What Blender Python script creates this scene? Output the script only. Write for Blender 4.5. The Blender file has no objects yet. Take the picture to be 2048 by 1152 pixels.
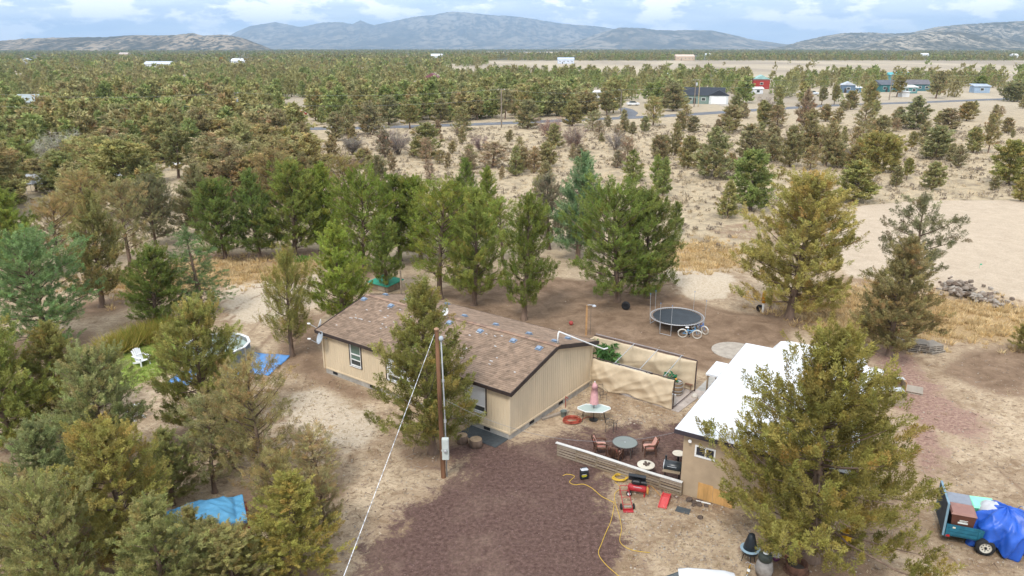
import bpy, math, random
import numpy as np
from mathutils import Vector, Matrix

# ------------------------------------------------------------------ camera, sky, sun, exposure
SC = bpy.context.scene
COL = SC.collection
F, HC, HY = 1500.0, 19.5, 95.0            # focal length (px of a 2048 px wide frame), camera height, horizon row
TH = math.atan((576 - HY) / F); CT, ST = math.cos(TH), math.sin(TH)
cam = bpy.data.cameras.new('camera'); camo = bpy.data.objects.new('camera', cam); COL.objects.link(camo)
camo.location = (0, 0, HC); camo.rotation_euler = (math.pi / 2 - TH, 0, 0)
cam.sensor_width = 36; cam.lens = F / 2048 * 36; cam.clip_start = 0.5; cam.clip_end = 90000
SC.camera = camo
SUN_EL, SUN_AZ = math.radians(52), math.radians(205)     # azimuth clockwise from +Y: behind the camera, to the left
world = bpy.data.worlds.new('World'); SC.world = world; world.use_nodes = True
SC.view_settings.view_transform = 'Standard'; SC.view_settings.look = 'None'
SC.view_settings.gamma = 1; SC.view_settings.use_curve_mapping = False
SC.view_settings.exposure = 0.93
SC.cycles.use_denoising = True
SC.cycles.max_bounces = 6; SC.cycles.diffuse_bounces = 3; SC.cycles.volume_bounces = 0
SC.cycles.transparent_max_bounces = 8; SC.cycles.caustics_reflective = False; SC.cycles.caustics_refractive = False

def build_world():
    nt = world.node_tree; N = nt.nodes; L = nt.links; N.clear()
    out = N.new('ShaderNodeOutputWorld')
    sky = N.new('ShaderNodeTexSky'); sky.sky_type = 'NISHITA'; sky.sun_disc = False
    sky.sun_elevation = SUN_EL; sky.sun_rotation = SUN_AZ; sky.dust_density = 2.0; sky.altitude = 1000
    b1 = N.new('ShaderNodeBackground'); b1.inputs[1].default_value = 0.11; L.new(sky.outputs[0], b1.inputs[0])
    tc = N.new('ShaderNodeTexCoord')
    def noise(scale, sc, det, rough, w):
        mp = N.new('ShaderNodeMapping'); mp.inputs['Scale'].default_value = sc; mp.inputs['Location'].default_value = w
        L.new(tc.outputs['Generated'], mp.inputs[0])
        n = N.new('ShaderNodeTexNoise'); n.inputs['Scale'].default_value = scale
        n.inputs['Detail'].default_value = det; n.inputs['Roughness'].default_value = rough
        L.new(mp.outputs[0], n.inputs['Vector']); return n
    def ramp(src, stops):
        r = N.new('ShaderNodeValToRGB'); L.new(src, r.inputs[0]); e = r.color_ramp.elements
        e[0].position, e[0].color = stops[0][0], (*stops[0][1], 1); e[1].position, e[1].color = stops[1][0], (*stops[1][1], 1)
        for p, c in stops[2:]:
            q = e.new(p); q.color = (*c, 1)
        return r
    cover = noise(1, (5, 5, 26), 5, .55, (3.1, 0.4, 1.7))
    cov = ramp(cover.outputs[0], [(.30, (.45,)*3), (.47, (1.0,)*3)])
    strat = noise(1, (9, 9, 55), 6, .55, (1.3, 5.4, .2))
    greys = ramp(strat.outputs[0], [(.36, (.45, .55, .71)), (.60, (.68, .75, .84))])
    puff = noise(1, (15, 15, 42), 9, .62, (7.7, 2.2, 4.4))
    pm = ramp(puff.outputs[0], [(.49, (0,)*3), (.565, (1,)*3)])
    mx = N.new('ShaderNodeMix'); mx.data_type = 'RGBA'; L.new(pm.outputs[0], mx.inputs[0])
    L.new(greys.outputs[0], mx.inputs[6]); mx.inputs[7].default_value = (1.02, 1.02, 1.02, 1)
    b2 = N.new('ShaderNodeBackground'); b2.inputs[1].default_value = 0.98; L.new(mx.outputs[2], b2.inputs[0])
    ms = N.new('ShaderNodeMixShader'); L.new(cov.outputs[0], ms.inputs[0]); L.new(b1.outputs[0], ms.inputs[1]); L.new(b2.outputs[0], ms.inputs[2])
    L.new(ms.outputs[0], out.inputs[0])
build_world()
sun = bpy.data.lights.new('sun', 'SUN'); suno = bpy.data.objects.new('sun', sun); COL.objects.link(suno)
sun.energy = 1.45; sun.angle = math.radians(14); sun.color = (1.0, .965, .91)
_sd = Vector((math.sin(SUN_AZ) * math.cos(SUN_EL), math.cos(SUN_AZ) * math.cos(SUN_EL), math.sin(SUN_EL)))
suno.rotation_euler = _sd.to_track_quat('Z', 'Y').to_euler(); suno.location = (0, 0, 60)

# ------------------------------------------------------------------ pixel <-> place helpers
def ray(px, py):
    X = (px - 1024) / F; Y = -(py - 576) / F
    return Vector((X, CT + Y * ST, -ST + Y * CT))
def G(px, py, z=0.0):                      # point of the horizontal plane z seen at that pixel
    d = ray(px, py); t = (z - HC) / d.z
    return Vector((d.x * t, d.y * t, z))
def ZH(p, py):                             # height above the ground point p that shows at row py
    Y = -(py - 576) / F
    return (Y * p[1] * CT - p[1] * ST) / (CT + Y * ST) + HC
def PR(x, y, z=0.0):                       # numpy-friendly projection -> px, py, depth
    zz = z - HC; dep = y * CT - zz * ST; up = y * ST + zz * CT
    return 1024 + F * x / dep, 576 - F * up / dep, dep
def ONP(px, py, p0, n):                    # point of a plane seen at that pixel
    d = ray(px, py); o = Vector((0, 0, HC)); t = (Vector(p0) - o).dot(n) / d.dot(n)
    return o + d * t

# ------------------------------------------------------------------ mesh builder
class MB:
    def __init__(s): s.v = []; s.f = []
    def add(s, vs, fs):
        o = len(s.v); s.v += [tuple(v) for v in vs]; s.f += [tuple(i + o for i in f) for f in fs]; return s
    def box(s, c, d, rz=0, M=None):
        a, b, h = d[0] / 2, d[1] / 2, d[2] / 2
        vs = [Vector((x, y, z)) for z in (-h, h) for y in (-b, b) for x in (-a, a)]
        R = M if M is not None else (Matrix.Rotation(rz, 3, 'Z') if rz else None)
        if R is not None: vs = [R @ v for v in vs]
        c = Vector(c)
        return s.add([v + c for v in vs], [(0, 2, 3, 1), (4, 5, 7, 6), (0, 1, 5, 4), (2, 6, 7, 3), (0, 4, 6, 2), (1, 3, 7, 5)])
    def rbox(s, c, d, r=.03, rz=0):        # box with chamfered edges
        a, b, h = d[0] / 2, d[1] / 2, d[2] / 2; r = min(r, a * .9, b * .9, h * .9); c = Vector(c)
        R = Matrix.Rotation(rz, 3, 'Z')
        rings = []
        for z, k in ((-h, r), (-h + r, 0), (h - r, 0), (h, r)):
            A, B = a - k, b - k
            rings.append([(A, -B + r), (A, B - r), (A - r, B), (-A + r, B), (-A, B - r), (-A, -B + r), (-A + r, -B), (A - r, -B)])
            rings[-1] = [c + R @ Vector((x, y, z)) for x, y in rings[-1]]
        o = [v for q in rings for v in q]; fs = [tuple(range(7, -1, -1)), tuple(range(24, 32))]
        for k in range(3):
            for i in range(8):
                j = (i + 1) % 8; fs.append((k * 8 + i, k * 8 + j, k * 8 + 8 + j, k * 8 + 8 + i))
        return s.add(o, fs)
    def bar(s, a, b, w, h=None, up=(0, 0, 1)):
        a, b = Vector(a), Vector(b); d = b - a; L = d.length
        if L < 1e-6: return s
        h = h or w; x = d / L; u = Vector(up)
        if abs(x.dot(u)) > .98: u = Vector((0, 1, 0))
        y = u.cross(x).normalized(); z = x.cross(y)
        M = Matrix((x, y, z)).transposed()
        return s.box((a + b) / 2, (L, w, h), M=M)
    def tube(s, pts, r, n=6, closed=False):
        pts = [Vector(p) for p in pts]; m = len(pts); rs = r if isinstance(r, (list, tuple)) else [r] * m
        vs = []; prev = None
        for i, p in enumerate(pts):
            if closed: t = pts[(i + 1) % m] - pts[i - 1]
            else: t = pts[min(i + 1, m - 1)] - pts[max(i - 1, 0)]
            t.normalize()
            if prev is None:
                ref = Vector((0, 0, 1)) if abs(t.z) < .9 else Vector((1, 0, 0)); u = ref.cross(t).normalized()
            else:
                u = prev - t * prev.dot(t)
                u = u.normalized() if u.length > 1e-5 else Vector((1, 0, 0))
            prev = u; w = t.cross(u)
            for k in range(n):
                a = 2 * math.pi * k / n; vs.append(p + (u * math.cos(a) + w * math.sin(a)) * rs[i])
        fs = []
        for i in range(m if closed else m - 1):
            j = (i + 1) % m
            for k in range(n):
                l = (k + 1) % n; fs.append((i * n + k, i * n + l, j * n + l, j * n + k))
        if not closed: fs += [tuple(range(n - 1, -1, -1)), tuple(range((m - 1) * n, m * n))]
        return s.add(vs, fs)
    def lathe(s, prof, c=(0, 0, 0), n=16, M=None, close=True):
        vs = []; c = Vector(c)
        for r, z in prof:
            for k in range(n):
                a = 2 * math.pi * k / n; v = Vector((r * math.cos(a), r * math.sin(a), z))
                vs.append(c + (M @ v if M is not None else v))
        fs = []
        for i in range(len(prof) - 1):
            for k in range(n):
                l = (k + 1) % n; fs.append((i * n + k, i * n + l, i * n + n + l, i * n + n + k))
        if close: fs += [tuple(range(n - 1, -1, -1)), tuple(range((len(prof) - 1) * n, len(prof) * n))]
        return s.add(vs, fs)
    def prism(s, poly, z0, z1):
        n = len(poly); vs = [(p[0], p[1], z0) for p in poly] + [(p[0], p[1], z1) for p in poly]
        return s.add(vs, [tuple(range(n - 1, -1, -1)), tuple(range(n, 2 * n))] + [(i, (i + 1) % n, n + (i + 1) % n, n + i) for i in range(n)])
    def plate(s, poly, t):                 # planar 3D polygon given thickness t along its normal
        P = [Vector(p) for p in poly]; nn = (P[1] - P[0]).cross(P[2] - P[1]).normalized() * t; n = len(P)
        return s.add(P + [p + nn for p in P], [tuple(range(n - 1, -1, -1)), tuple(range(n, 2 * n))] + [(i, (i + 1) % n, n + (i + 1) % n, n + i) for i in range(n)])
    def grid(s, pts):                      # pts[i][j]
        r, c = len(pts), len(pts[0]); vs = [p for q in pts for p in q]
        return s.add(vs, [(i * c + j, i * c + j + 1, i * c + c + j + 1, i * c + c + j) for i in range(r - 1) for j in range(c - 1)])
    def mesh(s, name, mat=None, smooth=False):
        me = bpy.data.meshes.new(name); me.from_pydata(s.v, [], s.f); me.update()
        if mat: me.materials.append(mat)
        if smooth: me.polygons.foreach_set('use_smooth', [True] * len(me.polygons))
        return me
def link(name, me, parent=None, loc=(0, 0, 0), rz=0, scale=None, rot=None):
    o = bpy.data.objects.new(name, me); COL.objects.link(o)
    o.location = loc; o.rotation_euler = rot if rot else (0, 0, rz)
    if scale: o.scale = scale
    if parent: o.parent = parent
    return o
def part(name, mb, mat, parent, smooth=False, **k): return link(name, mb.mesh(name, mat, smooth), parent, **k)
def tag(o, label=None, cat=None, group=None, kind=None):
    if label: o['label'] = label
    if cat: o['category'] = cat
    if group: o['group'] = group
    if kind: o['kind'] = kind
    return o
def thing(name, label, cat, loc=(0, 0, 0), rz=0, group=None):
    o = bpy.data.objects.new(name, None); COL.objects.link(o); o.empty_display_size = .2
    o.location = loc; o.rotation_euler = (0, 0, rz); return tag(o, label, cat, group)
def solo(name, mb, mat, label, cat, loc=(0, 0, 0), rz=0, group=None, smooth=False):
    return tag(link(name, mb.mesh(name, mat, smooth), None, loc, rz), label, cat, group)
def solid(o, t, off=0):
    m = o.modifiers.new('thickness', 'SOLIDIFY'); m.thickness = t; m.offset = off; return o
def npmesh(name, verts, faces, mats, colors=None, smooth=False, matidx=None, attr='tint'):
    me = bpy.data.meshes.new(name); verts = np.asarray(verts, np.float32); faces = np.asarray(faces, np.int32)
    k = faces.shape[1]; me.vertices.add(len(verts)); me.vertices.foreach_set('co', verts.ravel())
    me.loops.add(faces.size); me.loops.foreach_set('vertex_index', faces.ravel())
    me.polygons.add(len(faces)); me.polygons.foreach_set('loop_start', np.arange(0, faces.size, k, dtype=np.int32))
    for m in mats: me.materials.append(m)
    if matidx is not None: me.polygons.foreach_set('material_index', np.asarray(matidx, np.int32))
    me.polygons.foreach_set('use_smooth', np.full(len(faces), smooth))
    if colors is not None:
        for nm, c in (colors.items() if isinstance(colors, dict) else ((attr, colors),)):
            a = me.attributes.new(nm, 'FLOAT_COLOR', 'POINT'); c = np.asarray(c, np.float32)
            if c.shape[1] == 3: c = np.concatenate([c, np.ones((len(c), 1), np.float32)], 1)
            a.data.foreach_set('color', c.ravel())
    me.update(calc_edges=True); me.validate(); return me

# ------------------------------------------------------------------ materials
_M = {}
def lin(r, g, b):
    f = lambda c: (c / 255 / 12.92) if c / 255 <= .04045 else ((c / 255 + .055) / 1.055) ** 2.4
    return (f(r), f(g), f(b))
def mat(name, col, rough=.8, var=.18, scale=3.0, bump=0.0, bscale=None, metal=0.0, col2=None, aniso=None, spec=.3, detail=5):
    """procedural surface: colour broken up by noise in object space, optional bump"""
    if name in _M: return _M[name]
    m = bpy.data.materials.new(name); m.use_nodes = True; nt = m.node_tree; N, L = nt.nodes, nt.links
    b = N['Principled BSDF']; b.inputs['Roughness'].default_value = rough; b.inputs['Metallic'].default_value = metal
    b.inputs['Specular IOR Level'].default_value = spec
    tc = N.new('ShaderNodeTexCoord'); mp = N.new('ShaderNodeMapping'); L.new(tc.outputs['Object'], mp.inputs[0])
    if aniso: mp.inputs['Scale'].default_value = aniso
    n = N.new('ShaderNodeTexNoise'); n.inputs['Scale'].default_value = scale; n.inputs['Detail'].default_value = detail
    n.inputs['Roughness'].default_value = .62; L.new(mp.outputs[0], n.inputs['Vector'])
    r = N.new('ShaderNodeValToRGB'); L.new(n.outputs[0], r.inputs[0])
    c2 = col2 or tuple(c * (1 - var * 1.3) for c in col)
    e = r.color_ramp.elements; e[0].position = .33; e[0].color = (*c2, 1); e[1].position = .66
    e[1].color = (*[min(1, c * (1 + var * .4)) for c in col], 1)
    L.new(r.outputs[0], b.inputs['Base Color'])
    if bump:
        n2 = N.new('ShaderNodeTexNoise'); n2.inputs['Scale'].default_value = bscale or scale * 4; n2.inputs['Detail'].default_value = 4
        L.new(mp.outputs[0], n2.inputs['Vector'])
        bp = N.new('ShaderNodeBump'); bp.inputs['Strength'].default_value = bump; bp.inputs['Distance'].default_value = .02
        L.new(n2.outputs[0], bp.inputs['Height']); L.new(bp.outputs[0], b.inputs['Normal'])
    _M[name] = m; return m
def leafmat(name, trans=.20, rough=.75):
    """leaf surface: the object's own colour times a per-spray variation stored on the mesh"""
    if name in _M: return _M[name]
    m = bpy.data.materials.new(name); m.use_nodes = True; nt = m.node_tree; N, L = nt.nodes, nt.links
    N.remove(N['Principled BSDF']); out = N['Material Output']
    oi = N.new('ShaderNodeObjectInfo'); at = N.new('ShaderNodeAttribute'); at.attribute_name = 'tint'
    mx = N.new('ShaderNodeMix'); mx.data_type = 'RGBA'; mx.blend_type = 'MULTIPLY'; mx.inputs[0].default_value = 1
    L.new(oi.outputs['Color'], mx.inputs[6]); L.new(at.outputs['Color'], mx.inputs[7])
    d = N.new('ShaderNodeBsdfDiffuse'); t = N.new('ShaderNodeBsdfTranslucent'); s = N.new('ShaderNodeMixShader'); s.inputs[0].default_value = trans
    L.new(mx.outputs[2], d.inputs[0]); L.new(mx.outputs[2], t.inputs[0]); L.new(d.outputs[0], s.inputs[1]); L.new(t.outputs[0], s.inputs[2])
    L.new(s.outputs[0], out.inputs[0]); _M[name] = m; return m
def tintmat(name, rough=.85):
    """surface whose pieces carry their own colour as a mesh attribute"""
    if name in _M: return _M[name]
    m = bpy.data.materials.new(name); m.use_nodes = True; nt = m.node_tree; N, L = nt.nodes, nt.links
    b = N['Principled BSDF']; b.inputs['Roughness'].default_value = rough; b.inputs['Specular IOR Level'].default_value = .2
    at = N.new('ShaderNodeAttribute'); at.attribute_name = 'tint'
    tc = N.new('ShaderNodeTexCoord'); n = N.new('ShaderNodeTexNoise'); n.inputs['Scale'].default_value = 2.2; n.inputs['Detail'].default_value = 6
    L.new(tc.outputs['Object'], n.inputs['Vector'])
    mr = N.new('ShaderNodeMapRange'); mr.inputs[1].default_value = .3; mr.inputs[2].default_value = .7; mr.inputs[3].default_value = .72; mr.inputs[4].default_value = 1.15
    L.new(n.outputs[0], mr.inputs[0])
    mx = N.new('ShaderNodeVectorMath'); mx.operation = 'SCALE'; L.new(at.outputs['Color'], mx.inputs[0]); L.new(mr.outputs[0], mx.inputs['Scale'])
    L.new(mx.outputs[0], b.inputs['Base Color']); _M[name] = m; return m
def glass(name, col=(.05, .06, .06), rough=.08):
    if name in _M: return _M[name]
    m = bpy.data.materials.new(name); m.use_nodes = True; b = m.node_tree.nodes['Principled BSDF']
    b.inputs['Base Color'].default_value = (*col, 1); b.inputs['Roughness'].default_value = rough; b.inputs['Specular IOR Level'].default_value = .6
    nt = m.node_tree; n = nt.nodes.new('ShaderNodeTexNoise'); n.inputs['Scale'].default_value = 2.0
    r = nt.nodes.new('ShaderNodeMapRange'); r.inputs[3].default_value = rough * .6; r.inputs[4].default_value = rough * 1.8
    nt.links.new(n.outputs[0], r.inputs[0]); nt.links.new(r.outputs[0], b.inputs['Roughness'])
    _M[name] = m; return m

# ------------------------------------------------------------------ the ground
def sstep(a, b, x): t = np.clip((x - a) / (b - a), 0, 1); return t * t * (3 - 2 * t)
def sdf(P, poly):
    """signed distance to a polygon, positive inside"""
    poly = np.asarray(poly, float); n = len(poly); d = np.full(len(P), 1e9); ins = np.zeros(len(P), bool)
    for i in range(n):
        a, b = poly[i], poly[(i + 1) % n]; e = b - a; w = P - a
        t = np.clip((w @ e) / (e @ e), 0, 1); q = w - t[:, None] * e; d = np.minimum(d, np.hypot(q[:, 0], q[:, 1]))
        c = ((a[1] > P[:, 1]) != (b[1] > P[:, 1]))
        with np.errstate(divide='ignore', invalid='ignore'):
            xx = (b[0] - a[0]) * (P[:, 1] - a[1]) / (b[1] - a[1]) + a[0]
        ins ^= c & (P[:, 0] < xx)
    return np.where(ins, d, -d)
def gpoly(pts): return [tuple(G(*p)[:2]) for p in pts]
ZONES = {  # name: (outline seen in the photograph, softness in metres)
 'cinder': (gpoly([(700, 1200), (735, 1100), (840, 1000), (930, 940), (905, 895), (960, 880), (1040, 885), (1120, 870), (1220, 858), (1390, 850), (1390, 990), (1300, 965), (1215, 935), (1205, 985), (1235, 1060), (1240, 1200)]), 2.0),
 'dirt': (gpoly([(860, 585), (1000, 560), (1120, 555), (1300, 575), (1440, 618), (1575, 640), (1580, 690), (1480, 700), (1420, 745), (1190, 690), (1000, 650)]), 1.6),
 'dirt2': (gpoly([(560, 640), (640, 625), (660, 745), (770, 800), (700, 800), (610, 760), (545, 725)]), 1.5),
 'dirt3': (gpoly([(1880, 745), (1930, 705), (2090, 690), (2140, 800), (2000, 790)]), 1.6),
 'pad': (gpoly([(1660, 435), (1720, 414), (1850, 404), (2150, 406), (2250, 600), (2050, 606), (1960, 590), (1850, 575), (1700, 560), (1650, 500)]), 1.2),
 'pad2': (gpoly([(1395, 455), (1480, 445), (1640, 430), (1660, 470), (1560, 490), (1430, 475)]), 1.5),
 'grass': (gpoly([(1600, 590), (1720, 575), (1860, 590), (2080, 625), (2100, 690), (1900, 680), (1780, 690), (1640, 660), (1560, 620)]), 2.2),
 'grass2': (gpoly([(1330, 490), (1440, 480), (1480, 530), (1400, 545), (1330, 525)]), 2.0),
 'grass3': (gpoly([(170, 560), (420, 520), (640, 525), (600, 560), (450, 570), (270, 600)]), 2.2),
 'lawn': (gpoly([(205, 715), (300, 655), (380, 660), (385, 715), (345, 735), (270, 775), (225, 770)]), 1.0),
 'sand': (gpoly([(580, 790), (650, 770), (760, 830), (740, 900), (640, 900), (560, 850)]), 1.5),
 'sand2': (gpoly([(1330, 540), (1400, 525), (1470, 560), (1450, 600), (1380, 600), (1340, 570)]), 1.6),
 'sand3': (gpoly([(440, 575), (520, 548), (650, 545), (645, 605), (560, 640), (460, 655)]), 1.6),
 'red': (gpoly([(1745, 690), (1800, 700), (1900, 800), (1990, 850), (1960, 890), (1840, 850), (1760, 800)]), 1.8),
 'red2': (gpoly([(1800, 850), (1880, 850), (1900, 930), (1850, 960)]), 1.5),
}
TRACKS = [[(2090, 990), (1980, 890), (1900, 820), (1850, 770), (1790, 735), (1700, 715)], [(2090, 800), (2000, 770), (1930, 740), (1870, 725)], [(430, 660), (455, 610), (520, 580), (600, 570), (640, 600), (620, 650)], [(500, 690), (560, 620), (640, 590)], [(1250, 1160), (1225, 1080), (1200, 1000), (1150, 940)], [(760, 1160), (850, 1040), (960, 960), (1040, 920)], [(0, 930), (90, 880), (190, 850)]]
DUFF = [(1632, 1118, 4.6), (866, 905, 2.8), (1578, 637, 4), (1780, 712, 3), (585, 712, 2), (686, 655, 2.4), (404, 872, 3), (205, 960, 4), (270, 1130, 4.5), (535, 1000, 3), (588, 1168, 2.6), (205, 614, 3.5), (313, 650, 3), (452, 518, 4.5), (520, 516, 4.5), (590, 510, 4.5), (120, 860, 4), (120, 1075, 3.4), (100, 690, 5), (728, 545, 4), (640, 985, 2)]
MOUND = G(1405, 568); PADC = ZONES['pad'][0]
def gz(x, y):
    """height of the ground"""
    x = np.asarray(x, float); y = np.asarray(y, float)
    amp = sstep(58, 85, y) * (1 - sstep(150, 178, y))
    n = np.sin(x * .19 + 1.3 * np.sin(y * .11)) * np.cos(y * .16 + .8) + .5 * np.sin(x * .43 + y * .31)
    h = amp * .22 * n
    h = h + .5 * np.exp(-((x - MOUND.x) / 4.5) ** 2 - ((y - MOUND.y) / 2.4) ** 2)
    sh = x.shape
    pd = sdf(np.stack([x.ravel(), y.ravel()], 1), PADC).reshape(sh)
    h = h * (1 - sstep(-2, 1, pd)) + .4 * sstep(-1.4, 1.2, pd)
    return h
def gz1(x, y): return float(gz(np.array([x]), np.array([y]))[0])

def ground_material():
    m = bpy.data.materials.new('high desert ground'); m.use_nodes = True; nt = m.node_tree; N, L = nt.nodes, nt.links
    b = N['Principled BSDF']; b.inputs['Roughness'].default_value = .95; b.inputs['Specular IOR Level'].default_value = .1
    geo = N.new('ShaderNodeNewGeometry')
    def noise(sc, det=6, rough=.6, dist=0, off=(0, 0, 0), vs=(1, 1, 1)):
        mp = N.new('ShaderNodeMapping'); mp.inputs['Location'].default_value = off; mp.inputs['Scale'].default_value = vs; L.new(geo.outputs['Position'], mp.inputs[0])
        n = N.new('ShaderNodeTexNoise'); n.inputs['Scale'].default_value = sc; n.inputs['Detail'].default_value = det; n.inputs['Roughness'].default_value = rough
        n.inputs['Distortion'].default_value = dist; L.new(mp.outputs[0], n.inputs['Vector']); return n.outputs[0]
    def rng(x, a, b_, c=0., d=1.):
        r = N.new('ShaderNodeMapRange'); r.inputs[1].default_value = a; r.inputs[2].default_value = b_; r.inputs[3].default_value = c; r.inputs[4].default_value = d
        L.new(x, r.inputs[0]); return r.outputs[0]
    def mix(f, a, b_):
        x = N.new('ShaderNodeMix'); x.data_type = 'RGBA'
        if isinstance(f, float): x.inputs[0].default_value = f
        else: L.new(f, x.inputs[0])
        for k, v in ((6, a), (7, b_)):
            if isinstance(v, tuple): x.inputs[k].default_value = (*v, 1)
            else: L.new(v, x.inputs[k])
        return x.outputs[2]
    def math_(op, a, b_):
        x = N.new('ShaderNodeMath'); x.operation = op
        for k, v in ((0, a), (1, b_)):
            if isinstance(v, float): x.inputs[k].default_value = v
            else: L.new(v, x.inputs[k])
        return x.outputs[0]
    big, med, fine, grit = noise(.13, 5, .6, .6), noise(.75, 7, .68, .5, (7, 3, 0)), noise(5.5, 6, .7, .2, (1, 9, 0)), noise(26, 4, .7, 0, (4, 4, 0))
    litter = noise(2.4, 8, .75, 1.2, (11, 5, 0), (1, 1.6, 1))
    base = mix(rng(math_('ADD', math_('MULTIPLY', big, .45), math_('MULTIPLY', med, .55)), .40, .60), (.290, .200, .125), (.585, .455, .310))
    base = mix(rng(litter, .50, .64), base, (.240, .162, .100))
    base = mix(rng(noise(3.6, 8, .75, .8, (3, 8, 0)), .56, .70), base, (.64, .52, .37))
    far = N.new('ShaderNodeAttribute'); far.attribute_name = 'zb'
    za = N.new('ShaderNodeAttribute'); za.attribute_name = 'za'
    sa = N.new('ShaderNodeSeparateColor'); L.new(za.outputs['Color'], sa.inputs[0]); sb = N.new('ShaderNodeSeparateColor'); L.new(far.outputs['Color'], sb.inputs[0])
    edge = math_('ADD', math_('MULTIPLY', med, .9), math_('MULTIPLY', fine, .45))
    def zone(mask, spread=.75):
        e = math_('MULTIPLY', math_('SUBTRACT', edge, .66), spread * 2.0)
        return rng(math_('ADD', mask, e), .36, .64)
    scrub = mix(rng(noise(.55, 6, .7, .4, (2, 2, 2), (1, .8, 1)), .45, .62), (.49, .390, .255), (.300, .240, .165))
    base = mix(rng(sep := N.new('ShaderNodeSeparateXYZ').outputs[1], 62., 80.), base, scrub); L.new(geo.outputs['Position'], sep.node.inputs[0])
    fld = mix(rng(noise(.010, 7, .7, .5, (0, 0, 0), (1, .22, 1)), .42, .60), (.46, .385, .28), (.325, .27, .205))
    base = mix(rng(sep, 190., 300.), base, fld)
    # zones
    base = mix(zone(sb.outputs[1]), base, mix(rng(fine, .4, .62), (.66, .555, .42), (.43, .335, .235)))            # pale sand
    base = mix(zone(sa.outputs[1]), base, mix(rng(med, .38, .66), (.185, .120, .076), (.32, .220, .145)))            # bare brown dirt
    base = mix(zone(za.outputs['Alpha']), base, mix(rng(fine, .36, .64), (.52, .37, .19), (.33, .22, .12)))          # dry golden grass
    base = mix(zone(sb.outputs[2], .9), base, mix(rng(fine, .36, .64), (.26, .15, .12), (.40, .27, .20)))               # reddish wash
    cind = mix(rng(fine, .35, .65), (.090, .052, .042), (.172, .108, .088))
    cind = mix(rng(big, .50, .62), cind, mix(rng(med, .4, .62), cind, (.22, .150, .112)))
    cind = mix(rng(grit, .60, .72), cind, (.25, .17, .145))
    base = mix(zone(sa.outputs[0], 1.15), base, cind)
    base = mix(zone(sa.outputs[2], .35), base, mix(rng(med, .36, .66), (.465, .368, .268), (.545, .44, .325)))        # levelled pad
    base = mix(zone(sb.outputs[0]), base, mix(rng(fine, .36, .64), (.20, .28, .045), (.30, .33, .09)))               # lawn
    woods = mix(rng(noise(.012, 6, .7, 0, (0, 0, 0), (1, .25, 1)), .4, .62), (.085, .085, .050), (.155, .140, .085))
    base = mix(rng(far.outputs['Alpha'], .1, .9), base, woods)
    vm = N.new('ShaderNodeVectorMath'); vm.operation = 'SCALE'; L.new(base, vm.inputs[0]); L.new(math_('MULTIPLY', rng(grit, .32, .68, .80, 1.18), rng(fine, .3, .7, .84, 1.14)), vm.inputs['Scale'])
    L.new(vm.outputs[0], b.inputs['Base Color'])
    bp = N.new('ShaderNodeBump'); bp.inputs['Strength'].default_value = .9; bp.inputs['Distance'].default_value = .10
    L.new(math_('ADD', math_('MULTIPLY', fine, .7), math_('ADD', math_('MULTIPLY', grit, .35), med)), bp.inputs['Height']); L.new(bp.outputs[0], b.inputs['Normal'])
    return m
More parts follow.
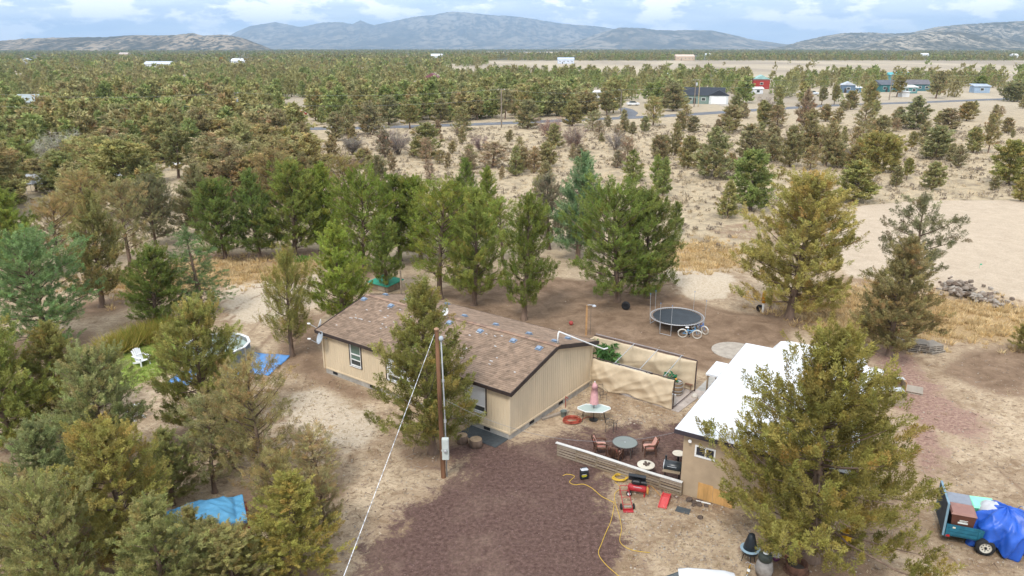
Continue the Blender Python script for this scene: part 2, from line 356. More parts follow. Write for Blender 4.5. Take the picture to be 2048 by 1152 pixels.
def build_ground():
    def geom(a, b_, step, g):
        r = [a]
        while r[-1] < b_: step *= g; r.append(r[-1] + step)
        return r
    xs = list(np.arange(-44, 44.01, .40)); xp = [min(v, 15500) for v in geom(44, 15500, .40, 1.07)[1:]]
    xs = [-v for v in reversed(xp)] + xs + xp
    ys = [-400, -120, -60, -30, -10, 4, 12] + list(np.arange(17, 100.01, .40)) + [min(v, 21000) for v in geom(100, 21000, .40, 1.045)[1:]]
    X, Y = np.meshgrid(np.array(xs), np.array(ys)); P = np.stack([X.ravel(), Y.ravel()], 1)
    Z = np.zeros(len(P)); near = (P[:, 1] < 190) & (np.abs(P[:, 0]) < 160) & (P[:, 1] > 0)
    Z[near] = gz(P[near, 0], P[near, 1])
    za = np.zeros((len(P), 4)); zb = np.zeros((len(P), 4))
    tgt = {'cinder': (za, 0, 1), 'dirt': (za, 1, 1), 'dirt2': (za, 1, .8), 'dirt3': (za, 1, .95), 'pad': (za, 2, 1), 'pad2': (za, 1, .5), 'grass': (za, 3, .85), 'grass2': (za, 3, .9), 'grass3': (za, 3, .9),
           'lawn': (zb, 0, 1), 'sand': (zb, 1, .8), 'sand2': (zb, 1, 1), 'sand3': (zb, 1, .8), 'red': (zb, 2, .9), 'red2': (zb, 2, .8)}
    for k, (arr, ch, w) in tgt.items():
        poly, soft = ZONES[k]; m = np.zeros(len(P)); m[near] = sstep(-soft, soft, sdf(P[near], poly)) * w
        arr[:, ch] = np.maximum(arr[:, ch], m)
    # the wooded plain: far out the single trees cannot be told apart
    px, py, dep = PR(P[:, 0], np.maximum(P[:, 1], 1), 0.0); r = np.hypot(P[:, 0], P[:, 1])
    fw = sstep(650, 1100, r)
    field = (px > 880) & (py > 121) & (py < 170) & (P[:, 1] > 400); fw[field] = 0
    f2 = (px > 970) & (px < 1195) & (py > 103.6) & (py < 107.5) & (P[:, 1] > 400); fw[f2] = 0
    zb[:, 3] = fw
    for line in TRACKS:                  # wheel ruts worn into the soil
        q = np.array([tuple(G(*p_)[:2]) for p_ in line]); dm = np.full(len(P), 1e9); sel = np.where((P[:, 1] < 70) & (P[:, 1] > 20) & (np.abs(P[:, 0]) < 50))[0]
        for a_, b_ in zip(q[:-1], q[1:]):
            e_ = b_ - a_; w_ = P[sel] - a_; t_ = np.clip((w_ @ e_) / (e_ @ e_), 0, 1); r_ = w_ - t_[:, None] * e_; dm[sel] = np.minimum(dm[sel], np.hypot(r_[:, 0], r_[:, 1]))
        za[:, 1] = np.maximum(za[:, 1], .55 * np.exp(-((dm - .8) / .26) ** 2))
    for px_, py_, w_ in DUFF:            # fallen needles under the yard trees
        q = G(px_, py_); d_ = np.hypot(P[:, 0] - q.x, P[:, 1] - q.y); za[:, 1] = np.maximum(za[:, 1], .62 * (1 - sstep(w_ * .35, w_, d_)))
    n, mcol = len(ys), len(xs); idx = np.arange(n * mcol).reshape(n, mcol)
    faces = np.stack([idx[:-1, :-1].ravel(), idx[:-1, 1:].ravel(), idx[1:, 1:].ravel(), idx[1:, :-1].ravel()], 1)
    me = npmesh('ground', np.stack([P[:, 0], P[:, 1], Z], 1), faces, [ground_material()], {'za': za, 'zb': zb}, smooth=True)
    tag(link('ground', me), kind='structure')
build_ground()

def ribbon(name, pts, w, m, z=.06):
    pts = [G(*p) for p in pts]; L_, R_ = [], []
    for i, p in enumerate(pts):
        t = (pts[min(i + 1, len(pts) - 1)] - pts[max(i - 1, 0)]); nrm = Vector((-t.y, t.x, 0)).normalized() * w / 2
        L_.append((p.x + nrm.x, p.y + nrm.y, z)); R_.append((p.x - nrm.x, p.y - nrm.y, z))
    b = MB(); n = len(pts)
    vs = L_ + R_ + [(x, y, z - .4) for x, y, z in L_] + [(x, y, z - .4) for x, y, z in R_]
    fs = []
    for i in range(n - 1):
        fs += [(i, i + 1, n + i + 1, n + i), (i + 1, i, 2 * n + i, 2 * n + i + 1), (n + i, n + i + 1, 3 * n + i + 1, 3 * n + i)]
    b.add(vs, fs); return tag(link(name, b.mesh(name, m)), kind='structure')
ASPH = mat('asphalt', (.16, .165, .18), .9, .25, .3)
ribbon('road', [(380, 262), (560, 258.5), (700, 256.5), (830, 253), (1000, 247), (1130, 241), (1250, 236), (1349, 231), (1440, 225), (1514, 220), (1643, 212), (1760, 207.5), (1863, 204), (1973, 199.5), (2120, 194)], 6.4, ASPH)
ribbon('side_road', [(1252, 235), (1262, 226), (1252, 219), (1236, 215)], 4.5, ASPH, .05)
ribbon('driveway', [(1478, 222), (1462, 214), (1440, 208), (1424, 207)], 4.5, mat('pale gravel', (.42, .36, .29), .95, .2, 1), .055)

# ------------------------------------------------------------------ hills on the horizon
def hill_mat(name, tan, dark, sc, thr):
    m = bpy.data.materials.new(name); m.use_nodes = True; nt = m.node_tree; N, L = nt.nodes, nt.links
    b = N['Principled BSDF']; b.inputs['Roughness'].default_value = 1; b.inputs['Specular IOR Level'].default_value = 0
    geo = N.new('ShaderNodeNewGeometry')
    def nz(s, d, vs):
        mp = N.new('ShaderNodeMapping'); mp.inputs['Scale'].default_value = vs; L.new(geo.outputs['Position'], mp.inputs[0])
        n = N.new('ShaderNodeTexNoise'); n.inputs['Scale'].default_value = s; n.inputs['Detail'].default_value = d; n.inputs['Roughness'].default_value = .7; L.new(mp.outputs[0], n.inputs[0]); return n
    def rp(n, a, b_, c1, c2):
        r = N.new('ShaderNodeValToRGB'); r.color_ramp.elements[0].position = a; r.color_ramp.elements[0].color = (*c1, 1)
        r.color_ramp.elements[1].position = b_; r.color_ramp.elements[1].color = (*c2, 1); L.new(n.outputs[0], r.inputs[0]); return r
    n1 = nz(sc, 9, (1, .35, .6)); n2 = nz(sc * 9, 7, (1, .4, .8))
    mx = N.new('ShaderNodeMix'); mx.data_type = 'RGBA'; r2 = rp(n2, thr, thr + .08, (0, 0, 0), (1, 1, 1)); L.new(r2.outputs[0], mx.inputs[0])
    L.new(rp(n1, .38, .62, tan, tuple(c * .62 for c in tan)).outputs[0], mx.inputs[6]); mx.inputs[7].default_value = (*dark, 1)
    mx2 = N.new('ShaderNodeMix'); mx2.data_type = 'RGBA'; L.new(rp(n1, .50, .58, (0, 0, 0), (.75,) * 3).outputs[0], mx2.inputs[0])
    L.new(mx.outputs[2], mx2.inputs[6]); mx2.inputs[7].default_value = (*dark, 1)
    L.new(mx2.outputs[2], b.inputs['Base Color']); return m
def hill(name, prof, D, m, foot=.72, rough=.28, seed=1, power=1.35):
    """a ridge with gullies whose skyline runs through the given pixels at distance D"""
    rng = np.random.default_rng(seed); prof = np.array(prof, float); cols = np.arange(prof[0, 0], prof[-1, 0] + 1, 4.0)
    yy = np.interp(cols, prof[:, 0], prof[:, 1]); yy[1:-1] += rng.normal(0, .35, len(yy) - 2)
    ts = np.concatenate([np.linspace(0, 1, 26), [1.08, 1.2, 1.4]])
    ph = rng.uniform(0, 6, 12); V = []
    for t in ts:
        for c, y in zip(cols, yy):
            d = ray(c, y); zr = max(0., HC + d.z * D / d.y)
            r = D * (foot + (1 - foot) * t) if t <= 1 else D * (1 + (t - 1) * .6)
            s = t ** power if t <= 1 else max(0, 1 - (t - 1) * 2.6)
            g = sum(abs(math.sin(c * k * .035 + ph[i] + t * (2.2 + i * .7) * (1 if i % 2 else -1))) / (1 + i * .6) for i, k in enumerate((1, 2.1, 3.7, 6.3, 11)))
            g = (g / 2.0 - .6) * rough * math.sin(math.pi * min(t, 1))
            xr = d.x / d.y * r
            V.append((xr, r, max(-.9, zr * s * (1 + g) - (3 if t in (0,) or s == 0 else 0))))
    n, k = len(ts), len(cols); idx = np.arange(n * k).reshape(n, k)
    f = np.stack([idx[:-1, :-1].ravel(), idx[:-1, 1:].ravel(), idx[1:, 1:].ravel(), idx[1:, :-1].ravel()], 1)
    tag(link(name, npmesh(name, V, f, [m], smooth=True)), kind='structure')
HM1 = hill_mat('far range slopes', (.34, .30, .235), (.10, .105, .095), .0009, .46)
HM2 = hill_mat('mesa slopes', (.36, .29, .21), (.06, .064, .05), .0035, .46)
HM3 = hill_mat('juniper hill slopes', (.43, .37, .28), (.07, .074, .055), .004, .45)
hill('mountain_range', [(425, 99), (465, 67), (500, 52), (550, 44), (600, 54), (645, 45), (680, 44), (705, 48.5), (720, 40.5), (745, 50), (780, 44), (825, 34), (870, 29), (900, 23.5), (925, 24), (980, 30), (1024, 32), (1074, 39), (1124, 47), (1189, 52), (1224, 57), (1300, 62), (1400, 70), (1500, 82), (1590, 99)], 14500, HM1, .66, .34, 3, 1.7)
hill('foothill', [(1080, 99), (1144, 85), (1189, 70), (1239, 55), (1284, 56), (1314, 60), (1344, 61), (1384, 60), (1424, 61), (1454, 67), (1504, 79), (1554, 86), (1640, 99)], 9500, HM1, .75, .3, 7, 1.4)
hill('mesa', [(-420, 96), (-200, 86), (0, 82), (50, 77), (125, 75), (210, 74), (270, 70), (320, 71), (350, 70), (385, 66), (405, 71), (450, 69), (480, 75), (510, 85), (545, 99)], 4600, HM2, .86, .3, 11, 1.0)
hill('juniper_hill', [(1530, 99), (1564, 93), (1604, 82), (1649, 72), (1689, 66), (1739, 65), (1789, 67), (1824, 65), (1874, 54), (1924, 49), (1984, 45), (2048, 42), (2200, 38), (2420, 60), (2600, 98)], 6200, HM3, .8, .28, 5, 1.2)
hill('rocky_knoll', [(1700, 99), (1750, 84), (1774, 76), (1824, 69), (1874, 63), (1930, 65), (1974, 71), (2024, 80), (2090, 92), (2140, 99)], 4600, HM3, .85, .3, 9, 1.0)

# ------------------------------------------------------------------ trees
LEAF = leafmat('juniper foliage'); BARK = mat('juniper bark', (.21, .145, .105), .95, .35, 4, .6, 14, aniso=(1, 1, .25))
GREYBARK = mat('grey dead bark', (.30, .26, .23), .95, .3, 6, .4)
OLIVE, GREEN, DKGREEN, BROWN, TEAL, YOLIVE, LIME, DRY = ((.325, .298, .085), (.258, .298, .068), (.198, .238, .062), (.318, .278, .120), (.205, .295, .135), (.320, .295, .075), (.300, .345, .072), (.33, .28, .17))
def unit(v): return v / np.maximum(np.linalg.norm(v, axis=-1, keepdims=True), 1e-9)
PROF = {'cone': lambda t: (1 - t) ** .8 * (1.0 - .35 * np.exp(-((t) / .10) ** 2)) + .05,
        'oval': lambda t: np.clip(np.sin(np.pi * (t * .80 + .17)), 0, 1) ** .8,
        'egg': lambda t: np.clip((t + .14) ** .42 * (1 - t) ** .72 * 1.42, 0, 1.05) + .03,
        'spire': lambda t: (1 - t) ** 1.12 * (1.0 - .45 * np.exp(-((t) / .10) ** 2)) + .07,
        'round': lambda t: np.clip(np.sin(np.pi * (t * .72 + .22)), 0, 1) ** .6,
        'flame': lambda t: np.clip(np.sin(np.pi * (t ** .8 * .86 + .12)), 0, 1) ** 1.0}
def foliage(rng, A, D, plen, prad, nleaf, ll, lw, brown=.12, C=None):
    """A anchors, D axes of the sprays -> triangles and tints"""
    n = len(A); a = rng.random((n, nleaf, 1)); L_ = plen * rng.uniform(.55, 1.35, (n, 1, 1))
    r0 = unit(rng.normal(size=(n, nleaf, 3))); D3 = D[:, None, :]; perp = unit(r0 - (r0 * D3).sum(-1, keepdims=True) * D3)
    rr = prad * (1.05 - .8 * a) * np.sqrt(rng.random((n, nleaf, 1))) * rng.uniform(.7, 1.3, (n, 1, 1))
    base = A[:, None, :] + D3 * a * L_ + perp * rr
    d = unit(D3 * .9 + perp * .75 + rng.normal(size=base.shape) * .35)
    w = unit(np.cross(d, rng.normal(size=base.shape))) * lw * rng.uniform(.6, 1.3, (n, nleaf, 1))
    l = ll * rng.uniform(.6, 1.35, (n, nleaf, 1))
    V = np.stack([base - w, base + w, base + d * l], 2).reshape(-1, 3)
    t = rng.uniform(.86, 1.14, (n, 1, 1)) * rng.uniform(.84, 1.16, (n, nleaf, 1)) * np.ones((1, 1, 3))
    cl = C if C is not None else np.arange(n); tc = rng.uniform(.72, 1.28, cl.max() + 1)[cl][:, None, None]; t = t * tc
    t = t * (1 + rng.normal(0, .04, (n, 1, 3)))
    br = (rng.random(cl.max() + 1)[cl] < brown)[:, None, None]; t = np.where(br, t * np.array([1.10, .92, .92]), t)
    T = np.repeat(t.reshape(-1, 3), 3, 0)
    return V, T
def skeleton(rng, rad, prof, t0, nbr, dens, e0, e1, curve, upw, wob=.25, H=10.):
    ph = rng.uniform(0, 6, 4)
    def trunk(t): return np.array([wob * (math.sin(t * 3 + ph[0]) - math.sin(ph[0])), wob * (math.sin(t * 2.4 + ph[1]) - math.sin(ph[1])), t * H])
    A, D, br, C, ncl = [], [], [], [], 0
    for i in range(nbr):
        t = t0 + (.97 - t0) * ((i + rng.random()) / nbr); az = i * 2.39996 + rng.normal(0, .35)
        L_ = rad * float(PROF[prof](np.array((t - t0) / (1 - t0)))) * rng.uniform(.62, 1.12) * (1.18 if rng.random() < .10 else 1)
        el = e0 + (e1 - e0) * t + rng.normal(0, .14); hz = np.array([math.cos(az), math.sin(az), 0.]); sd = np.array([-hz[1], hz[0], 0.])
        o = trunk(t); bend = rng.normal(0, .18)
        def pt(s): return o + hz * L_ * s * math.cos(el) + sd * L_ * bend * s * s + np.array([0, 0, L_ * (s * math.sin(el) + curve * s * s)])
        br.append(([pt(s) for s in (0, .35, .7, 1)], .012 * L_ + .016))
        npl = max(3, int(L_ * dens * rng.uniform(.8, 1.25))); nc = max(1, int(L_ * 2.1 + rng.random()))
        for c in range(nc):
            s = min(1.03, ((c + .35 + .65 * rng.random()) / nc) ** .62); lat = rng.normal(0, .20) * L_ * (1.15 - .6 * s)
            q = pt(s) + sd * lat + np.array([0, 0, rng.normal(0, .08) + .05]); ax = hz * (.45 + .25 * rng.random()) + sd * (np.sign(lat) * .3) + np.array([0, 0, upw]); cr = .17 + .10 * rng.random(); ncl += 1
            for _ in range(max(2, round(npl / nc * rng.uniform(.75, 1.3)))):
                A.append(q + rng.normal(0, cr, 3) * np.array([1, 1, .62])); D.append(ax + rng.normal(0, .30, 3)); C.append(ncl)
    for _ in range(int(22 * dens / 6)):
        t = rng.uniform(.86, 1.0); A.append(trunk(t) + rng.normal(0, .12, 3) * np.array([1, 1, .3])); D.append(np.array([0, 0, 1.2]) + rng.normal(0, .25, 3)); C.append(0)
    return np.array(A), unit(np.array(D)), br, trunk, np.array(C)
def tree_meshes(name, seed, rad=3., prof='cone', t0=.10, nbr=60, dens=7, plen=.6, prad=.2, nleaf=30, ll=.2, lw=.045, e0=.05, e1=.9, curve=.18, upw=.75, r0=.22, twigs=True, brown=.12, H=10.):
    rng = np.random.default_rng(seed); A, D, br, trunk, C = skeleton(rng, rad, prof, t0, nbr, dens, e0, e1, curve, upw)
    V, T = foliage(rng, A, D, plen, prad, nleaf, ll, lw, brown, C)
    crown = npmesh(name + ' crown', V, np.arange(len(V)).reshape(-1, 3), [LEAF], T)
    b = MB(); k = 9; ts = [0, .012, .04] + [j / k for j in range(1, k)] + [.97]
    b.tube([tuple(trunk(t) + (np.array([0, 0, -.25]) if t == 0 else 0)) for t in ts], [r0 * (1 - t) ** .85 * (1.7 if t == 0 else 1.45 if t < .02 else 1.12 if t < .05 else 1) + .012 for t in ts], 8)
    for pts, r in (br if twigs else br[::3]): b.tube([tuple(p) for p in pts], [r, r * .75, r * .5, r * .22], 4)
    if twigs:
        for _ in range(26):
            t = rng.uniform(.04, t0 + .35); az = rng.uniform(0, 6.28); l = rng.uniform(.4, 1.4); o = trunk(t)
            e = o + np.array([math.cos(az) * l, math.sin(az) * l, rng.uniform(-.2, .3)]); b.tube([tuple(o), tuple((o + e) / 2 + rng.normal(0, .06, 3)), tuple(e)], [.02, .014, .006], 3)
    tr = b.mesh(name + ' trunk', BARK, True)
    er = np.percentile(np.hypot(V[:, 0], V[:, 1]), 98.5); eh = np.percentile(V[:, 2], 99.97)
    return tr, crown, er, eh
NEAR = {k: tree_meshes('near ' + k, **a) for k, a in {
    'cone_a': dict(seed=11, rad=3.0, prof='cone', t0=.08, nbr=76, dens=8.4, nleaf=102, ll=0.112, lw=0.0211, plen=.72, prad=.155, upw=.95),
    'cone_b': dict(seed=12, rad=2.5, prof='flame', t0=.12, nbr=64, dens=9, nleaf=96, ll=0.112, lw=0.0195, plen=.72, prad=.155, upw=1.1),
    'round_a': dict(seed=13, rad=3.8, prof='egg', t0=.08, nbr=76, dens=7.6, nleaf=105, ll=0.112, lw=0.0218, plen=.72, prad=.165, upw=.95),
    'round_b': dict(seed=14, rad=4.2, prof='round', t0=.10, nbr=70, dens=5.6, nleaf=105, ll=0.112, lw=0.0218, plen=.75, prad=.17, curve=.1, upw=.95),
    'open_a': dict(seed=15, rad=3.4, prof='oval', t0=.16, nbr=54, dens=6.6, nleaf=80, ll=0.104, lw=0.0164, plen=.66, prad=.19, e0=.1, brown=.3),
    'plume_a': dict(seed=16, rad=2.6, prof='flame', t0=.13, nbr=52, dens=9, nleaf=84, ll=0.104, lw=0.0195, plen=1.05, prad=.17, upw=1.6, curve=.35),
    'spruce': dict(seed=17, rad=3.0, prof='cone', t0=.06, nbr=54, dens=7.5, nleaf=93, ll=0.112, lw=0.0172, plen=.75, prad=.12, upw=.12, e0=-.12, e1=.55, curve=.12),
    'pine': dict(seed=18, rad=3.0, prof='flame', t0=.25, nbr=30, dens=6.4, nleaf=102, ll=0.128, lw=0.0179, plen=.55, prad=.2, upw=.5, e0=.0, e1=.6, curve=.12),
    'big': dict(seed=21, rad=5.0, brown=.05, prof='spire', t0=.12, nbr=96, dens=7.6, nleaf=111, ll=0.108, lw=0.0203, plen=.74, prad=.15, e0=-.16, e1=.72, curve=.20, upw=1.15, r0=.26),
}.items()}
MID = {k: tree_meshes('mid ' + k, **a) for k, a in {
    'cone_a': dict(seed=31, rad=2.7, prof='cone', t0=.03, nbr=56, dens=6.2, nleaf=26, ll=.30, lw=.075, plen=.8, prad=.22, twigs=False),
    'cone_b': dict(seed=32, rad=3.4, prof='cone', t0=.03, nbr=60, dens=5.8, nleaf=26, ll=.30, lw=.08, plen=.8, prad=.23, twigs=False),
    'oval_a': dict(seed=33, rad=3.4, prof='egg', t0=.03, nbr=60, dens=5.8, nleaf=26, ll=.30, lw=.08, plen=.8, prad=.23, twigs=False),
    'round_a': dict(seed=34, rad=4.6, prof='oval', t0=.04, nbr=64, dens=5.2, nleaf=28, ll=.32, lw=.085, plen=.85, prad=.25, twigs=False),
    'flame_a': dict(seed=35, rad=2.4, prof='flame', t0=.03, nbr=50, dens=6.4, nleaf=26, ll=.28, lw=.07, plen=.8, prad=.21, twigs=False, upw=1.1),
    'open_a': dict(seed=36, rad=3.6, prof='egg', t0=.07, nbr=44, dens=4.4, nleaf=24, ll=.28, lw=.06, plen=.8, prad=.27, twigs=True, brown=.3),
    'spruce': dict(seed=37, rad=2.9, prof='cone', t0=.03, nbr=50, dens=5.6, nleaf=26, ll=.30, lw=.065, plen=.85, prad=.19, upw=.1, e0=-.1, e1=.5, twigs=False),
    'stem_a': dict(seed=38, rad=2.9, prof='egg', t0=.22, nbr=48, dens=6.0, nleaf=26, ll=.30, lw=.08, plen=.75, prad=.24, twigs=False),
}.items()}
FAR = {}
for i, (pf, rd, t0) in enumerate((('cone', 2.8, .04), ('egg', 3.3, .05), ('cone', 3.2, .06), ('egg', 2.8, .06), ('egg', 3.0, .16), ('cone', 3.5, .04))):
    FAR[i] = tree_meshes('far %d' % i, seed=50 + i, rad=rd, prof=pf, t0=t0, nbr=24, dens=2.1, nleaf=6, ll=.82, lw=.29, plen=1.0, prad=.42, twigs=False)
def bare_meshes(seed):
    """leafless shrub: a fan of thin twigs"""
    rng = np.random.default_rng(seed); b = MB(); tw = []
    for i in range(15):
        az = rng.uniform(0, 6.28); sp = rng.uniform(.1, .6); l = rng.uniform(5, 9.5); e = np.array([math.cos(az) * l * sp * .9, math.sin(az) * l * sp * .9, l])
        o = rng.normal(0, .15, 3) * np.array([1, 1, 0]); md = o + (e - o) * .5 + rng.normal(0, .3, 3)
        b.tube([tuple(o - np.array([0, 0, .2])), tuple(md), tuple(e)], [.13, .09, .03], 4)
        for _ in range(24):
            s = rng.uniform(.25, 1); p = o + (e - o) * s; d = np.array([math.cos(az), math.sin(az), .9]) + rng.normal(0, .7, 3); tw.append((p, unit(d)))
    A = np.array([t[0] for t in tw]); D = np.array([t[1] for t in tw])
    V, T = foliage(rng, A, D, 1.6, .38, 10, .95, .035, 0)
    return b.mesh('bare trunk', GREYBARK, True), npmesh('bare crown', V, np.arange(len(V)).reshape(-1, 3), [LEAF], T), np.percentile(np.hypot(V[:, 0], V[:, 1]), 97), np.percentile(V[:, 2], 99.5)
BARE = {k: bare_meshes(70 + k) for k in range(2)}
TR = random.Random(5); TREEPOS = []
def place_tree(x, y, h, w, var, col, label, group=None, name='juniper_tree', cat='tree', jit=.10):
    tr, cr, er, eh = var; TREEPOS.append((x, y, max(1.2, w * .4)))
    o = thing(name, label, cat, (x, y, gz1(x, y) - .04), TR.uniform(0, 6.28), group)
    o.scale = (w / 2 / er, w / 2 / er, h / eh)
    t = link('trunk', tr, o); c = link('crown', cr, o)
    k = 1 + TR.uniform(-jit, jit); c.color = (col[0] * k * (1 + TR.uniform(-.06, .06)), col[1] * k, col[2] * k * (1 + TR.uniform(-.12, .12)), 1)
    return o
def tree_px(px, py, top, wpx, var, col, label, **kw):
    g = G(px, py); h = ZH(g, top); dep = PR(g.x, g.y, h * .4)[2]
    return place_tree(g.x, g.y, h, wpx * dep / F, var, col, label, **kw)

# ---- the trees round the yard: base pixel, top row, width, build, colour, label
n_, m_ = NEAR, MID
YARD = [
 (1622, 1118, 634, 520, n_['big'], (.262, .240, .062), 'huge olive juniper in front of the white-roofed outbuilding'),
 (866, 905, 556, 225, n_['cone_a'], (.265, .238, .072), 'olive juniper growing against the front wall of the beige house'),
 (1578, 637, 338, 232, n_['round_a'], (.375, .342, .120), 'broad yellow-olive juniper with a thick brown trunk behind the trampoline'),
 (1780, 712, 470, 180, n_['cone_a'], (.315, .268, .115), 'brownish open juniper whose trunk stands beside the pallet stack'),
 (1822, 640, 382, 165, n_['pine'], (.255, .240, .115), 'thin dark conifer with layered branches at the edge of the levelled pad'),
 (1048, 640, 385, 128, n_['cone_b'], DKGREEN, 'dark green pointed juniper with a bare trunk behind the house ridge'),
 (1235, 604, 345, 215, n_['round_b'], GREEN, 'largest bushy green juniper spreading over the bare dirt yard'),
 (1295, 596, 372, 150, n_['round_a'], DKGREEN, 'dark green juniper, right half of the thicket by the trampoline'),
 (1155, 520, 300, 130, n_['cone_a'], TEAL, 'blue-green juniper rising behind the thicket left of the trampoline'),
 (948, 610, 370, 140, n_['cone_a'], GREEN, 'green juniper with dark trunk just behind the roof of the beige house'),
 (880, 598, 345, 170, n_['open_a'], GREEN, 'tall airy olive-green juniper behind the middle of the house roof'),
 (585, 712, 486, 118, n_['plume_a'], OLIVE, 'upright olive juniper of flame-like sprays left of the beige house'),
 (686, 655, 440, 140, n_['cone_a'], LIME, 'yellow-green juniper beside the left end of the house roof'),
 (313, 650, 486, 128, n_['round_a'], DKGREEN, 'dense dark green bushy tree beside the blue spruce'),
 (405, 628, 446, 130, n_['spruce'], TEAL, 'thin blue-green spruce with bare tiers above the swimming pool'),
 (412, 872, 588, 190, n_['round_a'], OLIVE, 'olive juniper standing between lawn chair and swimming pool'),
 (205, 614, 372, 140, n_['cone_a'], BROWN, 'brown-olive juniper with bare grey trunk and dark red foot'),
 (262, 532, 352, 120, n_['open_a'], BROWN, 'sparse brown juniper with a thin dark trunk behind the red-footed one'),
 (312, 492, 345, 118, n_['round_b'], (0.223, 0.210, 0.114), 'grey-green juniper on dry grass below the white tent'),
 (452, 518, 352, 120, n_['round_a'], DKGREEN, 'dark green juniper, left one of the tall pair on the dry slope'),
 (520, 516, 335, 110, n_['cone_a'], DKGREEN, 'dark green pointed juniper, middle of the tall group on the dry slope'),
 (590, 510, 318, 140, n_['round_a'], GREEN, 'bright green juniper, right end of the tall group on the dry slope'),
 (775, 584, 425, 92, n_['cone_b'], DKGREEN, 'narrow dark green juniper with trunk showing over the roof ridge'),
 (728, 545, 330, 150, n_['round_b'], GREEN, 'big dark-hearted green juniper behind the yellow-green one'),
 (655, 500, 322, 110, n_['cone_a'], GREEN, 'green juniper between the dry slope group and the house trees'),
 (800, 520, 345, 110, n_['cone_b'], DKGREEN, 'dark juniper with drooping boughs behind the house trees'),
 (975, 470, 330, 75, n_['cone_a'], GREEN, 'mid green juniper between house trees and scrub meadow'),
 (938, 440, 315, 46, n_['cone_b'], DKGREEN, 'slim dark green juniper spire at the meadow edge'),
 (1350, 470, 402, 40, n_['cone_b'], DKGREEN, 'small slim juniper beside the dark thicket'),
 (100, 690, 446, 250, n_['round_b'], (.225, .305, .125), 'broad blue-green juniper at the left edge of the wood'),
 (38, 560, 372, 130, n_['cone_a'], GREEN, 'green juniper at the left margin below the parked quad bike'),
 (120, 545, 385, 120, n_['open_a'], BROWN, 'thin brown juniper behind the broad blue-green one'),
 (30, 900, 620, 210, n_['round_a'], (0.281, 0.299, 0.087), 'dense green-olive juniper cut by the left margin'),
 (120, 860, 640, 170, n_['cone_a'], OLIVE, 'olive juniper in the wood left of the lawn chair'),
 (205, 960, 690, 200, n_['round_a'], (0.311, 0.324, 0.139), 'pale grey-green juniper in front of the lawn'),
 (120, 1075, 830, 200, n_['cone_a'], (0.265, 0.299, 0.117), 'green juniper at the edge of the left dirt track'),
 (270, 1130, 830, 230, n_['round_a'], OLIVE, 'mossy olive juniper with dark trunk left of the covered vehicle'),
 (140, 1230, 935, 230, n_['round_b'], (0.327, 0.316, 0.117), 'olive juniper at the lower left corner'),
 (330, 1260, 985, 220, n_['cone_a'], (0.288, 0.299, 0.109), 'olive-green juniper in front of the covered vehicle'),
 (535, 1000, 705, 190, n_['open_a'], (.315, .272, .115), 'thin tawny juniper right of the blue tarp'),
 (430, 985, 780, 150, n_['open_a'], (0.359, 0.334, 0.146), 'sparse olive juniper just above the covered vehicle'),
 (588, 1168, 945, 215, n_['cone_a'], YOLIVE, 'bright olive juniper at the edge of the red cinder drive'),
 (480, 1215, 1050, 180, n_['round_a'], (0.343, 0.324, 0.117), 'low olive juniper between covered vehicle and cinder drive'),
 (640, 985, 850, 120, n_['open_a'], (0.405, 0.359, 0.161), 'wispy tawny juniper beside the pale sandy patch'),
 (10, 1030, 930, 70, n_['round_a'], OLIVE, 'small olive juniper on the left margin by the dirt track'),
 (392, 1135, 1005, 105, n_['cone_a'], (.35, .33, .13), 'slim olive juniper in front of the blue tarp'),
 (468, 935, 752, 125, n_['round_a'], (.34, .31, .14), 'grey-olive juniper behind the blue tarp vehicle'),
 (560, 1105, 890, 130, n_['open_a'], (.33, .29, .12), 'thin olive juniper behind the bright one by the drive'),
 (436, 1185, 1040, 150, n_['cone_a'], (.33, .31, .12), 'young olive juniper hiding the near end of the covered vehicle'),
 (60, 1165, 960, 190, n_['round_a'], (.33, .31, .13), 'olive juniper between the dirt track and the lower left corner'),
 (345, 1010, 850, 130, n_['cone_a'], (.30, .30, .12), 'grey-olive juniper left of the blue tarp vehicle'),
 (655, 1090, 930, 110, n_['open_a'], (.34, .28, .14), 'wispy juniper on the sandy edge of the cinder drive'),
 (842, 520, 345, 120, n_['round_a'], GREEN, 'green juniper filling the gap behind the airy house tree'),
 (915, 512, 352, 95, n_['cone_a'], DKGREEN, 'dark green juniper between the two trunks behind the roof'),
 (1005, 525, 392, 90, n_['open_a'], GREEN, 'loose green juniper left of the dark pointed one'),
 (1098, 500, 345, 90, n_['cone_b'], DRY, 'dry brownish juniper left of the blue-green one'),
 (700, 452, 302, 100, n_['open_a'], BROWN, 'brown juniper behind the big dark-hearted one'),
 (610, 440, 300, 95, n_['cone_a'], BROWN, 'brown juniper behind the bright green group on the dry slope'),
 (545, 432, 288, 100, n_['open_a'], BROWN, 'tawny juniper behind the middle of the dry slope group'),
 (395, 470, 325, 110, n_['cone_a'], (.31, .29, .14), 'grey-olive juniper left of the dry slope group'),
 (170, 470, 330, 120, n_['open_a'], BROWN, 'brown juniper in front of the grey carport roof'),
 (760, 430, 310, 70, n_['cone_b'], (.31, .27, .14), 'slim brownish juniper behind the drooping dark one'),
 (2052, 705, 632, 60, n_['cone_a'], OLIVE, 'small olive juniper cut by the right margin'),
]
for px, py, top, w, var, col, lab in YARD: tree_px(px, py, top, w, var, col, lab)
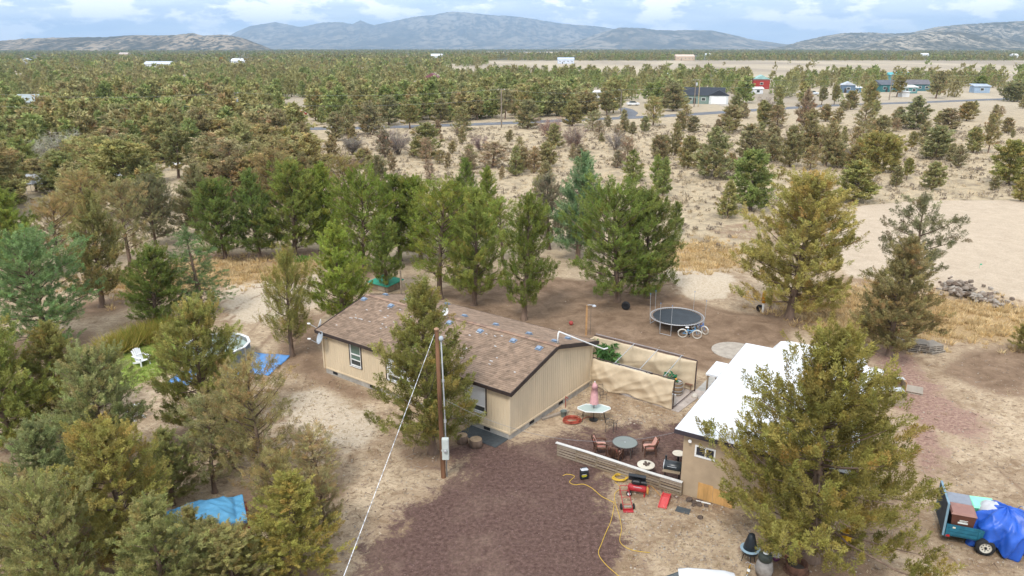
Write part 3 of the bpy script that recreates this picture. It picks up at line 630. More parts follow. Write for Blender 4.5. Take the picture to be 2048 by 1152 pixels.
# ---- trees of the scrub meadow and along the road
GMEAD = 'junipers scattered over the scrub meadow'
def where(px, py):
    """nearest landmark that one can find in the picture"""
    marks = [((1003, 255), 'the lone road-side power pole'), ((1425, 190), 'the dark-roofed house with white garage'), ((1190, 188), 'the white trailer roof'), ((854, 300), 'the round juniper in the meadow'),
             ((1525, 165), 'the red barn'), ((1640, 185), 'the blue shed'), ((1780, 185), 'the teal house'), ((1960, 185), 'the pale blue shed by the road'), ((1706, 390), 'the round olive juniper above the pad'), ((1500, 420), 'the bushy green juniper of the slope'),
             ((590, 222), 'the red tractor'), ((1429, 350), 'the broad shaggy meadow juniper'), ((1860, 400), 'the levelled dirt pad'), ((735, 460), 'the dark junipers behind the house'), ((1100, 270), 'the pinkish leafless thicket'), ((2016, 360), 'the bushy juniper at the right margin')]
    (mx, my), nm = min(marks, key=lambda q: (q[0][0] - px) ** 2 + ((q[0][1] - py) * 2.2) ** 2)
    side = ('right of ' if px > mx + 8 else 'left of ' if px < mx - 8 else '') ; dep = ('in front of ' if py > my + 6 else 'behind ' if py < my - 6 else 'beside ')
    return (dep if not side else ('just ' if abs(px - mx) < 40 else '') + side) + nm
MEAD = [(549, 297, 240, 42, 'cone_b', 'B'), (590, 316, 258, 55, 'cone_b', 'B'), (612, 306, 240, 34, 'cone_a', 'B'), (662, 324, 268, 38, 'flame_a', 'B'), (672, 282, 222, 42, 'oval_a', 'B'), (694, 271, 207, 46, 'cone_b', 'b'),
 (742, 268, 200, 64, 'cone_b', 'B'), (854, 316, 243, 68, 'oval_a', 'b'), (924, 262, 206, 46, 'spruce', 'b'), (730, 333, 293, 36, 'oval_a', 'D'), (785, 344, 302, 24, 'flame_a', 'D'), (985, 334, 280, 80, 'open_a', 'D'), (1031, 352, 289, 36, 'cone_a', 'b'),
 (1091, 333, 280, 48, 'oval_a', 'b'), (1092, 362, 322, 36, 'cone_b', 'B'), (1056, 257, 198, 54, 'oval_a', 'b'), (1144, 252, 200, 46, 'oval_a', 'b'), (1184, 262, 220, 42, 'open_a', 'b'), (1216, 254, 230, 20, 'flame_a', 'B'), (1214, 231, 180, 40, 'stem_a', 'b'),
 (1249, 264, 217, 27, 'cone_a', 'B'), (1264, 268, 242, 22, 'cone_a', 'B'), (1290, 264, 231, 22, 'oval_a', 'b'), (1306, 252, 190, 46, 'open_a', 'b'), (1346, 222, 164, 54, 'oval_a', 'b'), (1386, 264, 231, 32, 'oval_a', 'B'), (1370, 248, 208, 32, 'open_a', 'B'), (1203, 284, 265, 14, 'cone_a', 'B'),
 (1319, 318, 268, 42, 'oval_a', 'B'), (1349, 312, 240, 36, 'cone_a', 'B'), (1376, 337, 270, 48, 'oval_a', 'b'), (1429, 357, 250, 88, 'cone_b', 'b'), (1459, 264, 208, 54, 'oval_a', 'B'), (1496, 318, 243, 58, 'oval_a', 'B'), (1470, 232, 184, 38, 'cone_b', 'b'),
 (1256, 334, 272, 42, 'open_a', 'D'), (1314, 374, 305, 38, 'flame_a', 'g'), (1266, 360, 295, 54, 'spruce', 'g'), (1234, 338, 300, 28, 'oval_a', 'D'), (1553, 254, 208, 46, 'open_a', 'B'), (1608, 254, 175, 44, 'cone_b', 'D'), (1611, 316, 215, 64, 'cone_a', 'B'), (1651, 334, 236, 52, 'flame_a', 'B'),
 (1578, 335, 250, 50, 'oval_a', 'b'), (1651, 243, 207, 30, 'oval_a', 'B'), (1676, 247, 214, 27, 'flame_a', 'B'), (1701, 219, 180, 30, 'oval_a', 'B'), (1741, 215, 161, 34, 'oval_a', 'b'), (1688, 287, 250, 20, 'cone_a', 'b'), (1726, 266, 204, 46, 'open_a', 'B'), (1756, 345, 262, 100, 'round_a', 'y'),
 (1706, 402, 316, 88, 'oval_a', 'y'), (1826, 258, 190, 70, 'cone_b', 'b'), (1793, 255, 212, 40, 'cone_b', 'B'), (1868, 318, 250, 66, 'oval_a', 'b'), (1821, 303, 262, 24, 'stem_a', 'b'), (1813, 358, 312, 25, 'stem_a', 'y'), (1863, 378, 320, 50, 'oval_a', 'b'), (1791, 373, 330, 28, 'oval_a', 'b'),
 (1893, 262, 215, 50, 'oval_a', 'B'), (1933, 242, 202, 37, 'oval_a', 'B'), (1946, 305, 252, 34, 'oval_a', 'b'), (1976, 304, 222, 35, 'stem_a', 'B'), (2013, 266, 234, 27, 'oval_a', 'B'), (2016, 372, 280, 80, 'oval_a', 'y'), (1988, 380, 348, 26, 'flame_a', 'B'), (1908, 327, 307, 13, 'cone_a', 'b'),
 (1455, 439, 362, 48, 'cone_a', 'y'), (1500, 424, 298, 92, 'oval_a', 'g'), (2040, 408, 360, 40, 'oval_a', 'y'), (1325, 392, 312, 40, 'cone_a', 'g'), (1871, 197, 140, 40, 'stem_a', 'b'), (1793, 194, 150, 33, 'stem_a', 'b'), (2028, 203, 162, 66, 'round_a', 'b'), (1961, 184, 150, 30, 'stem_a', 'g'),
 (1643, 210, 172, 22, 'stem_a', 'b'), (1668, 209, 168, 20, 'stem_a', 'b'), (820, 258, 205, 44, 'stem_a', 'b'), (880, 246, 196, 44, 'oval_a', 'b'), (955, 240, 190, 38, 'stem_a', 'b'), (1010, 238, 176, 40, 'stem_a', 'b'), (778, 250, 190, 50, 'oval_a', 'b'), (358, 358, 254, 80, 'stem_a', 'b'),
 (1075, 392, 350, 26, 'flame_a', 'b'), (1040, 300, 270, 22, 'open_a', 'B'), (1170, 330, 300, 26, 'open_a', 'B'), (880, 330, 300, 30, 'open_a', 'B'), (1540, 300, 245, 34, 'oval_a', 'B'), (1530, 252, 205, 36, 'oval_a', 'b'), (1760, 290, 230, 44, 'oval_a', 'b'), (1710, 300, 250, 36, 'open_a', 'B'), (1845, 290, 240, 30, 'flame_a', 'b')]
CM = {'B': (.375, .325, .165), 'b': (.345, .322, .150), 'D': (.40, .325, .205), 'g': (.285, .320, .105), 'y': (.37, .345, .130)}
CN = {'B': 'rusty brown', 'b': 'brown-olive', 'D': 'dry greyish', 'g': 'green', 'y': 'olive'}
SN = {'cone_a': 'conical', 'cone_b': 'broad conical', 'oval_a': 'rounded', 'round_a': 'wide domed', 'flame_a': 'slim', 'open_a': 'sparse', 'spruce': 'tiered', 'stem_a': 'bare-stemmed'}
MLAB = {}
for px, py, top, w, v, c in MEAD:
    sz = 'small ' if py - top < 36 and py > 250 or w < 24 else 'tall ' if py - top > 75 else ''
    lb = sz + CN[c] + ' ' + SN[v] + ' juniper ' + where(px, py)
    if lb in MLAB: lb += ', the %s one' % ('nearer' if py > MLAB[lb] else 'farther')
    else: MLAB[lb] = py
    tree_px(px, py, top, w * 1.0, MID[v], CM[c], lb, group=GMEAD)
extra = []
def more_trees(n, x0, x1, y0, y1, kinds, cs):
    k = 0
    while k < n:
        px, py = TR.uniform(x0, x1), TR.uniform(y0, y1); g = G(px, py); rr = np.interp(px, [380, 560, 830, 1000, 1250, 1514, 1863, 2120], [262, 258, 253, 247, 236, 220, 204, 194])
        if py < rr + 9 or any((g.x - a) ** 2 + (g.y - b) ** 2 < (c * .8) ** 2 for a, b, c in TREEPOS): continue
        h = TR.triangular(1.8, 6.2, 3.6); v = TR.choice(kinds); c = TR.choice(cs); lb = ('low ' if h < 2.9 else 'tall ' if h > 4.8 else '') + CN[c] + ' ' + SN[v] + ' juniper ' + where(px, py)
        extra.append((px, lb, place_tree(g.x, g.y, h, h * TR.uniform(.55, .9), MID[v], CM[c], lb, group=GMEAD))); k += 1
more_trees(48, 1290, 2070, 215, 345, ['oval_a', 'cone_a', 'cone_b', 'open_a', 'flame_a'], ['B', 'B', 'b', 'b', 'D', 'y'])
more_trees(26, 640, 1290, 262, 360, ['open_a', 'oval_a', 'cone_a', 'flame_a'], ['B', 'D', 'D', 'b'])
for lab in {q[1] for q in extra}:
    same = sorted([q for q in extra if q[1] == lab], key=lambda q: q[0])
    if len(same) > 1 or lab in MLAB:
        for k, q in enumerate(same): q[2]['label'] = lab + ', ' + ['leftmost', 'second from left', 'third from left', 'fourth from left', 'fifth from left'][min(k, 4)]
for px, py, top, w, c, lab in [(797, 309, 255, 62, (.30, .245, .22), 'grey leafless shrub left of the round meadow juniper'), (706, 309, 268, 56, (.30, .25, .21), 'grey leafless shrub left of the lone road-side power pole'),
        (1101, 279, 234, 64, (.30, .19, .165), 'pinkish leafless thicket in the middle of the meadow'), (1148, 303, 250, 56, (.29, .21, .185), 'mauve leafless shrub with dark stems'), (700, 355, 318, 50, (.27, .20, .19), 'pinkish leafless shrub behind the dark house trees'),
        (1230, 300, 262, 50, (.29, .235, .21), 'thin grey leafless shrub near the blue scrap'), (640, 350, 300, 60, (.27, .21, .185), 'leafless shrub at the left end of the meadow'), (1530, 232, 192, 40, (.29, .22, .19), 'pale leafless shrub beside the road bend'), (960, 300, 268, 36, (.28, .20, .17), 'thin leafless shrub below the power pole'), (1690, 330, 290, 44, (.26, .21, .18), 'leafless shrub among the meadow junipers'),
        (120, 335, 262, 100, (.43, .41, .29), 'pale silvery-green leafless tree in the left wood')]:
    tree_px(px, py, top, w, BARE[TR.randrange(2)], c, lab, name='leafless_shrub', cat='shrub', jit=.05)

# ---- the wood beyond: nearest ones are single trees, the rest one mass
CLEAR = [(590, 224, 40, 22), (350, 345, 45, 16), (20, 380, 40, 16), (1190, 190, 26, 11), (1420, 205, 62, 18), (1525, 168, 28, 12), (1640, 190, 50, 14), (1790, 190, 60, 14), (1960, 190, 46, 12), (320, 133, 42, 9), (480, 125, 26, 8), (55, 212, 52, 12), (838, 172, 12, 5), (870, 162, 22, 6), (368, 162, 14, 8), (1130, 124, 30, 4),
         (1371, 119, 30, 4), (1250, 216, 32, 12), (1340, 152, 14, 4), (60, 122, 30, 6), (225, 362, 22, 10), (95, 370, 40, 8), (165, 325, 26, 8), (1290, 225, 60, 10), (800, 247, 24, 7), (1700, 175, 14, 6), (240, 110, 16, 3), (1560, 160, 20, 8), (415, 208, 14, 5), (445, 203, 10, 4), (30, 165, 40, 7), (205, 142, 16, 4)]
HCLR = [(1376, 1452, 208), (1505, 1541, 186), (1690, 1722, 186), (1757, 1860, 186), (1803, 1834, 194), (1952, 1980, 186), (1176, 1208, 196), (288, 340, 137), (463, 494, 130), (18, 98, 224), (850, 876, 172), (830, 846, 178), (1116, 1148, 127), (1352, 1389, 121), (862, 884, 118), (46, 62, 128), (362, 375, 168), (238, 256, 113), (575, 610, 232), (520, 536, 208)]
def wooded(px, py, r):
    d = np.ones_like(px)
    d = np.where((px > 885 + (py < 135) * 90) & (py > 122) & (py < 157 + 0 * px), .006, d)
    d = np.where((px > 970) & (px < 1195) & (py > 103.6) & (py < 107.5), 0, d)
    roadrow = np.interp(px, [380, 560, 830, 1000, 1250, 1514, 1863, 2120], [262, 258, 253, 247, 236, 220, 204, 194])
    d = np.where((px > 600 + np.clip(py - 300, 0, 40) * 1.5) & (py > roadrow - 7), 0, d)
    d = np.where((px > 1200) & (py > 163), d * .7, d)
    d = np.where((px <= 600) & (py > 450 - (px > 330) * 25), 0, d)
    for a0, a1, b0 in HCLR: d = np.where((px > a0 - 2) & (px < a1 + 2) & (py > b0 - 8) & (py < b0 + (b0 - 95) * .30), 0, d)
    for cx, cy, rx, ry in CLEAR: d = np.where(((px - cx) / rx) ** 2 + ((py - cy) / ry) ** 2 < 1, 0, d)
    return d
rg = np.random.default_rng(77)
def scatter(r0, r1, dens):
    area = .5 * (math.radians(78)) * (r1 ** 2 - r0 ** 2); n = int(area * dens)
    r = np.sqrt(rg.uniform(r0 ** 2, r1 ** 2, n)); a = rg.uniform(-math.radians(38.5), math.radians(38.5), n)
    x, y = r * np.sin(a), r * np.cos(a); px, py, _ = PR(x, y, 0.)
    k = (rg.random(n) < wooded(px, py, r)) & (px > -140) & (px < 2190)
    return x[k], y[k]
PAL = np.array([(.305, .252, .130), (.285, .256, .116), (.305, .244, .140), (.222, .248, .098), (.200, .246, .090), (.258, .250, .132), (.292, .264, .118), (.205, .256, .086)]); PAL = (PAL * .62 + PAL.mean(0) * .38) * np.array([1.10, 1.10, 1.02])
PNAME = ['tawny', 'olive', 'rusty', 'mid green', 'deep green', 'grey-green', 'yellow-olive', 'bright green']
def wood_colour(x, y, n):
    """brownish and green stands in drifts"""
    s = .5 + .5 * np.sin(x * .011 + 1.7 * np.sin(y * .006)) * np.cos(y * .009 + x * .004)
    u = rg.random(n); i = np.where(u < .25 + .45 * s, rg.integers(0, 3, n), rg.integers(3, 8, n)); return PAL[i], i
fx, fy = scatter(80, 520, 1 / 34.)
ordr = np.argsort(np.hypot(fx, fy)); fx, fy = fx[ordr], fy[ordr]
keep = []
for i in range(len(fx)):
    if np.hypot(fx[i], fy[i]) > 280 and rg.random() < .3: continue
    if np.hypot(fx[i], fy[i]) < 300 and any((fx[i] - a) ** 2 + (fy[i] - b) ** 2 < c * c * 2.2 for a, b, c in TREEPOS): continue
    keep.append(i)
fx, fy = fx[keep], fy[keep]; NSING = 66; cols, ci = wood_colour(fx, fy, len(fx))
WOODMARK = [((230, 360), 'the canopy tent'), ((95, 370), 'the grey carport roof'), ((120, 300), 'the pale leafless tree'), ((55, 215), 'the long grey-roofed house'), ((478, 240), 'the transformer pole'), ((590, 224), 'the red tractor'), ((368, 162), 'the small white shed in the clearing'), ((350, 340), 'the small white table'), ((30, 395), 'the quad bike'), ((205, 450), 'the red-footed juniper'), ((480, 400), 'the tall dark group on the dry slope'),
            ((838, 172), 'the white trailer by the maroon barn'), ((1003, 250), 'the lone power pole'), ((1190, 190), 'the white trailer across the road'), ((1425, 200), 'the dark-roofed house'), ((1525, 170), 'the red barn'), ((1640, 190), 'the blue-grey shed'), ((1790, 185), 'the teal house'), ((1960, 188), 'the pale blue shed'), ((700, 240), 'the roadside opening'), ((280, 250), 'the middle of the left wood'), ((400, 290), 'the leaning trunk')]
singles = []
for i in range(min(NSING, len(fx))):
    x, y = float(fx[i]), float(fy[i]); h = TR.triangular(4.2, 10.2, 7.2); wr = TR.uniform(.72, 1.08); ky = list(MID)[TR.choice([0, 1, 2, 2, 4, 5, 7, 7])]
    px, py, _ = PR(x, y); (mx, my), nm = min(WOODMARK, key=lambda q: (q[0][0] - px) ** 2 + ((q[0][1] - py) * 2.2) ** 2)
    rel = 'behind ' if py < my - 10 else 'in front of ' if py > my + 10 else 'left of ' if px < mx else 'right of '
    lab = '%s%s %s juniper %s' % ('tall ' if h > 8.2 else 'small ' if h < 5.8 else '', PNAME[ci[i]], SN[ky], rel + nm)
    singles.append((px, lab, place_tree(x, y, h, h * wr, MID[ky], tuple(cols[i] * 1.25), lab, group='junipers of the dense wood', jit=.10)))
ORD = ['leftmost', 'second from left', 'third from left', 'fourth from left', 'fifth from left', 'sixth from left']
for lab in {q[1] for q in singles}:
    same = sorted([q for q in singles if q[1] == lab], key=lambda q: q[0])
    if len(same) > 1:
        for k, q in enumerate(same[:6]): q[2]['label'] = lab + ', ' + ORD[k]
def mass(name, X, Y, hs, var, colr, label=None, leaf_keep=1.0):
    """many distant trees as one mesh; var is a list of triangle soups of height 10"""
    VV, TT = [], []
    which = rg.integers(0, len(var), len(X)); ang = rg.uniform(0, 6.28, len(X)); wid = rg.uniform(.95, 1.5, len(X))
    for k, (v, t) in enumerate(var):
        sel = np.where(which == k)[0]
        if not len(sel): continue
        c, s = np.cos(ang[sel])[:, None], np.sin(ang[sel])[:, None]; sc = (hs[sel] / 10)[:, None]; w = sc * wid[sel][:, None]
        xx = (v[None, :, 0] * c - v[None, :, 1] * s) * w + X[sel][:, None]; yy = (v[None, :, 0] * s + v[None, :, 1] * c) * w + Y[sel][:, None]; zz = v[None, :, 2] * sc - .1
        VV.append(np.stack([xx, yy, zz], -1).reshape(-1, 3)); TT.append((t[None] * colr[sel][:, None, :]).reshape(-1, 3))
    V, T = np.concatenate(VV), np.concatenate(TT)
    o = link(name, npmesh(name, V, np.arange(len(V)).reshape(-1, 3), [LEAF], T)); o.color = (1, 1, 1, 1)
    tag(o, label, 'woodland' if label else None, kind='stuff'); return o
def soup(seed, rad, prof, nl, ll, lw, trunk=True):
    rng = np.random.default_rng(seed); t = rng.beta(1.1, 1.25, nl); r = rad * PROF[prof](t) * np.sqrt(rng.uniform(.25, 1, nl)); a = rng.uniform(0, 6.28, nl)
    base = np.stack([r * np.cos(a), r * np.sin(a), .6 + t * 9.0], 1); d = unit(np.stack([np.cos(a) * .5, np.sin(a) * .5, np.full(nl, .9)], 1) + rng.normal(0, .35, (nl, 3)))
    w = unit(np.cross(d, rng.normal(size=d.shape))) * lw; V = np.stack([base - w, base + w, base + d * ll * rng.uniform(.7, 1.3, (nl, 1))], 1).reshape(-1, 3)
    T = np.repeat(rng.uniform(.75, 1.25, (nl, 1)) * np.ones((1, 3)), 3, 0)
    if trunk:
        V = np.concatenate([V, np.array([(-.25, 0, 0), (.25, 0, 0), (0, 0, 6), (0, -.25, 0), (0, .25, 0), (0, 0, 6)])]); T = np.concatenate([T, np.full((6, 3), .55)])
    return V, T
def crown_soup(k):
    tr, cr, er, eh = FAR[k]; v = np.zeros(len(cr.vertices) * 3, np.float32); cr.vertices.foreach_get('co', v)
    c = np.zeros(len(cr.vertices) * 4, np.float32); cr.attributes['tint'].data.foreach_get('color', c)
    v = v.reshape(-1, 3); c = c.reshape(-1, 4)[:, :3]
    V = np.concatenate([v, np.array([(-.2, 0, 0), (.2, 0, 0), (0, 0, 6), (0, -.2, 0), (0, .2, 0), (0, 0, 6)])]); return V, np.concatenate([c, np.full((6, 3), .6)])
k0 = slice(NSING, None); d0 = np.hypot(fx, fy); near_i = np.arange(len(fx))[k0]
a_ = near_i[d0[near_i] < 300]; b_ = near_i[d0[near_i] >= 300]
mass('woodland', fx[a_], fy[a_], rg.triangular(3.5, 6.8, 10.2, len(a_)), [crown_soup(k) for k in FAR], cols[a_] * 1.2, 'dense juniper woodland of brown and green trees on the plain')
mass('woodland', fx[b_], fy[b_], rg.triangular(3.5, 6.8, 10.5, len(b_)), [soup(200 + k, r, p, 130, 1.4, .42) for k, (r, p) in enumerate(((3.0, 'cone'), (3.4, 'egg'), (3.6, 'cone'), (3.2, 'egg')))], cols[b_], 'juniper woodland filling the middle distance on both sides')
x2, y2 = scatter(520, 1500, 1 / 185.); mass('woodland', x2, y2, rg.triangular(3.5, 6.5, 11, len(x2)), [soup(220 + k, 3.4, p, 34, 2.6, .95, False) for k, p in enumerate(('cone', 'egg', 'cone'))], wood_colour(x2, y2, len(x2))[0] * .95, 'far juniper woodland below the pale open field')
x3, y3 = scatter(1500, 5200, 1 / 1500.); mass('woodland', x3, y3, rg.uniform(5, 9, len(x3)), [soup(240 + k, 5, 'oval', 14, 4.5, 2.6, False) for k in range(3)], wood_colour(x3, y3, len(x3))[0] * .85, 'farthest dark band of woodland under the hills')
for px, py, top, w, c, lab in [(1125, 165, 144, 10, (.52, .40, .06), 'yellow autumn poplar, taller one behind the dense wood'), (1145, 166, 153, 7, (.50, .40, .07), 'yellow autumn poplar, shorter one behind the dense wood'), (443, 128, 114, 20, (.42, .25, .06), 'orange autumn tree beside the white barns')]:
    tree_px(px, py, top, w, FAR[3], c, lab, name='autumn_tree')

# ------------------------------------------------------------------ ground cover
def cover(name, X, Y, kind_, size, colr, tris, label, spread=.5):
    n = len(X); rng = np.random.default_rng(len(name) + n); Z = gz(X, Y); s = size * rng.uniform(.5, 1.5, n)
    a = rng.uniform(0, 6.28, (n, tris)); rr = np.sqrt(rng.random((n, tris))) * spread * s[:, None]
    base = np.stack([X[:, None] + rr * np.cos(a), Y[:, None] + rr * np.sin(a), Z[:, None] - .02 + np.zeros((n, tris))], -1)
    if kind_ == 'grass': d = np.stack([np.cos(a) * .55, np.sin(a) * .55, np.ones_like(a)], -1) + rng.normal(0, .3, (n, tris, 3)); l = s[:, None, None] * rng.uniform(.5, 1.1, (n, tris, 1)); w = .06 if size < .9 else .022
    else:
        base[..., 2] += (s[:, None] * .75) * rng.random((n, tris)) * (1 - (rr / (spread * s[:, None])) ** 2 * .7)
        d = rng.normal(0, 1, (n, tris, 3)) + np.array([0, 0, .7]); l = s[:, None, None] * rng.uniform(.35, .7, (n, tris, 1)); w = .16
    d = unit(d); wv = unit(np.cross(d, rng.normal(size=d.shape))) * (w * s[:, None, None])
    V = np.stack([base - wv, base + wv, base + d * l], 2).reshape(-1, 3)
    T = np.repeat((colr[:, None, :] * rng.uniform(.75, 1.25, (n, tris, 1))).reshape(-1, 3), 3, 0)
    o = link(name, npmesh(name, V, np.arange(len(V)).reshape(-1, 3), [LEAF], T)); o.color = (1, 1, 1, 1); return tag(o, label, 'ground cover', kind='stuff')
def in_zone(names, n, box):
    out = []
    while len(out) < n:
        p = np.stack([rg.uniform(box[0], box[1], n * 3), rg.uniform(box[2], box[3], n * 3)], 1)
        k = np.zeros(len(p), bool)
        for z in names: k |= (sdf(p, ZONES[z][0]) + rg.normal(0, 1.2, len(p))) > 0
        out += list(p[k])
    return np.array(out[:n])
def palette(cs, n): return np.array(cs)[rg.integers(0, len(cs), n)] * rg.uniform(.8, 1.15, (n, 1))
p = in_zone(['grass', 'grass2', 'grass3'], 2600, (-45, 60, 44, 80))
cover('dry_grass', p[:, 0], p[:, 1], 'grass', .42, palette([(.62, .45, .22), (.55, .40, .21), (.68, .53, .30)], len(p)), 22, 'golden dry bunch grass beside the levelled pad')
def meadow(n, r0, r1, reject_pad=True):
    x, y = rg.uniform(-40, 130, n), rg.uniform(r0, r1, n); px, py, _ = PR(x, y)
    k = (px > 560) & (px < 2120) & (sdf(np.stack([x, y], 1), PADC) < -.5)
    rr = np.interp(px, [380, 560, 830, 1000, 1250, 1514, 1863, 2120], [262, 258, 253, 247, 236, 220, 204, 194]); k &= py > rr + 7
    k &= ~((px < 1340) & (py > 470)) & ~((px < 880) & (py > 400)); return x[k], y[k]
x, y = meadow(15000, 72, 200); dr = np.sin(x * .23 + 2 * np.sin(y * .09)) * np.cos(y * .17 + x * .05); kk = rg.random(len(x)) < .5 + .5 * dr; x, y = x[kk], y[kk]; cover('sagebrush', x, y, 'bush', .55, palette([(.34, .28, .21), (.40, .33, .245), (.29, .235, .18), (.42, .34, .23)], len(x)), 13, 'low grey sagebrush clumps over the scrub meadow')
x, y = meadow(9000, 66, 170); cover('dry_grass', x, y, 'grass', .40, palette([(.64, .52, .35), (.58, .46, .30), (.66, .55, .40)], len(x)), 10, 'pale bunch grass between the sagebrush of the meadow')
pl = in_zone(['lawn'], 1500, (-40, -15, 38, 55)); cover('lawn_grass', pl[:, 0], pl[:, 1], 'grass', .16, palette([(.22, .33, .05), (.27, .34, .08), (.33, .34, .12)], len(pl)), 16, 'short green lawn grass round the white chair')
def yard_pts(n, reg):
    px, py = rg.uniform(reg[0], reg[1], n), rg.uniform(reg[2], reg[3], n); q = np.array([tuple(G(a, b)[:2]) for a, b in zip(px, py)]); return q
q = np.concatenate([yard_pts(900, (1480, 2048, 700, 1150)), yard_pts(500, (560, 820, 760, 1000)), yard_pts(500, (0, 700, 560, 1150)), yard_pts(260, (1130, 1400, 780, 870)), yard_pts(300, (1240, 1500, 960, 1140))])
q = q[sdf(q, ZONES['cinder'][0]) < .3]
cover('dry_weeds', q[:, 0], q[:, 1], 'grass', .13, palette([(.52, .42, .27), (.40, .30, .19), (.60, .50, .34), (.30, .22, .14)], len(q)), 12, 'trampled dry weeds scattered over the yard')
# tall reeds behind the white chair
e = np.array([tuple(G(a, b)[:2]) for a, b in zip(np.interp(rg.random(420), [0, 1], [205, 345]), np.zeros(420) + 700)])
tt = rg.random(520); wx = 212 + tt * 132 + rg.normal(0, 6, 520); wy = 722 - tt * 52 + rg.normal(0, 4, 520) - 12
e = np.array([tuple(G(a, b)[:2]) for a, b in zip(wx, wy)])
cover('tall_grass', e[:, 0], e[:, 1], 'grass', 1.0, palette([(.38, .30, .07), (.30, .30, .055), (.44, .33, .10), (.26, .29, .06)], len(e)), 44, 'tall brown-green weeds behind the white lawn chair', spread=.3)
g0 = G(605, 520); rr_ = rg.normal(0, .5, (130, 2)); cover('green_weeds', g0.x + rr_[:, 0] * 1.2, g0.y + rr_[:, 1], 'grass', .35, palette([(.10, .26, .04), (.14, .28, .05)], 130), 14, 'bright green weed patch on the dry slope')
# loose cinders and chips on the drive
pc = in_zone(['cinder'], 2400, (-9, 10, 22, 38)); n = len(pc); s = rg.uniform(.015, .038, n)
oc = np.array([(1, 0, 0), (-1, 0, 0), (0, 1, 0), (0, -1, 0), (0, 0, .8), (0, 0, -.4)]); V = (oc[None] * s[:, None, None] * rg.uniform(.6, 1.4, (n, 6, 1))) + np.concatenate([pc, np.full((n, 1), .008)], 1)[:, None, :]
f8 = np.array([(0, 2, 4), (2, 1, 4), (1, 3, 4), (3, 0, 4), (2, 0, 5), (1, 2, 5), (3, 1, 5), (0, 3, 5)]); Fc = (f8[None] + (np.arange(n) * 6)[:, None, None]).reshape(-1, 3)
tag(link('cinder_gravel', npmesh('cinder_gravel', V.reshape(-1, 3), Fc, [tintmat('loose stone')], np.repeat(palette([(.15, .085, .08), (.20, .12, .11), (.11, .065, .065), (.22, .15, .13)], n), 6, 0))), 'loose red-brown cinder gravel over the drive', 'gravel', kind='stuff')

def stones(name, P, smin, smax, cs, label, cat):
    n = len(P); s = rg.uniform(smin, smax, n); Z = gz(P[:, 0], P[:, 1]); V = (oc[None] * s[:, None, None] * rg.uniform(.55, 1.45, (n, 6, 1))) + np.stack([P[:, 0], P[:, 1], Z + .01], 1)[:, None, :]
    Fq = (f8[None] + (np.arange(n) * 6)[:, None, None]).reshape(-1, 3)
    tag(link(name, npmesh(name, V.reshape(-1, 3), Fq, [tintmat('loose stone')], np.repeat(palette(cs, n), 6, 0))), label, cat, kind='stuff')
q = np.concatenate([yard_pts(900, (1480, 2048, 700, 1150)), yard_pts(700, (560, 1000, 760, 1100)), yard_pts(500, (0, 640, 540, 1150)), yard_pts(500, (1130, 1420, 780, 860)), yard_pts(700, (1230, 1500, 960, 1140)), yard_pts(90, (900, 1500, 600, 720))])
q = q[sdf(q, ZONES['cinder'][0]) < -.4]
stones('yard_stones', q, .02, .06, [(.42, .36, .29), (.46, .40, .32), (.28, .22, .17), (.36, .28, .22)], 'small loose stones scattered over the yard', 'stones')
n = 1500; q = np.concatenate([yard_pts(500, (1480, 2048, 720, 1150)), yard_pts(500, (560, 1000, 760, 1120)), yard_pts(500, (0, 640, 540, 1150))]); q = q[sdf(q, ZONES['cinder'][0]) < -.4]; n = len(q); a = rg.uniform(0, 6.28, n); l = rg.uniform(.12, .5, n); d = np.stack([np.cos(a), np.sin(a), rg.normal(0, .12, n)], 1); w = np.stack([-np.sin(a), np.cos(a), np.zeros(n)], 1) * .014
b0 = np.stack([q[:, 0], q[:, 1], gz(q[:, 0], q[:, 1]) + .025], 1); V = np.stack([b0 - w, b0 + w, b0 + d * l[:, None] + np.array([0, 0, .02]), b0 + np.array([0, 0, .03])], 1).reshape(-1, 3)
Fq = (np.array([(0, 1, 2), (1, 3, 2), (3, 0, 2), (0, 3, 1)])[None] + (np.arange(n) * 4)[:, None, None]).reshape(-1, 3)
tag(link('fallen_twigs', npmesh('fallen_twigs', V, Fq, [tintmat('loose stone')], np.repeat(palette([(.30, .23, .17), (.42, .35, .28), (.20, .14, .10)], n), 4, 0))), 'fallen twigs and wood scraps on the ground', 'twigs', kind='stuff')

# ------------------------------------------------------------------ the beige house
HA = G(652, 745); HU = Vector((.8055, -.5926, 0)); HV = Vector((.5926, .8055, 0)); HRZ = math.atan2(-.5926, .8055)
HL, HW, FN, EV, SL = 14.4, 8.14, .34, 2.84, .265        # length, width, foundation, eave height, roof slope
def HP(x, y, z=0): return HA + HU * x + HV * y + Vector((0, 0, z))
SIDING = mat('beige plywood siding', (.68, .555, .385), .8, .08, 1.3, .15, 30, aniso=(1, 1, .3))
SEAM = mat('siding groove', (.45, .335, .20), .85, .1, 3)
CONC = mat('grey concrete', (.40, .375, .335), .9, .2, 2.5, .3)
BRNT = mat('dark brown trim paint', (.050, .036, .032), .6, .2, 4)
WHITE = mat('white vinyl', (.80, .80, .78), .45, .06, 3); PANE = glass('dark window glass'); SHINGLE = tintmat('weathered shingles', .95)
BLIND = mat('white roller blind', (.74, .76, .78), .7, .05, 2); PANEG = glass('greenish window glass', (.10, .16, .13), .12)
VENTB = mat('blue-grey roof vent', (.25, .32, .42), .45, .12, 5, metal=.2); DECKM = mat('roof deck', (.22, .15, .11), .95)
house = thing('house', 'beige single-storey house with brown shingle roof', 'house', HA, HRZ)
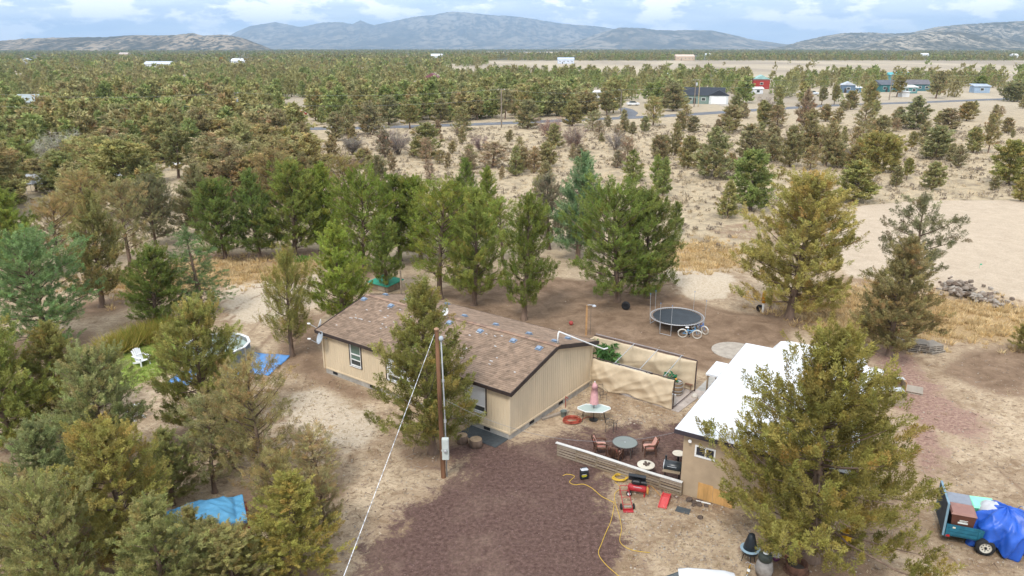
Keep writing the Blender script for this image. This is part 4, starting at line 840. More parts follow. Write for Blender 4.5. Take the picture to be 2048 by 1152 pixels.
fb = MB(); fb.box((HL / 2, .06, FN / 2), (HL - .1, .12, FN)); fb.box((HL - .06, HW / 2, FN / 2), (.12, HW - .1, FN)); fb.box((HL / 2, HW - .06, FN / 2), (HL - .1, .12, FN)); fb.box((.06, HW / 2, FN / 2), (.12, HW - .1, FN))
found = part('foundation', fb, CONC, house)
for x in (.9, 4.2, 7.8, 12.9): part('foundation_vent', MB().box((x, -.008, .2), (.42, .02, .17)), mat('black mesh', (.02, .02, .022), .8), found)
for y in (2.0, 4.9): part('foundation_vent', MB().box((HL + .008, y, .2), (.02, .42, .17)), mat('black mesh', (.02, .02, .022)), found)
def strip_wall(panels, L, holes, place, topf, zb):
    """4 ft sheets of grooved siding with real window openings; place(s, d, z) -> point, d = depth outwards"""
    for (a, b) in panels:
        mb = MB(); n = max(1, round((b - a) / .2)); w = (b - a) / n
        def piece(s0, s1, z0, z1, z1b, d0, d1):
            q = [place(s0, d0, z0), place(s1, d0, z0), place(s1, d0, z1b), place(s0, d0, z1), place(s0, d1, z0), place(s1, d1, z0), place(s1, d1, z1b), place(s0, d1, z1)]
            mb.add(q, [(0, 1, 2, 3), (4, 7, 6, 5), (0, 4, 5, 1), (1, 5, 6, 2), (2, 6, 7, 3), (3, 7, 4, 0)])
        for k in range(n):
            s0, s1 = a + k * w, a + (k + 1) * w; segs = [(zb, None)]; c = (s0 + s1) / 2
            for (h0, h1, z0, z1) in holes:
                if h0 < c < h1: segs = [(zb, z0), (z1, None)]
            for z0, z1 in segs:
                t0 = topf(s0) if z1 is None else z1; t1 = topf(s1) if z1 is None else z1
                piece(s0, s1, z0, t0, t1, -.09, -.006); g = .007
                piece(s0 + g, s1 - g, z0, t0, t1, -.006, .004 if k % 2 else .0055)
        part('siding_panel', mb, SIDING, house)
WIN = [(2.42, 3.36, 1.17, 2.62), (5.53, 7.85, 1.07, 2.45), (11.42, 12.84, 1.03, 2.60)]
pn = [(i * 1.2 + .006, (i + 1) * 1.2 - .006) for i in range(12)]
strip_wall(pn, HL, WIN, lambda s, d, z: (s, -d, z), lambda s: EV - .02, FN)
gp = [(i * 1.163 + .006, (i + 1) * 1.163 - .006) for i in range(7)]
strip_wall(gp, HW, [], lambda s, d, z: (HL + d, s, z), lambda s: EV - .03 + SL * min(s + .0, HW - s), FN)
strip_wall(gp, HW, [], lambda s, d, z: (-d, HW - s, z), lambda s: EV - .03 + SL * min(s, HW - s), FN)
part('back_wall', MB().box((HL / 2, HW - .04, (FN + EV) / 2), (HL - .2, .09, EV - FN - .04)), SIDING, house)
tb = MB()
for x, y in ((-.02, -.02), (HL + .02, -.02), (HL + .02, HW + .02), (-.02, HW + .02)): part('corner_board', MB().box((x, y, (FN + EV) / 2 - .01), (.11, .11, EV - FN)), SIDING, house)
part('sill_board', MB().box((HL / 2, -.02, FN + .03), (HL - .14, .045, .09)), SIDING, house); part('sill_board', MB().box((HL + .02, HW / 2, FN + .03), (.045, HW - .14, .09)), SIDING, house)
def house_window(h, kind_):
    x0, x1, z0, z1 = h; cx, cz = (x0 + x1) / 2, (z0 + z1) / 2; w, hh = x1 - x0, z1 - z0
    win = part('window', MB().box((cx, -.022, z1 + .035), (w + .14, .05, .07)).box((cx, -.022, z0 - .035), (w + .14, .05, .07)).box((x0 - .035, -.022, cz), (.07, .05, hh)).box((x1 + .035, -.022, cz), (.07, .05, hh)), BRNT, house)
    t = .065; fr = MB().box((cx, .005, z1 - t / 2), (w, .06, t)).box((cx, .005, z0 + t / 2), (w, .06, t)).box((x0 + t / 2, .005, cz), (t, .06, hh - 2 * t)).box((x1 - t / 2, .005, cz), (t, .06, hh - 2 * t))
    if kind_ == 0: fr.box((cx, .003, z0 + hh * .52), (w - 2 * t, .055, t)).box((cx, .003, z0 + hh * .28), (w - 2 * t, .05, .045))
    else: fr.box((cx, .003, z0 + hh * .24), (w - 2 * t, .05, .05))
    part('frame', fr, WHITE, win)
    part('sill', MB().box((cx, -.05, z0 - .02), (w + .05, .09, .025)), WHITE, win)
    if kind_ == 0:
        part('pane', MB().box((cx, .03, z0 + hh * .74), (w - .1, .01, hh * .42)), PANEG, win); part('pane', MB().box((cx, .03, z0 + hh * .39), (w - .1, .01, hh * .20)), PANEG, win); part('pane', MB().box((cx, .03, z0 + hh * .16), (w - .1, .01, hh * .22)), PANE, win)
    else:
        part('pane', MB().box((cx, .032, cz), (w - .1, .01, hh - .1)), PANE, win)
        part('blind', MB().box((cx, .018, z0 + hh * .61), (w - .13, .012, hh * .73)), BLIND, win)
for i, h in enumerate(WIN): house_window(h, 0 if i == 0 else 1)
# roof: deck, shingle courses, ridge caps, fascia
RX0, RX1, OV = -.32, HL + .30, .30; RY = HW / 2; ZE = EV - SL * OV + .10; ZR = ZE + SL * (RY + OV)
dk = MB()
for s in (0, 1):
    y0, y1 = (-OV, RY) if s == 0 else (HW + OV, RY); t = .09
    dk.add([(RX0, y0, ZE), (RX1, y0, ZE), (RX1, y1, ZR), (RX0, y1, ZR), (RX0, y0, ZE - t), (RX1, y0, ZE - t), (RX1, y1, ZR - t), (RX0, y1, ZR - t)], [(0, 1, 2, 3), (4, 7, 6, 5), (0, 4, 5, 1), (1, 5, 6, 2), (3, 2, 6, 7), (0, 3, 7, 4)])
roof = part('roof', dk, DECKM, house)
def shingles():
    rng = np.random.default_rng(4); V, Fq, T = [], [], []; LS = math.hypot(RY + OV, ZR - ZE); cs = .142; n = int(LS / cs)
    for side in (0, 1):
        sg = 1 if side == 0 else -1; yb = -OV if side == 0 else HW + OV; dy, dz = sg * (RY + OV) / LS, (ZR - ZE) / LS; ny, nz_ = -dz * sg, (RY + OV) / LS
        for r in range(n + 1):
            a = r * cs; b = min(a + cs * 1.5, LS); x = RX0 - rng.uniform(0, .3)
            while x < RX1:
                w = rng.choice([.16, .24, .30, .36]); xa, xb = max(x, RX0), min(x + w - .006, RX1); x += w
                if xb - xa < .02: continue
                t0, t1 = .022 + rng.uniform(0, .008), .006; lift = rng.uniform(0, .006)
                # worn to purple-brown in drifts
                wear = .5 + .5 * math.sin(xa * .55 + 1.1 * math.sin(a * 1.3 + side)) * math.cos(a * .9 + xa * .2)
                base = np.array((.295, .208, .148)) * (1 - .16 * wear)
                u = rng.random(); c = base * rng.uniform(.88, 1.12) * (.78 if u < .10 else 1.10 if u > .9 else 1)
                if side == 1: c = base * rng.uniform(.88, 1.1)
                o = len(V)
                for (s, xx, t) in ((a, xa, t0 + lift), (a, xb, t0 + lift), (b, xb, t1), (b, xa, t1), (a, xa, -.0), (a, xb, -.0)):
                    V.append((xx, yb + dy * s + ny * t, ZE + dz * s + nz_ * t)); T.append(c)
                Fq += ([(o, o + 1, o + 2, o + 3), (o + 4, o + 5, o + 1, o)] if side == 0 else [(o + 3, o + 2, o + 1, o), (o, o + 1, o + 5, o + 4)])
    return npmesh('shingles', V, Fq, [SHINGLE], T)
tag(link('shingles', shingles(), roof), kind='stuff')
rc = MB(); an = math.atan(SL)
rc.add([(-.16, -.17, -.028), (.16, -.17, -.028), (.16, 0, .022), (-.16, 0, .012), (-.16, .17, -.028), (.16, .17, -.028), (-.16, -.17, -.05), (.16, -.17, -.05), (-.16, .17, -.05), (.16, .17, -.05)], [(0, 1, 2, 3), (3, 2, 5, 4), (6, 7, 1, 0), (4, 5, 9, 8), (1, 7, 9, 5, 2), (0, 3, 4, 8, 6)])
rcm = [rc.mesh('ridge_cap', mat('ridge shingle ' + str(i), c, .95, .25, 6)) for i, c in enumerate(((.30, .19, .13), (.24, .155, .115), (.33, .22, .155)))]
for k in range(int((RX1 - RX0) / .25)): link('ridge_cap', rcm[TR.randrange(3)], roof, (RX0 + .16 + k * .25, RY, ZR + .045 + .001 * (k % 2)))
fs = .20; part('fascia', MB().box(((RX0 + RX1) / 2, -OV - .022, ZE - .07), (RX1 - RX0 + .05, .035, fs)), BRNT, roof); part('fascia', MB().box(((RX0 + RX1) / 2, HW + OV + .022, ZE - .07), (RX1 - RX0 + .05, .035, fs)), BRNT, roof)
for xx in (RX0 - .022, RX1 + .022):
    for s in (0, 1):
        y0 = -OV - .04 if s == 0 else HW + OV + .04
        part('rake_board', MB().bar((xx, y0, ZE - .065 - .01), (xx, RY, ZR - .062), .035, fs + .04), BRNT, roof)
def roof_pt(px, py):
    o = Vector((0, 0, HC)); d = ray(px, py)
    for k in range(3000):
        p = o + d * (34 + k * .012); l = p - HA; x, y = l.dot(HU), l.dot(HV); z = ZR - SL * abs(y - RY)
        if p.z < z + .03: return x, y, z
    return None
vb = MB().rbox((0, 0, .075), (.30, .26, .09), .03).box((0, 0, .012), (.38, .34, .02)); vbm = vb.mesh('roof_vent', VENTB)
for px, py in [(728, 599), (782, 612), (960, 663), (1026.5, 682), (1078, 697), (899, 646), (763, 588), (814, 600), (894, 608.5), (929, 632.5), (991.6, 650), (1058, 668), (1135.6, 677.5), (1109, 683)]:
    q = roof_pt(px, py)
    if q: link('roof_vent', vbm, house, (max(RX0 + .3, q[0]), min(q[1], HW - .1), ZR - SL * abs(min(q[1], HW - .1) - RY) + .028), rot=(an if q[1] < RY else -an, 0, 0))
sp = MB()
for _ in range(34):
    x, y = (TR.uniform(.4, 5.2), TR.uniform(.6, 3.6)) if TR.random() < .66 else (TR.uniform(8, 14), TR.uniform(.6, 3.8)); z = ZR - SL * abs(y - RY) + .05
    sp.box((x, y, z), (TR.uniform(.08, .24), TR.uniform(.035, .07), .012), M=Matrix.Rotation(an, 3, 'X') @ Matrix.Rotation(TR.uniform(-.3, .3), 3, 'Z'))
tag(part('torn_shingle_bits', sp, mat('pale torn shingle', (.55, .53, .52), .8), roof), kind='stuff')

# ---- satellite dishes
DISHM = mat('grey dish metal', (.36, .40, .44), .5, .1, 4); GALV = mat('galvanised steel', (.50, .51, .52), .45, .12, 6, metal=.35)
def dish(loc, aim, rz, label, r, sx=1.0, arm=.75, mount=(0, 0, -.5), m=DISHM):
    d = thing('satellite_dish', label, 'satellite dish', loc, rz); M = Vector(aim).to_track_quat('Z', 'Y').to_matrix()
    prof = [(0.001, 0), (r * .35, .012), (r * .7, .05), (r, .11), (r + .012, .115), (r, .095), (r * .7, .035), (r * .35, -.004), (.001, -.014)]
    part('reflector', MB().lathe(prof, n=24, M=M @ Matrix.Diagonal((sx, 1, 1)), close=False), m, d, True)
    tip = M @ Vector((0, -r * .5, arm)); part('feed_arm', MB().tube([M @ Vector((0, -r * .95, .05)), tip], .018, 6), GALV, d)
    part('receiver', MB().rbox(tip, (.2, .09, .09), .02).lathe([(.035, -.07), (.05, .02)], tip, 8), WHITE, d)
    part('mount', MB().tube([(0, 0, 0), Vector(mount) * .6 + M @ Vector((0, 0, -.12)) * .4, mount], .022, 6).rbox(mount, (.1, .1, .1), .02), GALV, d); return d
p = HP(.35, -.42, 2.55); dish(p, (-.75, -.55, .42), 0, 'grey satellite dish on the front wall at the left corner of the house', .40, .85, .75, (.24, .30, -.18))
p = HP(-.45, .25, 3.05); dish(p, (-.9, -.1, .35), 0, 'white satellite dish edge-on at the left eave of the house', .34, .8, .7, (.25, .0, -.28), WHITE)
q = roof_pt(893, 636); p = HP(q[0], q[1], q[2] + .42); dish(p, (-.55, -.75, .45), 0, 'white satellite dish on the roof ridge of the house', .27, .8, .4, (0, .0, -.40), WHITE)
# ---- white pipe from the roof to the tarp screen
a = HP(HL - .02, 4.45, ZR - SL * .4 + .03); b = a + Vector((.05, .05, .62)); e_ = HP(HL + .55, 8.7, 2.35)
solo('roof_pipe', MB().tube([a, b, b + Vector((.03, .05, .06)), (b + e_) / 2 + Vector((0, 0, .03)), e_, e_ + Vector((.25, .1, .03))], .045, 8), WHITE, 'white pipe bent from the house roof to the tarp screen', 'pipe', smooth=True)
# ---- mat and log rounds by the front door
RUB = mat('dark grey rubber', (.075, .085, .09), .8, .2, 5); ENDW = mat('cut log wood', (.42, .30, .19), .9, .25, 5, .2)
p = G(968, 872); solo('door_mat', MB().rbox((0, 0, .02), (2.5, 1.25, .04), .01), RUB, 'dark grey rubber mat at the front corner of the house', 'mat', (p.x, p.y, 0), HRZ)
for px, py, r, h, lb in [(952, 892, .33, .42, 'squat log round at the end of the rubber mat'), (925, 885, .28, .45, 'log round half hidden by the juniper')]:
    g = G(px, py); t = thing('log_round', lb, 'log', (g.x, g.y, 0), .4); part('bark', MB().lathe([(r * 1.05, 0), (r, h * .5), (r * .97, h - .012)], n=14), BARK, t, True); part('cut_face', MB().lathe([(r * .95, h - .014), (r * .93, h)], n=14), ENDW, t)

# ------------------------------------------------------------------ service pole, wires
POLEW = mat('creosoted pole wood', (.19, .095, .05), .85, .45, 3, .3, 20, aniso=(1, 1, .12)); BLACK = mat('black metal', (.018, .018, .02), .45, .3, 5); WIRE = mat('pale wire', (.62, .62, .62), .6, .1, 4)
g = G(887, 955); PH = ZH(g, 659); lean = Vector((-.10, .0, PH))
pole = thing('service_pole', 'brown wooden service pole with meter box in front of the house', 'pole', (g.x, g.y, 0))
part('shaft', MB().tube([(0, 0, -.4), (0, 0, 0), tuple(lean * .5), tuple(lean)], [.12, .115, .105, .09], 12), POLEW, pole, True)
cd = part('conduit', MB().tube([(.17, -.06, .1), (.16, -.06, 3.4), (.09, -.06, PH - .5)], .034, 8), mat('dull conduit', (.36, .37, .38), .6), pole, True)
part('coupling', MB().tube([(.165, -.06, 2.95), (.163, -.06, 3.1)], .062, 8).tube([(.13, -.06, 5.0), (.128, -.06, 5.12)], .06, 8), GALV, cd)
part('weather_head', MB().lathe([(.05, 0), (.10, .05), (.11, .14), (.06, .22), (.01, .24)], (.1, -.1, PH - .5), 10), mat('grey cast cap', (.42, .46, .5), .5), pole, True)
z0, z1 = ZH(g, 913), ZH(g, 871); mb_ = part('meter_box', MB().rbox((.16, -.24, (z0 + z1) / 2), (.32, .20, z1 - z0), .02), mat('grey meter box', (.52, .56, .53), .5, .08, 3), pole)
part('meter', MB().lathe([(.085, 0), (.085, .08), (.06, .12), (.005, .125)], (.16, -.34, (z0 + z1) / 2 - .05), 12, Matrix.Rotation(math.pi / 2, 3, 'X')), glass('meter glass', (.35, .35, .35), .15), mb_, True)
part('box_door', MB().box((.16, -.347, z1 - .3), (.26, .012, .48)), mat('grey meter box', (.55, .56, .55)), mb_)
part('bolt', MB().box((-.02, -.14, z0 + .4), (.06, .06, .06)), GALV, pole)
part('cap', MB().lathe([(.125, 0), (.12, .05), (.04, .10)], (lean.x, lean.y, PH - .01), 10), mat('weathered pole top', (.36, .22, .14), .9), pole, True)
def stripe_wire():
    m = bpy.data.materials.new('twisted cable'); m.use_nodes = True; N, L = m.node_tree.nodes, m.node_tree.links; b = N['Principled BSDF']; b.inputs['Roughness'].default_value = .5
    tc = N.new('ShaderNodeTexCoord'); n = N.new('ShaderNodeTexNoise'); n.inputs['Scale'].default_value = 4.5; n.inputs['Detail'].default_value = 1; L.new(tc.outputs['Object'], n.inputs[0])
    r = N.new('ShaderNodeValToRGB'); r.color_ramp.elements[0].position = .46; r.color_ramp.elements[0].color = (.36, .36, .37, 1); r.color_ramp.elements[1].position = .50; r.color_ramp.elements[1].color = (.78, .78, .78, 1)
    L.new(n.outputs[0], r.inputs[0]); L.new(r.outputs[0], b.inputs['Base Color']); return m
CABLE = stripe_wire()
def wire(name, a, b, sag, r, m, label, n=14, n2=5):
    a, b = Vector(a), Vector(b); pts = [a.lerp(b, k / n) - Vector((0, 0, sag * 4 * (k / n) * (1 - k / n))) for k in range(n + 1)]
    return solo(name, MB().tube(pts, r, n2), m, label, 'wire')
top = Vector((g.x + lean.x, g.y, PH - .2))
wire('service_cable', top + Vector((-.1, -.1, 0)), G(607, 1364, 6.2), .05, .0105, CABLE, 'twisted white cable running from the pole top down to the lower left', 30)
wire('guy_wire', (g.x - .05, g.y + .1, PH - 1.6), G(826, 906), 0, .012, mat('dark wire', (.10, .09, .085), .6), 'thin dark guy wire anchored left of the service pole')
sb_ = G(1350, 857, 3.35)
wire('drop_cable', (g.x + .12, g.y + .1, ZH(g, 800)), (sb_.x, sb_.y, 3.15), 1.15, .007, mat('grey wire', (.26, .26, .27), .6), 'sagging grey cable from the pole to the white-roofed outbuilding', 24)

# ------------------------------------------------------------------ tarp screen beside the house
TARP = mat('tan canvas tarp', (.60, .485, .335), .75, .10, 2.0, .1, 9); PIPE = mat('dark brown pipe', (.085, .055, .05), .5, .25, 6)
def tarp_mesh(p0, p1, z0, z1, amp, seed, nx=54, nz=20, sag=.0, out=Vector((0, -1, 0))):
    """hanging cloth with diagonal folds"""
    rng = random.Random(seed); p0, p1 = Vector(p0), Vector(p1); fl = [(rng.uniform(3, 9), rng.uniform(-1.5, 3.2), rng.uniform(0, 6), rng.uniform(.3, 1)) for _ in range(9)]; rows = []
    for j in range(nz + 1):
        v = j / nz; row = []
        for i in range(nx + 1):
            u = i / nx; k = math.sin(math.pi * v) ** .5 if v < 1 else 0; k = max(k, (1 - v) * .6)
            d = 0
            for a, b, c, w in fl:
                ph_ = a * u * 1.6 + b * (1 - v) ** 1.4 * 2.2 + c; d += w * (1 - abs(math.sin(ph_ * .5))) ** 2.2
            d = d * .55 + .10 * math.sin(u * 31 + v * 9 + seed) * (1 - v) + .10 * math.sin(u * 13 - v * 17)
            zb = z0 + sag * math.sin(math.pi * u * 3 + seed) * .5 + sag * .4 * math.sin(u * 17)
            row.append(p0.lerp(p1, u) + out * (amp * d * k) + Vector((0, 0, zb + (z1 - zb) * v - .03 * abs(math.sin(u * math.pi * 5)) * (v > .95))))
        rows.append(row)
    return MB().grid(rows)
scr = thing('tarp_screen', 'tan tarp screen on a dark pipe frame beside the house', 'tarp screen', HP(HL + .12, HW + .08), HRZ)
NW, FX0, FX1, DY = 5.25, -1.62, 5.3, 2.95
solid(part('tarp', tarp_mesh((0, -.03, 0), (NW, -.03, 0), .10, 1.84, .20, 3, 90, 30, sag=.12), TARP, scr, True), .008)
solid(part('tarp', tarp_mesh((FX0, DY - .05, 0), (FX1, DY - .05, 0), .08, 1.96, .17, 8, 100, 26, out=Vector((0, -1, 0))), TARP, scr, True), .008)
solid(part('tarp', tarp_mesh((FX0, .9, 0), (FX0, DY - .06, 0), .1, 1.95, .08, 5, 18, 14, out=Vector((1, 0, 0))), TARP, scr, True), .008)
for x in (.02, 1.75, 3.5, NW): part('post', MB().tube([(x, .02, 0), (x, .02, 1.87)], .032, 6), PIPE, scr)
for x in (FX0, -.2, 1.2, 2.6, 3.95, FX1): part('post', MB().tube([(x, DY, 0), (x, DY, 2.0)], .038, 6), PIPE, scr)
part('top_rail', MB().tube([(0, .02, 1.87), (NW + .02, .02, 1.87)], .03, 6), PIPE, scr)
part('top_rail', MB().tube([(FX0, DY, 2.0), (FX1, DY, 2.0)], .034, 6), PIPE, scr); part('top_rail', MB().tube([(FX0, DY + .16, 2.03), (4.4, DY + .12, 2.03)], .025, 6), mat('grey pipe', (.34, .31, .32), .5), scr)
for xa, xb in ((1.15, 1.15), (2.75, 2.75), (4.3, 4.3)): part('cross_bar', MB().tube([(xa + .3, .02, 1.88), (xb, DY + .1, 2.05)], .022, 6), GALV, scr)
part('side_rail', MB().tube([(FX1, DY, .15), (NW, .1, .12)], .025, 5), PIPE, scr)
def slab(name, pts, z, m):
    P = [G(*p) for p in pts]; return tag(link(name, MB().prism([(p.x, p.y) for p in P], -.15, z).mesh(name, m)), kind='structure')
pts = [HP(HL + .2, HW + .15), HP(HL + 5.8, HW - .05), HP(HL + 6.0, HW + 3.3), HP(HL + .2, HW + 3.0)]
tag(link('patio_slab', MB().prism([(p.x, p.y) for p in pts], -.15, .035).mesh('patio_slab', mat('pinkish concrete', (.47, .40, .35), .9, .2, 1.5, .2))), kind='structure')
slab('walk', [(1388, 784), (1440, 735), (1470, 742), (1445, 800), (1402, 806)], .028, CONC)
ce = G(1470, 702); tag(link('round_pad', MB().prism([(ce.x + 1.55 * math.cos(a / 24 * 6.2832), ce.y + 1.55 * math.sin(a / 24 * 6.2832)) for a in range(24)], -.1, .04).mesh('round_pad', mat('old concrete', (.42, .365, .30), .9, .2, 2))), kind='structure')
def local(px, py, z=0):
    p = G(px, py, z) - HP(HL + .12, HW + .08); return p.dot(HU), p.dot(HV)
# grey-topped bench inside the screen
p = HP(HL + 1.75, HW + 1.75); t = thing('covered_bench', 'long grey-topped bench inside the tarp screen', 'bench', (p.x, p.y, .035), HRZ)
gr = MB(); rows = [[(x, .55 * math.cos(a) , .80 + .12 * math.sin(a)) for a in np.linspace(math.pi, 0, 8)] for x in (-1.25, -.4, .4, 1.25)]; gr.grid(rows)
solid(part('cover', gr, mat('grey canvas', (.40, .385, .36), .9, .15, 3, .1), t, True), .02); part('side', MB().box((0, -.54, .42), (2.48, .03, .76)).box((0, .54, .42), (2.48, .03, .76)), TARP, t); part('end', MB().box((1.24, 0, .42), (.03, 1.04, .78)), RUB, t); part('end', MB().box((-1.24, 0, .42), (.03, 1.04, .78)), RUB, t)
# plants
PLANT = leafmat('broad leaves', .3)
def potted(name, loc, label, h, spread, n, ll, col, pot, seed, base=.45):
    t = thing(name, label, 'plant', loc); part('pot', MB().lathe([(.14, 0), (.20, .34), (.22, .36), (.19, .36), (.18, .30)], n=14), pot, t, True)
    b = MB(); rng = np.random.default_rng(seed); A, D = [], []
    for i in range(9):
        az = i * 2.4; e = np.array([math.cos(az) * spread * rng.uniform(.3, 1), math.sin(az) * spread * rng.uniform(.3, 1), h * rng.uniform(.6, 1)]); b.tube([(0, 0, .25), tuple(e * .5 + np.array([0, 0, .2])), tuple(e)], [.022, .015, .007], 5)
        for _ in range(n // 9): A.append(e * rng.uniform(base, 1) + rng.normal(0, .10, 3)); D.append(np.array([math.cos(az), math.sin(az), -.25]) + rng.normal(0, .5, 3))
    part('stem', b, mat('plant stem', (.20, .17, .07), .9), t, True)
    V, T = foliage(rng, np.array(A), unit(np.array(D)), .12, .06, 3, ll, ll * .3, 0); o = link('leaves', npmesh('leaves', V, np.arange(len(V)).reshape(-1, 3), [PLANT], T), t); o.color = (*col, 1)
TERRA = mat('terracotta', (.42, .19, .11), .85, .2, 4)
p = HP(HL - .35, HW + 2.35); potted('potted_plant', (p.x, p.y, .035), 'bushy green potted plant at the left end of the tarp screen', 1.95, .85, 130, .34, (.11, .22, .07), TERRA, 2)
g = G(1338, 786); potted('potted_plant', (g.x, g.y, .035), 'blue-green potted shrub beside the barrel', 1.55, .36, 110, .2, (.05, .24, .12), TERRA, 5, .35)
g = G(1353, 789); bt = thing('barrel', 'weathered wooden barrel with steel hoops inside the tarp screen', 'barrel', (g.x, g.y, .035))
def stave_mesh(): return MB().add([(math.cos(a) * r, math.sin(a) * r, z) for z, r in ((0, .29), (.42, .35), (.86, .29)) for a in (-.128, .128)] + [(math.cos(a) * (r - .03), math.sin(a) * (r - .03), z) for z, r in ((0, .29), (.42, .35), (.86, .29)) for a in (-.128, .128)], [(0, 1, 3, 2), (2, 3, 5, 4), (7, 6, 8, 9), (9, 8, 10, 11), (0, 2, 8, 6), (2, 4, 10, 8), (1, 7, 9, 3), (3, 9, 11, 5), (4, 5, 11, 10), (0, 6, 7, 1)]).mesh('stave', mat('grey oak stave', (.30, .21, .13), .85, .3, 6, .2))
sm_ = stave_mesh()
for k in range(24): link('stave', sm_, bt, rz=k * math.pi / 12)
for z, r in ((.1, .318), (.30, .350), (.56, .350), (.78, .315)): part('hoop', MB().lathe([(r, z - .025), (r + .006, z - .025), (r + .006, z + .025), (r, z + .025)], n=24), GALV, bt)
part('head', MB().lathe([(.26, .78), (.262, .80)], n=20), mat('barrel lid wood', (.34, .25, .17), .9, .25, 5), bt)
g = G(1346, 778); solo('flower', MB().tube([(0, 0, 0), (0, 0, .12)], .012, 5).lathe([(.01, .10), (.085, .13), (.075, .19), (.01, .22)], n=9), mat('orange petals', (.80, .36, .04), .7), 'orange flower head on the barrel lid', 'flower', (bt.location.x - .1, bt.location.y - .02, .835), smooth=True)
def slat_chair(loc, rz, label):
    t = thing('metal_chair', label, 'chair', loc, rz); fm = mat('rusty steel frame', (.20, .10, .065), .7, .3, 6)
    for x in (-.2, .2):
        part('leg', MB().tube([(x, -.2, 0), (x, -.2, .44)], .014, 5), fm, t); part('leg', MB().tube([(x, .2, 0), (x, .2, .45), (x, .26, .98)], .014, 5), fm, t)
    part('seat', MB().box((0, 0, .445), (.42, .42, .025)), fm, t)
    for z in (.66, .82, .96): part('back_rail', MB().bar((-.2, .225 + (z - .45) * .07, z), (.2, .225 + (z - .45) * .07, z), .02, .035), fm, t)
    return t
g = G(1379, 782); slat_chair((g.x, g.y, .035), -.9, 'rusty ladder-back metal chair inside the tarp screen')
g = G(1389, 795); solo('garden_ornament', MB().lathe([(.05, 0), (.17, .03), (.18, .12), (.10, .22), (.02, .25)], n=10), mat('white plaster', (.62, .57, .5), .8), 'small white plaster ornament at the end of the tarp screen', 'ornament', (g.x, g.y, 0), smooth=True)
g = G(1346, 812); solo('utility_box', MB().rbox((0, 0, .36), (.22, .16, .72), .02), WHITE, 'slim white box standing at the front post of the tarp screen', 'box', (g.x, g.y, .03), HRZ)

# ------------------------------------------------------------------ pink umbrella, glass table, hose
g = G(1187, 840); u = thing('garden_umbrella', 'closed pink garden umbrella standing through the glass table', 'umbrella', (g.x, g.y, 0)); PINK = mat('faded pink canvas', (.72, .40, .40), .8, .15, 4, .2)
part('pole', MB().tube([(0, 0, .04), (0, 0, 2.3)], .02, 8), BLACK, u); part('base', MB().lathe([(.24, 0), (.24, .05), (.05, .09), (.03, .2)], n=16), BLACK, u)
cv = MB(); rings = []
for z, r in ((1.02, .21), (1.25, .185), (1.6, .155), (1.95, .12), (1.96, .15), (2.12, .10), (2.27, .03)): rings.append([((r * (1 + .28 * (k % 2))) * math.cos(k * math.pi / 8), (r * (1 + .28 * (k % 2))) * math.sin(k * math.pi / 8), z) for k in range(17)])
cv.grid(rings); part('canopy', cv, PINK, u, True); part('finial', MB().lathe([(.025, 2.26), (.03, 2.31), (.005, 2.35)], n=8), WHITE, u)
tb_ = thing('glass_table', 'white-framed glass patio table under the pink umbrella', 'table', (g.x, g.y, 0), -.08); GLS = glass('frosted table glass', (.42, .50, .46), .2)
oc = [(-.88, .1), (-.88, -.12), (-.45, -.46), (.45, -.46), (.9, .0), (.88, .2), (.42, .48), (-.42, .48)]
part('table_top', MB().prism([(x * .97, y * .97) for x, y in oc], .70, .712), GLS, tb_); part('rim', MB().tube([(x, y, .706) for x, y in oc], .028, 6, True), WHITE, tb_)
for x, y in ((-.6, -.25), (.6, -.25), (.6, .3), (-.6, .3)): part('leg', MB().tube([(x * 1.05, y * 1.05, 0), (x * .85, y * .85, .69)], .016, 6), BLACK, tb_)
def wire_chair(loc, rz, label):
    t = thing('wire_chair', label, 'chair', loc, rz); W_ = mat('black wire', (.05, .05, .055), .5)
    for x in (-.22, .22):
        part('leg', MB().tube([(x, -.22, 0), (x, -.2, .42)], .011, 5), W_, t); part('leg', MB().tube([(x, .24, 0), (x, .2, .42), (x, .3, .85)], .011, 5), W_, t); part('armrest', MB().tube([(x, -.2, .42), (x * 1.15, -.2, .62), (x * 1.15, .24, .64)], .011, 5), W_, t)
    s = MB(); b2 = MB()
    for k in range(6): s.tube([(-.22 + k * .088, -.2, .42), (-.22 + k * .088, .2, .42)], .007, 4); b2.tube([(-.2 + k * .08, .21, .45), (-.2 + k * .08, .3, .85)], .007, 4)
    part('seat', s.tube([(-.22, -.2, .42), (.22, -.2, .42), (.22, .2, .42), (-.22, .2, .42)], .011, 5, True), W_, t); part('backrest', b2.tube([(-.22, .3, .85), (.22, .3, .85)], .011, 5), W_, t)
g2 = G(1222, 862); wire_chair((g2.x, g2.y, 0), 2.6, 'black wire chair lying right of the glass table'); g2 = G(1203, 800); wire_chair((g2.x, g2.y, 0), .4, 'black wire chair behind the pink umbrella')
g = G(1144, 843); hp_ = []
for k in range(150):
    a = k * .36; r = .36 + .07 * math.sin(k * .21) + .03 * math.sin(k * .77); hp_.append((r * 1.15 * math.cos(a), r * math.sin(a), .03 + .018 * (k / 20) + .02 * math.sin(k * .5) ** 2))
hp_ += [(.55, .2, .03), (.9, .5, .025), (1.3, .45, .025)]; solo('garden_hose', MB().tube(hp_, .021, 6), mat('red rubber hose', (.42, .085, .05), .6, .2, 4), 'coiled red garden hose on the ground left of the glass table', 'hose', (g.x, g.y, 0), smooth=True)
